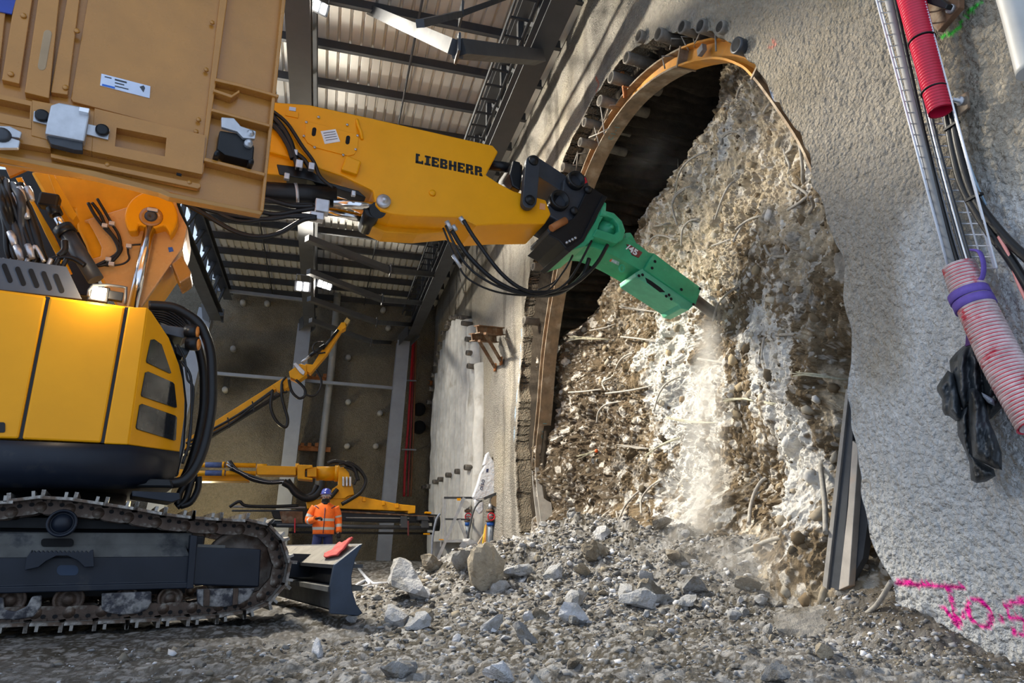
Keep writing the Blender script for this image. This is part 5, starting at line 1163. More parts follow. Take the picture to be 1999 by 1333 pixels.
# ------------------------------------------------------------------ drill rig behind the excavator
rig = thing('drill_rig', 'yellow drill rig with long black feed beam and raised boom behind the worker', 'drill rig', (-2.0, 17.2, 0.2))
RP = YP(17.0)
def d2(l): return [(340 + x * 0.27014, 860 + y * 0.27) for x, y in l]
def rp(name, pts, off, th, m_=yellow2, par=None, bev=0.015): return plate(name, d2(pts), RP, off, th, m_, par or rig, bev)
def rcyl(name, a, b, rpx, m_=yellow2, off=0.0, par=None, n=20):
    (pa, pb) = d2([a, b]); A, B = RP(*pa, off), RP(*pb, off); mb = MB(); mb.cyl(A, B, rad(rpx * 0.27, A), n=n); return mb.build(name, m_, par or rig)
rp('boom', [(-150, 205), (40, 205), (530, 240), (530, 292), (190, 292), (-150, 300)], -0.1, 0.5)
bluesl = mat('blue hose sleeve', (0.06, 0.10, 0.25), 0.6, 0, 0.3, 12)
for y_ in (175, 233):
    rcyl('boom_cylinder', (150, y_), (590, y_ + 4), 17, yellow2, -0.25); rcyl('hose_sleeve', (226, y_), (372, y_ + 2), 20, bluesl, -0.27); rcyl('hose_clamp', (348, y_), (366, y_), 24, yellow2, -0.27)
rp('arm', [(600, 178), (880, 186), (880, 250), (600, 246)], -0.3, 0.5)
rcyl('arm_flange', (598, 210), (668, 210), 42, yellow2, -0.05); rcyl('arm_flange', (875, 208), (900, 208), 44, yellow2, -0.05)
rp('clevis', [(890, 172), (1000, 176), (1000, 196), (945, 205), (945, 262), (1000, 270), (1000, 285), (890, 275)], -0.3, 0.5)
rp('knuckle', [(960, 195), (1030, 190), (1030, 262), (960, 262)], -0.25, 0.4)
rcyl('rotator', (1028, 238), (1180, 238), 52, yellow2, 0.0, n=32); rcyl('rotator_flange', (1160, 238), (1196, 238), 58, yellow2, 0.0, n=32)
for k in range(10):
    q = 2 * math.pi * k / 10; pa = d2([(1196, 238 + 50 * math.sin(q))])[0]
    mb = MB(); mb.ball(RP(*pa, 0.0) + Vector((0, -math.cos(q) * 0.16, 0)), 0.018, 6); mb.build('flange_bolt', dark, rig)
rp('bracket', [(1190, 195), (1225, 190), (1262, 230), (1290, 330), (1302, 390), (1260, 400), (1230, 420), (1130, 420), (1140, 350), (1185, 320)], -0.35, 0.55)
rp('cradle', [(950, 430), (1040, 425), (1130, 398), (1340, 400), (1620, 458), (1745, 470), (1742, 525), (1690, 528), (1690, 510), (1620, 508), (1200, 490), (960, 492)], -0.3, 0.6)
for x in (1360, 1500, 1600): rp('cradle_lug', [(x, 405 + (x - 1360) * .2), (x + 24, 407 + (x - 1360) * .2), (x + 24, 440 + (x - 1360) * .2), (x, 440 + (x - 1360) * .2)], -0.36, 0.1, yellow)
rp('feed_beam', [(700, 512), (1200, 498), (1915, 535), (1915, 592), (1500, 590), (720, 565)], -0.2, 0.45, blackm)
rp('feed_rail', [(400, 466), (950, 476), (950, 492), (400, 484)], -0.1, 0.1, steelgrey); rp('feed_rail', [(420, 500), (950, 500), (950, 514), (410, 512)], -0.12, 0.1, dark)
rp('feed_rail', [(1200, 505), (1900, 545), (1900, 556), (1200, 520)], -0.26, 0.05, rust); rp('rail_strip', [(1240, 552), (1700, 558), (1700, 566), (1240, 562)], -0.27, 0.05, steelgrey)
rcyl('drill_rod', (740, 612), (1890, 632), 15, dark, -0.35); rcyl('guide_tube', (830, 662), (1880, 672), 8, blackm, -0.3); rcyl('drill_string', (690, 600), (900, 606), 24, blackm, -0.2)
rp('drifter', [(760, 510), (930, 510), (930, 600), (780, 600)], -0.3, 0.3, rust)
for x in (1640, 1790): rp('rod_clamp', [(x, 545), (x + 44, 545), (x + 54, 632), (x - 6, 632)], -0.42, 0.3, dark)
rp('head_stop', [(1760, 545), (1830, 550), (1850, 580), (1760, 575)], -0.45, 0.3, dark); rcyl('rod_head', (1870, 600), (1915, 600), 52, blackm, -0.3)
rp('yellow_tip', [(1815, 512), (1860, 514), (1860, 530), (1815, 528)], -0.28, 0.2, yellow); rp('yellow_tip', [(1800, 668), (1850, 668), (1850, 682), (1800, 680)], -0.36, 0.08, yellow)
rp('hose_guard', [(868, 560), (878, 560), (876, 668), (866, 668)], -0.44, 0.05, red); rp('hose_guard', [(1686, 580), (1698, 580), (1698, 690), (1688, 690)], -0.44, 0.05, mat('dark red hose', (0.12, 0.02, 0.02), 0.6))
for pp, r_, m__ in (([(790, 300), (840, 330), (880, 380), (950, 415), (1010, 405), (1060, 350), (1075, 290)], .085, black), ([(820, 285), (870, 350), (940, 400), (1000, 380), (1030, 320)], .06, black), ([(1190, 170), (1260, 160), (1340, 210), (1385, 290), (1350, 370), (1280, 420), (1210, 460)], .045, black), ([(1110, 165), (1160, 150), (1240, 165), (1300, 200), (1330, 290)], .05, black), ([(1230, 190), (1290, 210), (1320, 260), (1300, 320)], .03, black), ([(1180, 350), (1140, 400), (1110, 420)], .05, black), ([(400, 480), (470, 440), (520, 470), (700, 476), (900, 468)], .035, black)):
    part_tube('hose', [RP(x, y, -0.4) for x, y in d2(pp)], r_, m__, rig, 8)
rnd = random.Random(11)
for k in range(16):
    j = rnd.uniform(-12, 12); part_tube('cable', [RP(x, y, -0.42 + 0.02 * (k % 4)) for x, y in d2([(380 + 3 * k, 175 + 3 * j), (460, 220 + j), (560, 270 + 1.6 * j), (680, 300 + j), (810 - 4 * k, 295 + j)])], 0.022, rnd.choice([black, black, dark, galv]), rig, 6, 4)
for x in (1215, 1240, 1265): rp('valve', [(x, 260), (x + 16, 260), (x + 16, 330), (x, 330)], -0.44, 0.1, galv)
b = MB(); b.box((-6.2, 17.8, 1.3), (3.4, 1.8, 1.5)); b.build('carrier', yellow2, rig, 0.05)
b = MB(); b.box((-6.0, 17.8, 0.45), (4.2, 2.2, 0.5)); b.build('crawler_base', blackm, rig, 0.05)
# raised boom
TP = YP(17.8)
def d3(l): return [(330 + x * 0.27514, 560 + y * 0.275) for x, y in l]
def tp_(name, pts, off, th, m_=yellow2, bev=0.01): return plate(name, d3(pts), TP, off, th, m_, rig, bev)
tp_('raised_boom', [(-250, 1290), (80, 1105), (806, 648), (836, 672), (100, 1158), (-230, 1340)], -0.15, 0.3)
tp_('boom_rail', [(-230, 1340), (110, 1160), (780, 748), (790, 764), (115, 1178), (-220, 1360)], -0.1, 0.2, blackm)
tp_('sliding_sleeve', [(735, 694), (835, 640), (862, 700), (790, 748)], -0.2, 0.4)
tp_('tilt_head', [(850, 600), (930, 545), (970, 555), (980, 620), (915, 665), (860, 640)], -0.2, 0.4)
tp_('gear_housing', [(880, 545), (900, 535), (965, 600), (955, 625), (930, 610)], -0.28, 0.3, galv)
tp_('upper_arm', [(965, 545), (1020, 550), (1070, 470), (1210, 270), (1238, 290), (1125, 470), (1005, 612), (975, 598)], -0.15, 0.3)
tp_('tip_head', [(1205, 280), (1222, 250), (1250, 250), (1258, 285), (1232, 300)], -0.18, 0.36); tp_('tip_mount', [(1240, 245), (1262, 215), (1286, 235), (1262, 268)], -0.12, 0.24, mat('brass', (0.5, 0.36, 0.12), 0.4, 0.4))
def tcyl(name, a, b, rpx, m_): (pa, pb) = d3([a, b]); mb = MB(); mb.cyl(TP(*pa, -0.2), TP(*pb, -0.2), rad(rpx * 0.275, TP(*pa))); mb.build(name, m_, rig)
tcyl('tilt_cylinder', (940, 535), (1000, 490), 9, galv); tcyl('tilt_cylinder', (1000, 490), (1105, 415), 14, blackm); tcyl('feed_cylinder', (1090, 440), (1200, 305), 10, blackm)
for pp, r_ in (([(735, 735), (722, 850), (760, 950), (825, 995), (842, 940), (815, 840), (800, 770), (800, 690)], .04), ([(850, 660), (870, 740), (920, 790), (965, 770), (960, 720), (900, 660)], .035), ([(960, 760), (1020, 775), (1070, 730), (1080, 660), (1045, 590)], .03), ([(1100, 395), (1045, 395), (1020, 435), (1050, 470), (1110, 465)], .022), ([(120, 1110), (400, 960), (560, 860), (740, 730)], .03), ([(130, 1130), (420, 980), (590, 850), (735, 745)], .03), ([(830, 640), (800, 680), (810, 745), (840, 740)], .03)):
    part_tube('boom_hose', [TP(x, y, -0.28) for x, y in d3(pp)], r_, black, rig, 8)
for q in ((415, 945), (590, 830)):
    tp_('hose_saddle', [(q[0] - 5, q[1] - 20), (q[0] + 5, q[1] - 20), (q[0] + 20, q[1] + 50), (q[0] + 8, q[1] + 56)], -0.3, 0.05, blackm)
l = point('rig_work_light', (-3.4, 22.2, 1.6), 170, (1.0, 0.85, 0.5), 0.1)

# ------------------------------------------------------------------ worker
WX, WY = 0.085, 15.0
def wl(x, y, z): return Vector((WX + x, WY + y, z))
skin = mat('skin', (0.52, 0.30, 0.21), 0.6, 0, 0.06, 20)
def skin_mesh(chains, name, m_):
    bm = bmesh.new(); vmap = {}; rad_ = []
    vs = []
    def vert(p):
        k = tuple(round(c, 4) for c in p[:3])
        if k not in vmap: vmap[k] = len(vs); vs.append(Vector(p[:3])); rad_.append(p[3])
        return vmap[k]
    es = []
    for ch in chains:
        ids = [vert(p) for p in ch]; es += list(zip(ids[:-1], ids[1:]))
    me = bpy.data.meshes.new(name); me.from_pydata([v for v in vs], es, []); o = bpy.data.objects.new(name, me); col.objects.link(o)
    md = o.modifiers.new('skin', 'SKIN'); md.use_smooth_shade = True
    for i, r in enumerate(rad_):
        me.skin_vertices[0].data[i].radius = (r, r) if not isinstance(r, tuple) else r
    me.skin_vertices[0].data[0].use_root = True
    o.modifiers.new('sub', 'SUBSURF').levels = 2; o.modifiers['sub'].render_levels = 2
    bpy.context.view_layer.update()
    me2 = bpy.data.meshes.new_from_object(o.evaluated_get(bpy.context.evaluated_depsgraph_get()))
    bpy.data.objects.remove(o); me2.name = name; me2.materials.clear(); me2.materials.append(m_)
    for p in me2.polygons: p.use_smooth = True
    o = bpy.data.objects.new(name, me2); col.objects.link(o); return o
def q4(x, y, z, r): p = wl(x, y, z); return (p.x, p.y, p.z, r)
ch = [[q4(0, 0, 0.98, .14), q4(0, 0, 1.18, .125), q4(0, 0, 1.38, .14), q4(0, .0, 1.50, .07), q4(0, -.01, 1.58, .055), q4(0, -.02, 1.67, .085), q4(0, -.01, 1.76, .07)],
      [q4(0, 0, 1.38, .14), q4(-.19, .01, 1.44, .06), q4(-.30, -.02, 1.18, .048), q4(-.17, -.22, 1.20, .036)],
      [q4(0, 0, 1.38, .14), q4(.19, .01, 1.44, .06), q4(.29, .02, 1.14, .048), q4(.31, -.03, .90, .036)],
      [q4(0, 0, .98, .14), q4(-.11, 0, .92, .09), q4(-.13, -.02, .52, .06), q4(-.14, .02, .12, .045)],
      [q4(0, 0, .98, .14), q4(.11, 0, .92, .09), q4(.13, -.02, .52, .06), q4(.14, .02, .12, .045)]]
person = skin_mesh(ch, 'person', skin)
tag(person, 'standing worker in orange jacket, blue helmet and black face covering, looking up', 'person')
hv = mat('hi-vis orange cloth', (0.95, 0.17, 0.015), 0.75, 0, 0.12, 14, bump=0.3, bs=30); refl = mat('grey reflective tape', (0.50, 0.53, 0.52), 0.4, 0.2, 0.06, 10); trs = mat('navy work trousers', (0.014, 0.024, 0.10), 0.8, 0, 0.15, 10)
def ell(c, rx, ry, n=22): return [c + Vector((rx * math.cos(2 * math.pi * k / n), ry * math.sin(2 * math.pi * k / n), 0)) for k in range(n)]
jb = MB(); zs = [(.90, .215, .145), (.94, .222, .15), (.985, .225, .155), (1.04, .225, .155), (1.10, .222, .155), (1.16, .222, .155), (1.215, .225, .155), (1.28, .23, .155), (1.36, .235, .15), (1.43, .225, .14), (1.48, .18, .12), (1.525, .11, .10), (1.55, .085, .085)]
jb.loft([ell(wl(0.006 * math.sin(9 * z), 0, z), a * (1 + 0.02 * math.sin(31 * z)), b) for z, a, b in zs], True, True, [0, 0, 1, 0, 0, 1, 0, 0, 0, 0, 0, 0])
jb.mi = jb.mi
la_ = smooth_path([wl(-.20, 0, 1.445), wl(-.265, 0, 1.34), wl(-.315, -.02, 1.19), wl(-.27, -.10, 1.165), wl(-.17, -.22, 1.20)], 3)
jb.tube(la_, [.088, .086, .083, .082, .08, .078, .076, .078, .074, .068, .064, .062, .062], 12, True, [0, 0, 0, 0, 1, 0, 0, 0, 1, 0, 0, 0])
ra_ = smooth_path([wl(.20, 0, 1.445), wl(.262, .01, 1.32), wl(.295, .02, 1.16), wl(.315, -.02, .94)], 4)
jb.tube(ra_, [.088, .086, .084, .083, .081, .08, .078, .076, .072, .068, .064, .062, .062], 12, True, [0, 0, 0, 0, 0, 1, 0, 0, 0, 1, 0, 0])
jk = jb.build('jacket', [hv, refl], person)
zb = MB(); zb.tube([wl(0.0, -.157, .91), wl(0.0, -.162, 1.2), wl(0, -.15, 1.43)], .007, 6); zb.build('zip', trs, jk)
for s in (-1, 1):
    zb = MB(); zb.tube([wl(s * .20, -.05, 1.47), wl(s * .13, -.12, 1.42)], .009, 6); zb.build('shoulder_piping', trs, jk)
tb = MB(); tb.loft([ell(wl(0, 0, z), a, b) for z, a, b in ((.99, .19, .13), (.94, .195, .135), (.86, .19, .14), (.84, .12, .10))])
for s in (-1, 1): tb.tube([wl(s * .095, 0, .93), wl(s * .115, -.01, .7), wl(s * .13, -.02, .5), wl(s * .14, .02, .10)], [.10, .095, .082, .085], 14)
tb.build('trousers', trs, person)
for s in (-1, 1):
    bb = MB(); bb.loft([ell(wl(s * .14, .0 + dy, z), a, b) for z, dy, a, b in ((.05, -.04, .055, .15), (.09, -.04, .055, .145), (.14, -.02, .05, .10), (.22, .01, .058, .07))]); bb.build('boot', blackm, person)
hb = MB(); hb.loft([ell(wl(0, -.015, 1.715 + z), a, b) for z, a, b in ((-.01, .118, .145), (.005, .12, .15), (.012, .106, .128), (.05, .104, .126), (.09, .088, .105), (.115, .055, .065), (.125, .01, .01))]); hel = hb.build('helmet', mat('blue helmet', (0.03, 0.045, 0.30), 0.3, 0, 0.05, 5, coat=0.3), person)
hb = MB(); hb.prism([wl(-.07, -.14, 1.715), wl(.07, -.14, 1.715), wl(.05, -.19, 1.71), wl(-.05, -.19, 1.71)], (0, 0, .01)); hb.build('peak', MATS['blue helmet'], hel)
gb = MB(); gb.loft([ell(wl(0, -.015, z), a, b) for z, a, b in ((1.50, .095, .10), (1.53, .088, .092), (1.57, .082, .09), (1.60, .088, .104), (1.618, .088, .106))]); gb.build('neck_gaiter', black, person)
fb = MB(); fb.ball(wl(0, -.112, 1.652), .017, 8, (1, 1.2, 1.3)); fb.build('nose', skin, person)
for s in (-1, 1):
    fb = MB(); fb.ball(wl(s * .092, .0, 1.67), .022, 8, (.4, .8, 1.3)); fb.build('ear', skin, person)
    fb = MB(); fb.ball(wl(s * .035, -.098, 1.682), .012, 8); fb.build('eye', blackm, person)
gl = MB(); gl.loft([[wl(.09 * math.sin(q), -.02 - .10 * math.cos(q), z) for q in [-1.2 + 2.4 * k / 10 for k in range(11)]] for z in (1.66, 1.70)], False, True, None, False); gl.build('safety_glasses', mat('clear visor plastic', (0.45, 0.40, 0.38), 0.15, 0, 0, rv=0), person)
def hand(root, d, side, curl, name):
    d = Vector(d).normalized(); up_ = Vector((0, 0, 1)); sd = d.cross(up_)
    if sd.length < .2: sd = Vector((1, 0, 0))
    sd.normalize(); n_ = sd.cross(d).normalized()
    hb = MB(); hb.loft([[root + d * t + sd * (a * math.cos(q)) + n_ * (b_ * math.sin(q)) for q in [2 * math.pi * k / 12 for k in range(12)]] for t, a, b_ in ((-.02, .032, .028), (.02, .042, .024), (.07, .045, .022), (.095, .042, .018))])
    for k, L_ in enumerate((.068, .078, .072, .055)):
        p = root + d * .09 + sd * (-.032 + .021 * k)
        p1 = p + (d * math.cos(curl) - n_ * math.sin(curl)) * L_ * .45; p2 = p1 + (d * math.cos(2 * curl) - n_ * math.sin(2 * curl)) * L_ * .35; p3 = p2 + (d * math.cos(2.7 * curl) - n_ * math.sin(2.7 * curl)) * L_ * .25
        hb.tube([p - d * .02, p, p1, p2, p3], [.0105, .0105, .010, .009, .007], 7)
    p = root + d * .03 - sd * side * .04; hb.tube([p + sd * side * .02, p, p + d * .03 - sd * side * .02 - n_ * .015, p + d * .06 - sd * side * .015 - n_ * .035], [.013, .013, .011, .008], 7)
    return hb.build(name, black, person)
hand(wl(-.15, -.245, 1.205), (.7, -.6, .15), 1, 0.75, 'glove'); hand(wl(.316, -.025, .925), (0.05, -.1, -1), 1, 0.25, 'glove')

# ------------------------------------------------------------------ things along the far wall
SP = YP(16.6)
def c5(l): return [(820 + x * 0.19512, 860 + y * 0.19505) for x, y in l]
tr = thing('step_trestle', 'aluminium folding step trestle with platform by the white pile wall', 'trestle', tuple(SP(*c5([(130, 1320)])[0])))
def bar(name, a, b, w_, par, m_, off=0.0, off2=None, pl=SP, cnv=c5):
    (pa, pb) = cnv([a, b]); mb = MB(); mb.beam(pl(*pa, off), pl(*pb, off if off2 is None else off2), w_, w_ * .6, (0, 1, 0)); return mb.build(name, m_, par)
for o_ in (-0.25, 0.25):
    bar('leg', (120, 1320), (440, 570), 0.07, tr, galv, o_); bar('leg', (540, 1180), (390, 790), 0.07, tr, galv, o_); bar('guard_post', (205, 1060), (235, 570), 0.03, tr, galv, o_); bar('guard_post', (245, 1040), (250, 560), 0.03, tr, galv, o_)
for k in range(8):
    t = k / 8; p = (120 + 320 * t, 1320 - 750 * t); (pa,) = c5([p]); mb = MB(); mb.beam(SP(*pa, -0.25), SP(*pa, 0.25), .05, .03); mb.build('rung', galv, tr)
bar('top_rail', (240, 572), (540, 572), 0.05, tr, dark, -0.25); bar('top_rail', (240, 572), (540, 572), 0.05, tr, dark, 0.25); bar('middle_rail', (250, 785), (520, 790), 0.04, tr, dark, -0.25)
plate('platform', c5([(260, 990), (470, 990), (470, 1020), (260, 1020)]), SP, -0.28, 0.55, galv, tr, 0.005)
for x in (390, 205):
    plate('yellow_clip', c5([(x - 20, 575), (x + 20, 575), (x + 15, 600), (x - 15, 600)] if x == 390 else [(190, 985), (235, 985), (235, 995), (190, 995)]), SP, -0.3, 0.04, yellow, tr, 0)
VP_ = YP(15.6)
bluev = mat('blue valve enamel', (0.02, 0.13, 0.55), 0.4); palepipe = mat('pale blue grey pipe', (0.36, 0.42, 0.50), 0.5, 0.2, 0.2, 8)
for xc, y0, y1, r_, lb, pl in ((475, 630, 1190, 21, 'grey standpipe with blue valve behind the step trestle legs', YP(16.9)), (705, 630, 1130, 30, 'thicker grey standpipe with blue collar and red handwheel below the white sack', VP_)):
    t = thing('standpipe', lb, 'standpipe', tuple(pl(*c5([(xc, y1)])[0])), 'standpipes at the wall')
    def vc(name, a, b, rp_, m_, par=t): (pa, pb) = c5([(xc, a), (xc, b)]); A = pl(*pa); mb = MB(); mb.cyl(A, pl(*pb), rad(rp_ * .195, A), n=18); return mb.build(name, m_, par)
    vc('pipe', y1, 830, r_ * 0.9, palepipe); vc('collar', 850, 815, r_ * 1.25, bluev); vc('flange', 812, 795, r_ * 1.6, rust); vc('valve_body', 795, 700, r_ * 1.0, galv); vc('upper_flange', 715, 690, r_ * 1.5, rust); vc('upper_pipe', 690, 630, r_ * .8, galv)
    (pa,) = c5([(xc + 8, 760)]); c = pl(*pa, -0.15); mb = MB(); mb.tube([c + Vector((.08 * math.cos(q), 0, .08 * math.sin(q))) for q in [k * math.pi / 8 for k in range(17)]], .014, 8, False); mb.beam(c - Vector((.08, 0, 0)), c + Vector((.08, 0, 0)), .015, .015); mb.build('handwheel', red, t)
mb = MB(); (pa, pb) = c5([(455, 640), (505, 640)]); mb.cyl(YP(16.9)(*pa, -.1), YP(16.9)(*pa, .3), .10, n=18); tag(mb.build('pipe_elbow', palecon), 'pale round pipe end above the thinner standpipe', 'pipe end')
mb = MB(); q = [VP_(*p, -.2) for p in c5([(280, 1305), (380, 1200), (450, 1060), (490, 900), (530, 720), (580, 625), (620, 600)])]; mb.tube(smooth_path(q), .022, 8); tag(mb.build('hose', dark), 'dark hose looping from the standpipe down to the rubble', 'hose')
mb = MB(); q = [SP(*p, -.3) for p in c5([(60, 1310), (110, 1290), (118, 1150), (125, 980), (160, 800), (200, 730)])]; mb.tube(smooth_path(q), .026, 8); tag(mb.build('hose', mat('grey hose', (0.22, 0.25, 0.32), 0.5)), 'grey hose hanging beside the step trestle', 'hose')
# white sack, dark post
sp_ = VP_; outl = c5([(690, 110), (700, 150), (735, 205), (770, 180), (772, 320), (772, 500), (760, 520), (640, 575), (560, 590), (535, 560), (580, 440), (610, 330), (660, 240), (640, 240), (670, 130)])
mb = MB(); mb.prism(sp_.pts(outl, 0.0), Vector((0, 0.22, 0))); sk_ = mb.build('white_sack', mat('white sackcloth', (0.72, 0.74, 0.80), 0.8, 0, 0.1, 9, bump=0.8, bs=9, bd=0.05), None, 0.05, 3); tag(sk_, 'white woven sack with dark lettering hung beside the standpipes', 'sack')
mb = MB(); mb.prism(sp_.pts(c5([(540, 585), (640, 600), (640, 700), (600, 740), (560, 690)]), 0.02), Vector((0, .12, 0))); mb.build('sack_flap', MATS['white sackcloth'], sk_, 0.04)
pa, pb = c5([(625, 500)])[0], c5([(668, 300)])[0]
writing('oiso', sp_, sp_(*pa, -0.006), sp_(*pb) - sp_(*pa), .11, mat('dark blue lettering', (0.02, 0.03, 0.10), 0.7), 'lettering', sk_, 0.002, None, 0.0)
b_ = MB(); b_.prism(sp_.pts(c5([(665, 285), (685, 280), (680, 315), (662, 318)]), -0.006), Vector((0, .005, 0))); b_.build('lettering_block', MATS['dark blue lettering'], sk_)
def simple(name, pts, pl, off, th, m_, lb, cat, bev=0.01, grp=None, cnv=c5):
    mb = MB(); mb.prism(pl.pts(cnv(pts), off), pl.n * th); return tag(mb.build(name, m_, None, bev), lb, cat, grp)
simple('steel_post', [(775, 330), (830, 330), (825, 1090), (775, 1090)], YP(15.9), 0.1, .15, blackm, 'black steel post standing behind the white sack', 'post')
simple('timber_block', [(772, 155), (822, 155), (830, 240), (790, 250)], YP(15.8), 0, .2, mat('brown timber', (0.20, 0.14, 0.08), 0.8), 'brown wooden block wedged on the black post top', 'block')
simple('timber_strip', [(738, 870), (770, 870), (765, 1100), (742, 1100)], YP(15.7), 0, .06, mat('pine timber', (0.55, 0.30, 0.10), 0.7), 'orange brown timber strip beside the thicker standpipe', 'timber')
mb = MB(); (pa, pb) = c5([(730, 645), (915, 640)]); mb.cyl(YP(15.5)(*pa), YP(15.5)(*pb) , .05, n=14); (pa, pb) = c5([(640, 580), (790, 520)]); mb2 = MB(); mb2.beam(YP(15.4)(*pa), YP(15.4)(*pb), .09, .06); tag(mb.build('wall_pipe', dark), 'grey horizontal pipe arm from the standpipe toward the wall', 'pipe'); tag(mb2.build('steel_strut', dark), 'slanting grey strut under the white sack', 'strut')
mb = MB(); (pa,) = c5([(765, 605)]); mb.cyl(YP(15.4)(*pa, -.1), YP(15.4)(*pa, .15), .13, n=18); tag(mb.build('timber_disc', MATS['brown timber']), 'round brown log end below the white sack', 'log')
for a, b_, m__, lb in (((480, 1190), (660, 900), mat('pale wooden stick', (0.55, 0.45, 0.33), 0.8), 'pale wooden stick leaning on the standpipes'), ((615, 1120), (655, 850), mat('yellow stick', (0.75, 0.48, 0.02), 0.6), 'yellow stick leaning beside the thicker standpipe'), ((645, 1100), (660, 840), mat('orange stick', (0.65, 0.30, 0.08), 0.6), 'orange stick leaning beside the yellow one')):
    (pa, pb) = c5([a, b_]); mb = MB(); mb.cyl(VP_(*pa, -.25), VP_(*pb, -.1), .02, n=8); tag(mb.build('stick', m__), lb, 'stick')
mb = MB(); mb.cyl((3.25, 17.2, 0.05), (3.25, 17.2, 0.78), .50, n=28); tag(mb.build('concrete_block', concrete, None, .02), 'round grey concrete block behind the trestle', 'concrete block')
# pipe stubs of the second umbrella, brackets
c8 = lambda l: [(780 + x * 0.22495, 600 + y * 0.22506) for x, y in l]
stub = [(478, 145), (463, 176), (430, 229), (404, 323), (382, 406), (360, 497), (340, 594), (322, 713), (300, 826), (505, 97), (545, 88), (597, 95), (617, 146), (652, 285), (662, 403), (672, 517)]
slab = ['second from the top on the far flank', 'third from the top on the far flank', 'fourth from the top on the far flank', 'fifth from the top on the far flank', 'sixth from the top on the far flank', 'seventh from the top on the far flank', 'third from the bottom on the far flank', 'second from the bottom on the far flank', 'lowest pale one on the far flank', 'far side of the crown row', 'middle of the crown row', 'near end of the crown row', 'just below the crown on the near flank', 'behind the double wall bracket', 'under the double wall bracket', 'lowest and thickest on the near flank']
lowr = [(92, 470), (140, 460), (208, 415), (263, 390), (348, 348), (445, 312), (546, 272)]
for (p, lb) in list(zip(c8(stub), slab)) + list(zip(c5(lowr), ['first', 'second', 'third', 'fourth', 'fifth', 'sixth', 'seventh'])):
    e = XP(3.80)(*p); mb = MB(); R = 0.075
    mb.lathe(e + Vector((-0.28, -.05, 0)), (1, .18, 0), [(0, R * .75), (0, R), (.05, R * 1.03), (.45, R), (.45, .01)], 14); mb.lathe(e + Vector((-0.28, -.05, 0)), (1, .18, 0), [(0, R * .76), (.15, R * .7), (.151, .001)], 14, [1, 1])
    tag(mb.build('umbrella_pipe', [pipem, pipein]), ('pipe stub round the white pile wall, ' + lb) if len(lb) > 9 else ('pipe stub of the low rising row on the white piles, ' + lb + ' from the hall corner'), 'pipe', 'pipe stubs round the white pile wall')
def wbracket(a, b_, leg, lb, xo=3.35, cnv=c8):
    (pa, pb) = cnv([a, b_]); A = XP(xo)(*pa); t = thing('wall_bracket', lb, 'bracket', tuple(A), 'steel wall brackets')
    B_ = XP(3.8)(*pb)
    mb = MB(); mb.hbeam(A, B_, .14, .18, .02, .02); mb.build('cantilever', rust if cnv is c8 and a[0] > 400 else rustorange, t)
    (pc, pd) = cnv(leg); mb = MB(); mb.beam(XP(xo + .15)(*pc), XP(3.82)(*pd), .06, .06); mb.build('strut', rust, t)
    mb = MB(); mb.box(XP(3.82)(*pd), (.04, .14, .18)); mb.build('foot_plate', rustorange, t)
wbracket((670, 190), (895, 210), ((740, 225), (880, 465)), 'upper channel of the double wall bracket with slanting strut', 3.0)
wbracket((625, 258), (840, 275), ((690, 290), (828, 520)), 'lower channel of the double wall bracket with slanting strut', 3.0)
wbracket((155, 652), (285, 655), ((190, 668), (262, 800)), 'orange rusty wall bracket beside the red cables, upper one')
wbracket((108, 1255), (245, 1258), ((145, 1270), (200, 1400)), 'orange rusty wall bracket beside the red cables, lower one')
wbracket((185, 100), (290, 105), ((190, 130), (245, 280)), 'dark high bracket in the hall corner under the knee', 3.35)
# red cables in the corner
CP_ = YP(24.9)
for k, (xt, xb, m__, lb) in enumerate(((127, 50, red, 'bright red cable hanging in the hall corner'), (136, 84, mat('dark red cable', (0.30, 0.03, 0.04), 0.5), 'dark red cable tied beside the bright one'), (150, 110, mat('brown cable', (0.25, 0.10, 0.04), 0.6), 'brown cable at the edge of the red cable run'))):
    q = [CP_(*p) for p in c8([(xt, 140), ((xt * 2 + xb) / 3, 560), ((xt + 2 * xb) / 3, 1000), (xb, 1330), (xb - 12, 1640)])]; mb = MB(); mb.tube(smooth_path(q), .035 if k else .045, 8); tag(mb.build('cable', m__), lb, 'cable', 'cables in the hall corner')
mb = MB(); (a, b_, c_, d_) = [CP_(*p, .1) for p in c8([(118, 180), (150, 180), (62, 1500), (100, 1500)])]
for k in range(8): t = k / 7; mb.cyl(a + (b_ - a) * t, c_ + (d_ - c_) * t, .006, n=5)
for k in range(70): t = k / 69; mb.cyl(a + (c_ - a) * t, b_ + (d_ - b_) * t, .005, n=5)
tag(mb.build('cable_tray', dark), 'narrow wire cable tray behind the red corner cables', 'cable tray')
for y_ in (633, 1232):
    mb = MB(); (pa, pb) = c8([(20, y_), (140, y_ + 3)]); mb.beam(CP_(*pa, -.2), CP_(*pb, -.2), .05, .05); mb.beam(CP_(*pb, -.2), CP_(*pb, .55), .05, .05); tag(mb.build('cable_support', colgrey), ('upper' if y_ < 700 else 'lower') + ' thin grey arm holding the red cables to the column', 'support')
mb = MB(); q = [YP(25.0)(*p) for p in ((660, 560), (653, 650), (646, 725), (636, 810), (626, 900), (618, 985))]; mb.tube(q, rad(6.5, q[0]), 16)
for k in range(1, 40):
    t = k / 40 * 4.99; i = int(t); p = q[i] + (q[i + 1] - q[i]) * (t - i); d_ = (q[i + 1] - q[i]).normalized(); mb.lathe(p, d_, [(0, rad(6.5, p)), (0, rad(6.9, p)), (.02, rad(6.9, p)), (.02, rad(6.5, p))], 16)
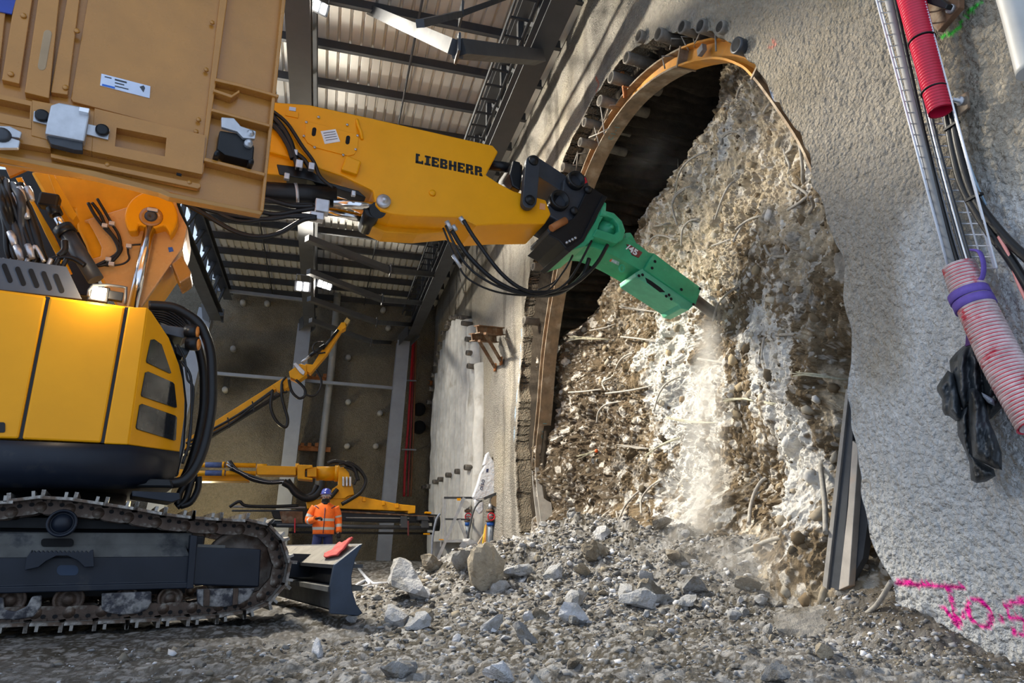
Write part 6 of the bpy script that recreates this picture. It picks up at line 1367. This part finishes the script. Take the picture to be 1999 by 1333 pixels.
tag(mb.build('vent_pipe', mat('pale spiral duct', (0.42, 0.41, 0.37), 0.5, 0.2, 0.12, 3)), 'pale segmented vent pipe rising along the dark back wall', 'pipe')
for (a, b_), lb in ((((578, 874), (645, 878)), 'rusty waling strip with bolts low on the back wall behind the drill rig'), (((594, 739), (652, 742)), 'rusty waling strip half hidden by the raised boom')):
    t = thing('waling', lb, 'waling', tuple(YP(25.1)(*a))); mb = MB(); mb.beam(YP(25.1)(*a), YP(25.1)(*b_), .12, .17); mb.build('strip', rustorange, t)
    for k in range(3):
        p = (a[0] + 12 + 14 * k, a[1] - 4); mb = MB(); mb.box(YP(25.0)(*p) + Vector((0, 0, .03)), (.12, .08, .14)); mb.build('bolt_head', rustorange, t)
# anchor heads on the back wall
for k, (x, y) in enumerate(((408, 605), (522, 592), (475, 590), (456, 680), (640, 682), (680, 697), (440, 760), (748, 605), (758, 640), (680, 784), (742, 806), (678, 870), (734, 870))):
    e = YP(25.25)(x, y); mb = MB(); mb.lathe(e + Vector((0, -.16, -.02)), (0, 1, 0), [(0, .001), (0, .07), (.03, .10), (.22, .12)], 12)
    tag(mb.build('rock_anchor', concrete), 'grey anchor head on the dark back wall, ' + ['beside the steel column by the boom', 'top one near the small floodlight', 'high one left of the floodlit column'.replace('left of', 'before'), 'above the damp stain', 'next to the vent pipe top', 'just past the vent pipe', 'at the foot of the damp stain', 'high one near the wall girder', 'under the wall girder knee', 'halfway between vent pipe and corner column', 'halfway down beside the corner column', 'low one by the vent pipe', 'low one by the corner column'][k], 'anchor', 'anchor heads on the back wall')
for k, (x, y) in enumerate(((818, 799), (818, 834))):
    mb = MB(); e = XP(3.86)(x, y); 
    p_ = YP(25.2)(x, y); mb.lathe(p_ + Vector((0, -.12, 0)), (0, 1, 0), [(0, .001), (0, .24), (.5, .25)], 20); tag(mb.build('core_hole', voidm), ('upper' if k == 0 else 'lower') + ' dark round drill hole in the hall corner', 'hole')
# hoses and cords on the ground near the blade
for pp, r_, lb in (([(690, 1094), (720, 1108), (745, 1112), (800, 1108)], .03, 'pale flat hose across the ground behind the blade'), ([(690, 1118), (715, 1110), (722, 1118), (700, 1126), (690, 1122)], .025, 'pale hose loop on the ground beside the blade')):
    q = [ZP(.26 if k == 0 else .26)(x, y) for k, (x, y) in enumerate(pp)]
    for p in q: p.z = GH(p.x, p.y) + .03
    mb = MB(); mb.tube(smooth_path(q), r_, 8); tag(mb.build('hose', mat('pale hose', (0.55, 0.58, 0.65), 0.5)), lb, 'hose')
# rag on the blade
rg = MB(); nU, nV = 14, 18; top_a, top_b = ep[1] + ZU * .012, ep[2] + ZU * .012
def ragp(i, j):
    u_, w_ = i / (nU - 1), j / (nV - 1); v_ = 0.10 + .42 * u_ + .10 * w_ * math.sin(3 * u_); s_ = -.06 + (.62 + .25 * math.sin(2.2 * u_ + .6)) * w_
    p = top_a + (top_b - top_a) * max(s_, 0) + V * v_; n_ = (top_b - top_a).cross(V).normalized(); n_ = n_ if n_.z > 0 else -n_
    hgt = .012 + .05 * (1 - w_) * (0.4 + .6 * math.sin(5 * u_ + 1)) ** 2 + .02 * float(vn(np.array([u_ * 6.]), np.array([w_ * 5.]), 8)[0])
    return p + n_ * hgt
rg.loft([[ragp(i, j) for j in range(nV)] for i in range(nU)], False, True, None, False)
ro_ = rg.build('rag', mat('red cloth', (0.62, 0.07, 0.06), 0.85, 0, 0.25, 12, bump=.5, bs=20)); so_ = ro_.modifiers.new('thick', 'SOLIDIFY'); so_.thickness = .012; so_.offset = 1
tag(ro_, 'crumpled red rag lying over the top edge of the blade', 'rag')
# ------------------------------------------------------------------ cables, hoses and coat on the near wall
TY = thing('wire_cable_tray', 'long galvanised wire mesh cable tray running down the sprayed wall', 'cable tray', tuple(XP(3.72)(1780, 260)))
zinc = mat('bright zinc wire', (0.72, 0.74, 0.80), 0.45, 0.15, 0.08, 9)
La, Lb, Ra, Rb = (1700, -40), (1850, 523), (1794, -40), (1946, 525)
def tw(s, t, x):                       # s across 0..1, t along 0..1
    return XP(x)(La[0] + (Lb[0] - La[0]) * t + s * (Ra[0] - La[0] + (Rb[0] - La[0] - Lb[0] + La[0] - (Ra[0] - La[0])) * t), La[1] + (Lb[1] - La[1]) * t)
wires = [(0.0, 3.62), (0.02, 3.67), (0.06, 3.74), (0.28, 3.745), (0.5, 3.745), (0.72, 3.745), (0.94, 3.74), (0.98, 3.67), (1.0, 3.62)]
mb = MB()
for s, x in wires: mb.tube([tw(s, t, x) for t in (0, .5, 1)], .0062, 6)
mb.build('long_wire', zinc, TY)
mb = MB()
for k in range(27): mb.tube([tw(s, k / 26, x + .005) for s, x in wires], .0048, 5)
mb.build('cross_wire', zinc, TY)
def tubething(name, pts, r, m_, lb, cat, x, n=10, grp=None, k=8):
    q = [XP(x)(*p) if len(p) == 2 else XP(p[2])(p[0], p[1]) for p in pts]; mb = MB(); mb.tube(smooth_path(q, k), r, n); return tag(mb.build(name, m_), lb, cat, grp)
tubething('pipe', [(1728, -30), (1790, 230), (1838, 430), (1868, 548)], .028, mat('grey plastic pipe', (0.24, 0.24, 0.24), 0.6), 'grey plastic pipe lying in the wire cable tray', 'pipe', 3.70, 12)
tubething('cable', [(1742, -30), (1800, 240), (1846, 430), (1880, 545)], .012, black, 'thin dark cable beside the grey pipe in the tray', 'cable', 3.70)
for k in range(3): tubething('cable', [(1752 + 7 * k, -30), (1812 + 5 * k, 240), (1860 + 6 * k, 430), (1892 + 6 * k, 540)], .009, dark if k != 1 else galv, ('dark', 'pale', 'second dark')[k] + ' thin cable in the wire tray behind the red conduit', 'cable', 3.71)
def corrugated(name, pts, rpx, x, m1, m2, lb, pitch=0.022, amp=.07, dust=False):
    q = smooth_path([XP(x)(*p) for p in pts], 10); L_ = sum((b - a).length for a, b in zip(q[:-1], q[1:])); n = int(L_ / pitch) * 4
    cum_ = [0]
    for a, b in zip(q[:-1], q[1:]): cum_.append(cum_[-1] + (b - a).length)
    path = []; rs = []; mi = []
    for i in range(n + 1):
        s = L_ * i / n; k = min(max(j for j in range(len(cum_)) if cum_[j] <= s + 1e-9), len(q) - 2)
        u = (s - cum_[k]) / max(cum_[k + 1] - cum_[k], 1e-9); p = q[k] + (q[k + 1] - q[k]) * u; path.append(p)
        t = (u + k) / (len(q) - 1) * (len(rpx) - 1); a = min(int(t), len(rpx) - 2); rp_ = rpx[a] + (rpx[a + 1] - rpx[a]) * (t - a)
        rs.append(rad(rp_, p) * (1 + amp * (1 if i % 4 in (0, 1) else -1))); mi.append(0 if i % 4 in (0, 1) else 1)
    mb = MB(); mb.tube(path, rs, 24, False, mi)
    mb.tube(path[::4] if len(path) % 4 == 1 else path[::4] + [path[-1]], [r * .86 for r in (rs[::4] if len(path) % 4 == 1 else rs[::4] + [rs[-1]])], 24, False, None)
    o = mb.build(name, [m1, m2, black]); 
    return tag(o, lb, 'conduit')
redc = mat('red conduit', (0.55, 0.012, 0.05), 0.35, 0, 0.1, 8); redd = mat('deep red conduit', (0.30, 0.005, 0.02), 0.45, 0, 0.1, 8); dustr = mat('white dusted ridge', (0.60, 0.50, 0.50), 0.7, 0, 0.3, 14, c2=(0.55, 0.03, 0.06), c2s=9, c2t=0.6)
corrugated('corrugated_conduit', [(1768, -60), (1782, 10), (1808, 110), (1836, 218)], [26, 22, 21, 20], 3.60, redc, redd, 'bright red corrugated conduit tied in the wire tray, open end down')
corrugated('corrugated_conduit', [(1872, 520), (1892, 570), (1925, 640), (1962, 715), (2030, 830)], [27, 31, 34, 38], 3.62, dustr, redc, 'red corrugated hose dusted white along its ridges, below the tray')
mb = MB(); e = XP(3.60)(1838, 222); mb.ball(XP(3.60)(1834, 210), .06, 12, (1, 1, .6)); mb.build('conduit_bore', voidm, None) if False else None
for k, (x, y) in enumerate(((1800, 80), (1824, 178))):
    c = XP(3.60)(x, y); d_ = (XP(3.60)(x + 4, y + 16) - c).normalized(); mb = MB(); mb.lathe(c, d_, [(-.004, .079 - .004 * k), (-.004, .084 - .004 * k), (.003, .084 - .004 * k), (.003, .079 - .004 * k)], 20)
    tag(mb.build('cable_tie', blackm), ('upper' if k == 0 else 'lower') + ' dark cable tie round the bright red conduit', 'cable tie')
tubething('cable', [(1846, 205, 3.70), (1862, 300, 3.70), (1882, 370, 3.70), (1930, 450, 3.68), (1975, 510, 3.66), (2030, 600, 3.64)], .026, black, 'lower of two thick black cables leaving the red conduit', 'cable', 3.70)
tubething('cable', [(1858, 205, 3.70), (1872, 290, 3.70), (1900, 380, 3.70), (1950, 450, 3.68), (2000, 500, 3.66), (2040, 530, 3.64)], .026, black, 'upper of two thick black cables leaving the red conduit', 'cable', 3.70)
tubething('cable', [(1950, 462, 3.66), (1970, 500, 3.65), (1985, 545, 3.64), (2010, 600, 3.63)], .010, mat('pink cable', (0.65, 0.25, 0.22), 0.5), 'thin pink cable below the thick black ones', 'cable', 3.66)
tubething('wire', [(1803, -10, 3.66), (1850, 180, 3.68), (1896, 330, 3.70), (1925, 400, 3.72)], .006, mat('blue grey wire', (0.20, 0.30, 0.40), 0.5), 'thin blue grey wire hung past the rusty wall plate', 'wire', 3.66)
for k, (x, y) in enumerate(((1858, 246), (1902, 385))):
    mb = MB(); mb.box(XP(3.68)(x, y), (.03, .10, .016)); tag(mb.build('cable_tie', blackm), ('upper' if k == 0 else 'lower') + ' tie holding the thick black cables together', 'cable tie')
# steel plates on the wall
wpl = thing('wall_plate', 'rust brown steel plate bolted to the wall behind the red conduit', 'wall plate', tuple(XP(3.84)(1875, 205)))
mb = MB(); mb.prism(XP(3.80).pts([(1860, 196), (1887, 178), (1890, 210), (1862, 232)]), (.02, 0, 0)); mb.build('plate', rust, wpl, .003)
mb = MB(); c = XP(3.80)(1876, 198); mb.lathe(c, (-1, 0, 0), [(0, .03), (.02, .03), (.02, .014), (.07, .014), (.07, .001)], 12); mb.build('bolt', galv, wpl)
br = thing('cable_bracket', 'dark steel bracket with channels high on the wall behind the red conduit', 'bracket', tuple(XP(3.8)(1820, 30)))
for pts, o_ in (([(1800, -30), (1872, -30), (1872, 14), (1830, 62), (1820, 50)], 3.74), ([(1690, -30), (1800, -30), (1850, 8), (1845, 18), (1790, 0)], 3.66)):
    mb = MB(); mb.prism(XP(o_).pts(pts), (.05, 0, 0)); mb.build('channel', rust if o_ > 3.7 else blackm, br, .006)
mb = MB(); mb.lathe(XP(3.74)(1858, 18), (-1, 0, 0), [(0, .03), (.025, .028), (.025, .001)], 10); mb.build('bolt', galv, br)
tubething('pipe', [(1960, -60), (1985, 20), (2016, 140)], .075, mat('grey steel pipe', (0.36, 0.36, 0.35), 0.5, 0.1, 0.1, 4), 'grey pipe crossing the top corner of the sprayed wall', 'pipe', 3.5, 20)
# purple strap
pur = mat('purple webbing', (0.13, 0.08, 0.36), 0.8, 0, 0.15, 20); purd = mat('deep purple webbing', (0.07, 0.02, 0.12), 0.8, 0, 0.15, 20)
st = thing('lashing_strap', 'purple lashing strap wrapped round the white dusted red hose', 'strap', tuple(XP(3.62)(1905, 585)))
for k, (x, y) in enumerate(((1893, 578), (1902, 594))):
    c = XP(3.62)(x, y); d_ = (XP(3.62)(1925, 640) - XP(3.62)(1892, 570)).normalized(); mb = MB(); R = rad(34, c); mb.lathe(c, d_, [(-.026, R), (-.026, R * 1.06), (.026, R * 1.06), (.026, R)], 26); mb.build('wrap', pur, st)
mb = MB(); mb.prism(XP(3.60).pts([(1889, 622), (1898, 618), (1896, 672), (1884, 676)]), (.012, 0, 0)); mb.build('hanging_tail', purd, st)
mb = MB(); q = smooth_path([XP(3.62)(x, y) for x, y in ((1897, 488), (1912, 492), (1920, 515), (1918, 540), (1908, 552))], 5); mb.tube(q, .02, 8, True, None, .4); mb.build('ratchet_loop', pur, st)
# coat
def c9(l): return [(1640 + x * 0.37513, 460 + y * 0.37509) for x, y in l]
coatm = mat('dark wet oilskin', (0.014, 0.018, 0.022), 0.34, 0, 0.3, 6, bump=0.35, bs=14, c2=(0.035, 0.042, 0.05), c2s=3, c2t=0.55, bd=0.03)
coat = thing('coat', 'dark oilskin coat hanging from the purple strap on the wall', 'coat', tuple(XP(3.7)(1892, 680)))
def drape(name, outl, x0, folds, seed, th=.05):
    from mathutils.geometry import delaunay_2d_cdt
    pts2 = c9(outl); xs = [p[0] for p in pts2]; ys = [p[1] for p in pts2]; V2 = [Vector(p) for p in pts2]; E2 = [(i, (i + 1) % len(pts2)) for i in range(len(pts2))]
    px, py = np.meshgrid(np.arange(min(xs), max(xs), 3.0), np.arange(min(ys), max(ys), 3.5)); px, py = px.ravel(), py.ravel()
    ins = inpoly(px, py, pts2) & (segdist(px, py, pts2 + [pts2[0]]) > 1.6)
    V2 += [Vector((a, b)) for a, b in zip(px[ins], py[ins])]
    vo, _, fo, _, _, _ = delaunay_2d_cdt(V2, E2, [], 1, 1e-4)
    ax = np.array([v.x for v in vo]); ay = np.array([v.y for v in vo]); ed_ = np.clip(segdist(ax, ay, pts2 + [pts2[0]]) / 14, 0, 1)
    dep = 0.02 + .07 * ed_ ** .6 + .05 * ed_ * fbm(ax / 16 + .3 * fbm(ax / 30, ay / 60, 3, seed), ay / 70, 4, seed + 1) + .02 * ed_ * fbm(ax / 7, ay / 12, 3, seed + 3)
    for (cx_, sl_, w_, a_) in folds: dep = dep + a_ * ed_ * np.exp(-((ax - (c9([(cx_, 0)])[0][0] + sl_ * (ay - ys[0]))) / w_) ** 2)
    mb = MB(); n = len(vo); fr = [XP(x0 - float(d))(v.x, v.y) for v, d in zip(vo, dep)]; bk = [XP(x0 + .01)(v.x, v.y) for v in vo]
    mb.add(fr, fo, True); mb.add(bk, [f[::-1] for f in fo], True)
    bd_ = [i for i in range(len(pts2))]
    mb.add([fr[i] for i in bd_] + [bk[i] for i in bd_], [(i, (i + 1) % len(bd_), len(bd_) + (i + 1) % len(bd_), len(bd_) + i) for i in range(len(bd_))])
    return mb.build(name, coatm, coat)
drape('coat_body', [(640, 575), (665, 558), (700, 570), (760, 650), (800, 720), (850, 790), (857, 830), (850, 885), (790, 950), (770, 960), (750, 920), (700, 880), (640, 930), (610, 860), (590, 800), (572, 690), (568, 650), (600, 610)], 3.72, [(640, 0, 8, .05), (720, .1, 6, -.04), (760, .15, 8, .05)], 201)
drape('coat_side', [(560, 700), (590, 720), (625, 860), (640, 960), (600, 965), (570, 940), (545, 935), (530, 905), (530, 850), (503, 805), (503, 785)], 3.66, [(560, 0, 6, -.03)], 211)
drape('sleeve', [(665, 800), (700, 790), (740, 830), (765, 900), (775, 960), (810, 1040), (842, 1130), (843, 1220), (800, 1210), (740, 1180), (690, 1150), (672, 1000), (668, 880)], 3.62, [(700, 0, 7, .05), (740, .05, 8, -.03)], 221)
drape('sleeve', [(606, 930), (672, 870), (690, 1140), (740, 1180), (800, 1215), (810, 1250), (760, 1280), (710, 1288), (680, 1270), (672, 1180), (650, 1120), (612, 1040)], 3.68, [(650, .03, 7, .04)], 231)
drape('lining_patch', [(735, 815), (800, 850), (805, 885), (770, 870), (745, 840)], 3.60, [], 241)
b = bpy.data.objects
lp9 = [o for o in coat.children if o.name.startswith('lining_patch')][0]; lp9.data.materials.clear(); lp9.data.materials.append(mat('grey lining', (0.18, 0.21, 0.27), 0.7))
# ------------------------------------------------------------------ rubble
def rock_shape(seed, sub=2, sq=(1, 1, 1)):
    r = random.Random(seed); bm = bmesh.new(); bmesh.ops.create_icosphere(bm, subdivisions=sub, radius=1)
    pl = [(Vector((r.gauss(0, 1), r.gauss(0, 1), r.gauss(0, 1))).normalized(), r.uniform(.42, .88)) for _ in range(9)]
    for v in bm.verts:
        d = v.co.normalized(); k = min([h / max(d.dot(n), 1e-3) for n, h in pl if d.dot(n) > 0.05] + [1.2])
        v.co = d * k * (1 + r.uniform(-.03, .03)); v.co = Vector((v.co.x * sq[0], v.co.y * sq[1], v.co.z * sq[2]))
    vs = [v.co.copy() for v in bm.verts]; fs = [[v.index for v in f.verts] for f in bm.faces]; bm.free(); return vs, fs
rockm = [mat('pale broken concrete', (0.56, 0.56, 0.57), 0.9, 0, 0.2, 3, bump=.8, bs=9, c2=(0.36, 0.35, 0.33), c2s=1.5, bd=.05),
         mat('grey stone', (0.33, 0.33, 0.33), 0.9, 0, 0.25, 3, bump=.8, bs=9, c2=(0.20, 0.18, 0.15), c2s=1.5, bd=.05),
         mat('brown stone', (0.25, 0.21, 0.155), 0.9, 0, 0.25, 3, bump=.8, bs=9, c2=(0.36, 0.33, 0.28), c2s=1.6, bd=.05),
         mat('white stone', (0.72, 0.72, 0.75), 0.9, 0, 0.15, 3, bump=.7, bs=9, c2=(0.5, 0.5, 0.5), c2s=1.5, bd=.05),
         mat('tan stone', (0.42, 0.36, 0.27), 0.9, 0, 0.2, 3, bump=.7, bs=9, bd=.05)]
prot = {}
def rock_mesh(seed, mi, sub):
    k = (seed, mi, sub)
    if k not in prot:
        vs, fs = rock_shape(seed, sub, (1, .62 + .12 * (seed % 3), .5 + .1 * (seed % 4))); me = bpy.data.meshes.new('rock'); me.from_pydata(vs, [], fs); me.materials.append(rockm[mi]); me.update(); prot[k] = me
    return prot[k]
rnd = random.Random(77)
def put_rock(name, x, y, s, mi, lb, grp=None, seed=None, sub=2, sink=.35, rot=None):
    me = rock_mesh(seed if seed is not None else rnd.randrange(12), mi, sub)
    if sub > 2:
        me = me.copy(); co = np.zeros(len(me.vertices) * 3); me.vertices.foreach_get('co', co); co = co.reshape(-1, 3)
        n = fbm(co[:, 0] * 3 + co[:, 2], co[:, 1] * 3 - co[:, 2] * 1.3, 4, 301); co *= (1 + .16 * n)[:, None]; me.vertices.foreach_set('co', co.ravel()); me.update()
    o = bpy.data.objects.new(name, me); col.objects.link(o)
    o.scale = (s, s, s); o.rotation_euler = rot or (rnd.uniform(-.5, .5), rnd.uniform(-.5, .5), rnd.uniform(0, 6.28))
    o.location = (x, y, GH(x, y) + s * (1 - sink) * .6)
    return tag(o, lb, 'rock', grp)
def gpt(px, py):
    r = ray(px, py); t = 1.2
    for _ in range(400):
        p = CAM + r * t
        if p.z < GH(p.x, p.y): break
        t *= 1.012
    if t > 14: p = CAM + ray(px, py + 30) * 8.5
    return p
named = [(794, 1136, 44, 0, 'large rugged grey boulder on the flat ground beyond the blade'), (956, 1120, 44, 4, 'tall tan boulder leaning at the foot of the rubble heap'), (838, 1112, 22, 2, 'brown lump between the grey boulder and the tan boulder'), (905, 1105, 26, 1, 'grey boulder just before the tan leaning one'), (1010, 1122, 26, 0, 'pale broken block after the tan leaning boulder'), (776, 1308, 32, 1, 'dark grey angular stone lying alone on open ground'), (983, 1318, 34, 3, 'biggest white stone at the front of the rubble'), (893, 1248, 12, 3, 'small white cube-like stone on open ground'), (987, 1248, 13, 3, 'small white stone behind the biggest white one'), (620, 1270, 20, 3, 'flat white stone on the smooth ground below the blade'), (1282, 1165, 30, 2, 'rounded brown stone half buried in the rubble slope'), (1345, 1178, 20, 0, 'pale upright egg-shaped stone below the dust'), (1250, 1175, 34, 0, 'long pale slab lying in the middle of the heap'), (1165, 1085, 26, 2, 'slanting brown slab near the crest of the heap'), (1030, 1205, 14, 3, 'round white stone at the foot of the heap'), (975, 1150, 18, 0, 'pale stone under the tan leaning boulder'), (1140, 1120, 20, 4, 'tan flat stone high on the heap'), (1085, 1120, 20, 0, 'pale lump in a cluster high on the heap'), (1520, 1318, 30, 1, 'long grey flat stone at the front beneath the steel post'), (1700, 1052, 14, 2, 'brown lump wedged behind the leaning steel post'), (1468, 1145, 22, 2, 'brown lump on the soil under the long pale bar'), (1030, 1245, 26, 1, 'grey slab on the slope beneath the round white stone'), (690, 1212, 14, 3, 'white fragment in front of the blade tip')]
for k, (px, py, rp_, mi, lb) in enumerate(named):
    p = gpt(px, py + rp_ * (.85 if rp_ >= 38 else .5)); s = rad(rp_, p) * (1.6 if rp_ == 40 or rp_ == 44 and px < 900 else 1.2)
    put_rock('boulder' if rp_ > 24 else 'stone', p.x, p.y + s * .3, s, mi, lb, None, k % 12, 3 if rp_ > 18 else 2, .2 if rp_ > 40 else .4, (0.2, 1.1, 0.5) if px == 956 else None)
# concrete lump at the wall foot
p = gpt(1655, 1215); vs, fs = rock_shape(5, 3, (1, .8, .42)); mb = MB()
mb.add([Vector((v.x * .62, v.y * .5, v.z * .55)) for v in vs], fs); lo = mb.build('concrete_lump', mat('smooth poured concrete', (0.30, 0.28, 0.25), .9, 0, .25, 6, bump=.8, bs=22, c2=(0.15, 0.13, 0.10), c2s=4, bd=.03)); lo.location = (p.x + .12, p.y + .35, GH(p.x, p.y) - .10); lo.rotation_euler = (.1, -.35, .7)
tag(lo, 'smooth sloping concrete lump at the foot of the wall edge', 'concrete lump')
done = 0
lab5 = ['pale broken concrete piece lying in the rubble', 'grey stone lying in the rubble', 'brown stone lying in the rubble', 'white stone lying in the rubble', 'tan stone lying in the rubble']
cnt = 0
while done < 262 and cnt < 20000:
    cnt += 1
    if rnd.random() < .6: x, y = rnd.gauss(3.0, .95), rnd.gauss(7.6, 1.9)
    else: x, y = rnd.uniform(-.2, 3.7), rnd.uniform(2.3, 9.5)
    d = Vector((x, y, 0)) ; q = Vector((x, y, .2)) - CAM; zc = q.dot(CF)
    if zc < 2.2 or x > 4.3 or (x < 0.5 and y > 5.0): continue
    px = CX + F * q.dot(CR) / zc; py = CY - F * q.dot(CU) / zc
    if not (680 < px < 1780 and 1000 < py < 1320): continue
    if px < 900 and py > 1250 and rnd.random() < .6: continue
    s = min(.021 / max(rnd.random(), .05) ** .72, .17) * (1 if y > 4.5 else .6)
    mi = rnd.choices([0, 1, 2, 3, 4], [40, 22, 14, 16, 8])[0]
    put_rock('stone', x, y, s, mi, lab5[mi], lab5[mi].replace(' lying in the rubble', 's in the rubble').replace('piece', 'piece'), None, 2, .4); done += 1
# small gravel, uncountable
gv = []; gf = []; gcol = []; N0 = 0
rg_ = np.random.default_rng(5); var = [rock_shape(900 + k, 1, (1, .5 + .06 * k, .34 + .06 * (k % 4))) for k in range(8)]
ng = 30000
u_ = rg_.random(ng); big = rg_.random(ng)
X = np.where(u_ < .45, rg_.normal(2.9, 1.1, ng), rg_.uniform(-1.8, 3.9, ng)); Yy = np.where(u_ < .45, rg_.normal(7.4, 2.1, ng), 1.6 + 9.0 * rg_.random(ng) ** 1.5)
cl = rg_.random(ng) < .10; X = np.where(cl, rg_.normal(3.45, .3, ng), X); Yy = np.where(cl, rg_.normal(3.7, .55, ng), Yy)
ok = (X < 4.6) & (Yy > 1.4) & ~((X < .4) & (Yy > 5.2)) & (rg_.random(ng) < np.clip((X + 1.9) / 1.7, .12, 1))
X, Yy = X[ok], Yy[ok]; S = np.clip(.0085 / np.maximum(rg_.random(len(X)), .05) ** .6, .006, .055) * np.clip(Yy / 5.5, .5, 1.25)
Zz = ground_h(X, Yy) + S * .05
allv = []; allf = []; allc = []
base_c = np.array([[.36, .36, .365], [.23, .222, .21], [.17, .15, .12], [.58, .58, .60], [.29, .25, .19], [.12, .11, .10]])
off = 0; AV_ = [np.array([list(v) for v in a]) for a, _ in var]; AF_ = [np.array(f) for _, f in var]
for k in range(len(X)):
    j = k % 8; q = rg_.random(3) * 6.28; c_, s_ = np.cos(q), np.sin(q)
    Rm = np.array([[c_[0], -s_[0], 0], [s_[0], c_[0], 0], [0, 0, 1]]) @ np.array([[1, 0, 0], [0, c_[1], -s_[1]], [0, s_[1], c_[1]]])
    allv.append(AV_[j] @ Rm.T * S[k] + np.array([X[k], Yy[k], Zz[k]])); allf.append(AF_[j] + off); off += len(AV_[j])
    allc.append(np.tile(base_c[rg_.choice(6, p=[.18, .26, .22, .10, .08, .16])] * rg_.uniform(.8, 1.15), (len(AV_[j]), 1)))
allv = np.vstack(allv); allf = np.vstack(allf); allc = np.vstack(allc)
me = bpy.data.meshes.new('gravel'); me.vertices.add(len(allv)); me.vertices.foreach_set('co', allv.astype(np.float32).ravel()); me.loops.add(len(allf) * 3); me.loops.foreach_set('vertex_index', allf.astype(np.int32).ravel()); me.polygons.add(len(allf)); me.polygons.foreach_set('loop_start', np.arange(0, len(allf) * 3, 3, dtype=np.int32)); me.update(calc_edges=True)
a = me.color_attributes.new('col', 'FLOAT_COLOR', 'POINT'); cc = np.ones((len(allv), 4), np.float32); cc[:, :3] = allc; a.data.foreach_set('color', cc.ravel())
me.materials.append(MATS['gravel']); o = bpy.data.objects.new('gravel', me); col.objects.link(o); tag(o, 'loose grey gravel and crushed stone strewn over the ground', 'gravel', None, 'stuff')
# stones set in the tunnel face
# ------------------------------------------------------------------ dust in the air
def dust(name, a, b, r, dens, lb, seed, taper=(0.45, 1.0), nscale=2.2):
    a, b = Vector(a), Vector(b); me = bpy.data.meshes.new(name); bm = bmesh.new(); bmesh.ops.create_cube(bm, size=2); bm.to_mesh(me); bm.free()
    o = bpy.data.objects.new(name, me); col.objects.link(o); o.location = (a + b) / 2; o.rotation_euler = (b - a).to_track_quat('Z', 'Y').to_euler(); o.scale = (r, r, (b - a).length / 2)
    M = bpy.data.materials.new(name); M.use_nodes = True; N = M.node_tree.nodes; L = M.node_tree.links; N.remove(N['Principled BSDF'])
    v = N.new('ShaderNodeVolumePrincipled'); v.inputs['Color'].default_value = (.93, .92, .90, 1); v.inputs['Anisotropy'].default_value = 0.2
    L.new(v.outputs[0], N['Material Output'].inputs['Volume'])
    tc = N.new('ShaderNodeTexCoord'); sp = N.new('ShaderNodeSeparateXYZ'); L.new(tc.outputs['Object'], sp.inputs[0])
    def mth(op, x, y=None, c=False):
        n = N.new('ShaderNodeMath'); n.operation = op; n.use_clamp = c
        for i, q in enumerate((x, y)):
            if q is None: continue
            if hasattr(q, 'links'): L.new(q, n.inputs[i])
            else: n.inputs[i].default_value = q
        return n.outputs[0]
    x2 = mth('MULTIPLY', sp.outputs[0], sp.outputs[0]); y2_ = mth('MULTIPLY', sp.outputs[1], sp.outputs[1]); rr2 = mth('SQRT', mth('ADD', x2, y2_))
    tz = mth('MULTIPLY_ADD', sp.outputs[2], 0.5); N[tz.node.name].inputs[2].default_value = 0.5
    wdt = mth('MULTIPLY_ADD', tz, taper[1] - taper[0]); N[wdt.node.name].inputs[2].default_value = taper[0]
    fall = mth('SUBTRACT', 1.0, mth('DIVIDE', rr2, wdt), True); fall = mth('POWER', fall, 1.3)
    ends = mth('MULTIPLY', mth('MULTIPLY', mth('SUBTRACT', 1.0, tz), 6.0, True), mth('MULTIPLY', tz, 9.0, True))
    nz = N.new('ShaderNodeTexNoise'); nz.inputs['Scale'].default_value = nscale; nz.inputs['Detail'].default_value = 4; nz.inputs['Roughness'].default_value = .6
    mp = N.new('ShaderNodeMapping'); mp.inputs['Location'].default_value = (seed, seed * .7, 0); mp.inputs['Scale'].default_value = (r, r, (b - a).length / 2 * .45); L.new(tc.outputs['Object'], mp.inputs[0]); L.new(mp.outputs[0], nz.inputs['Vector'])
    nn = mth('MULTIPLY', mth('SUBTRACT', nz.outputs['Fac'], 0.30, True), 2.6)
    L.new(mth('MULTIPLY', mth('MULTIPLY', fall, ends), mth('MULTIPLY', nn, dens)), v.inputs['Density'])
    me.materials.append(M); tag(o, lb, 'dust', None, 'stuff'); return o
dust('dust_plume', XP(5.0)(1392, 585), XP(4.35)(1350, 1130), .54, 6.0, 'pale plume of dust pouring down from the chisel point', 3.1, (.35, 1.0), 2.4)
dust('dust_cloud', XP(5.3)(1150, 420), XP(5.3)(1330, 240), .9, 1.3, 'faint dust hanging in the dark hollow under the arch', 8.2, (.9, .9), 1.6)
dust('dust_cloud', XP(3.9)(1230, 1120), XP(3.9)(1560, 1120), .6, 1.1, 'thin dust drifting over the rubble below the plume', 5.2, (.9, .9), 1.6)
sc.cycles.volume_step_rate = 2.0; sc.cycles.volume_max_steps = 128; sc.cycles.volume_bounces = 1
sc.cycles.max_bounces = 6; sc.cycles.caustics_reflective = False; sc.cycles.caustics_refractive = False
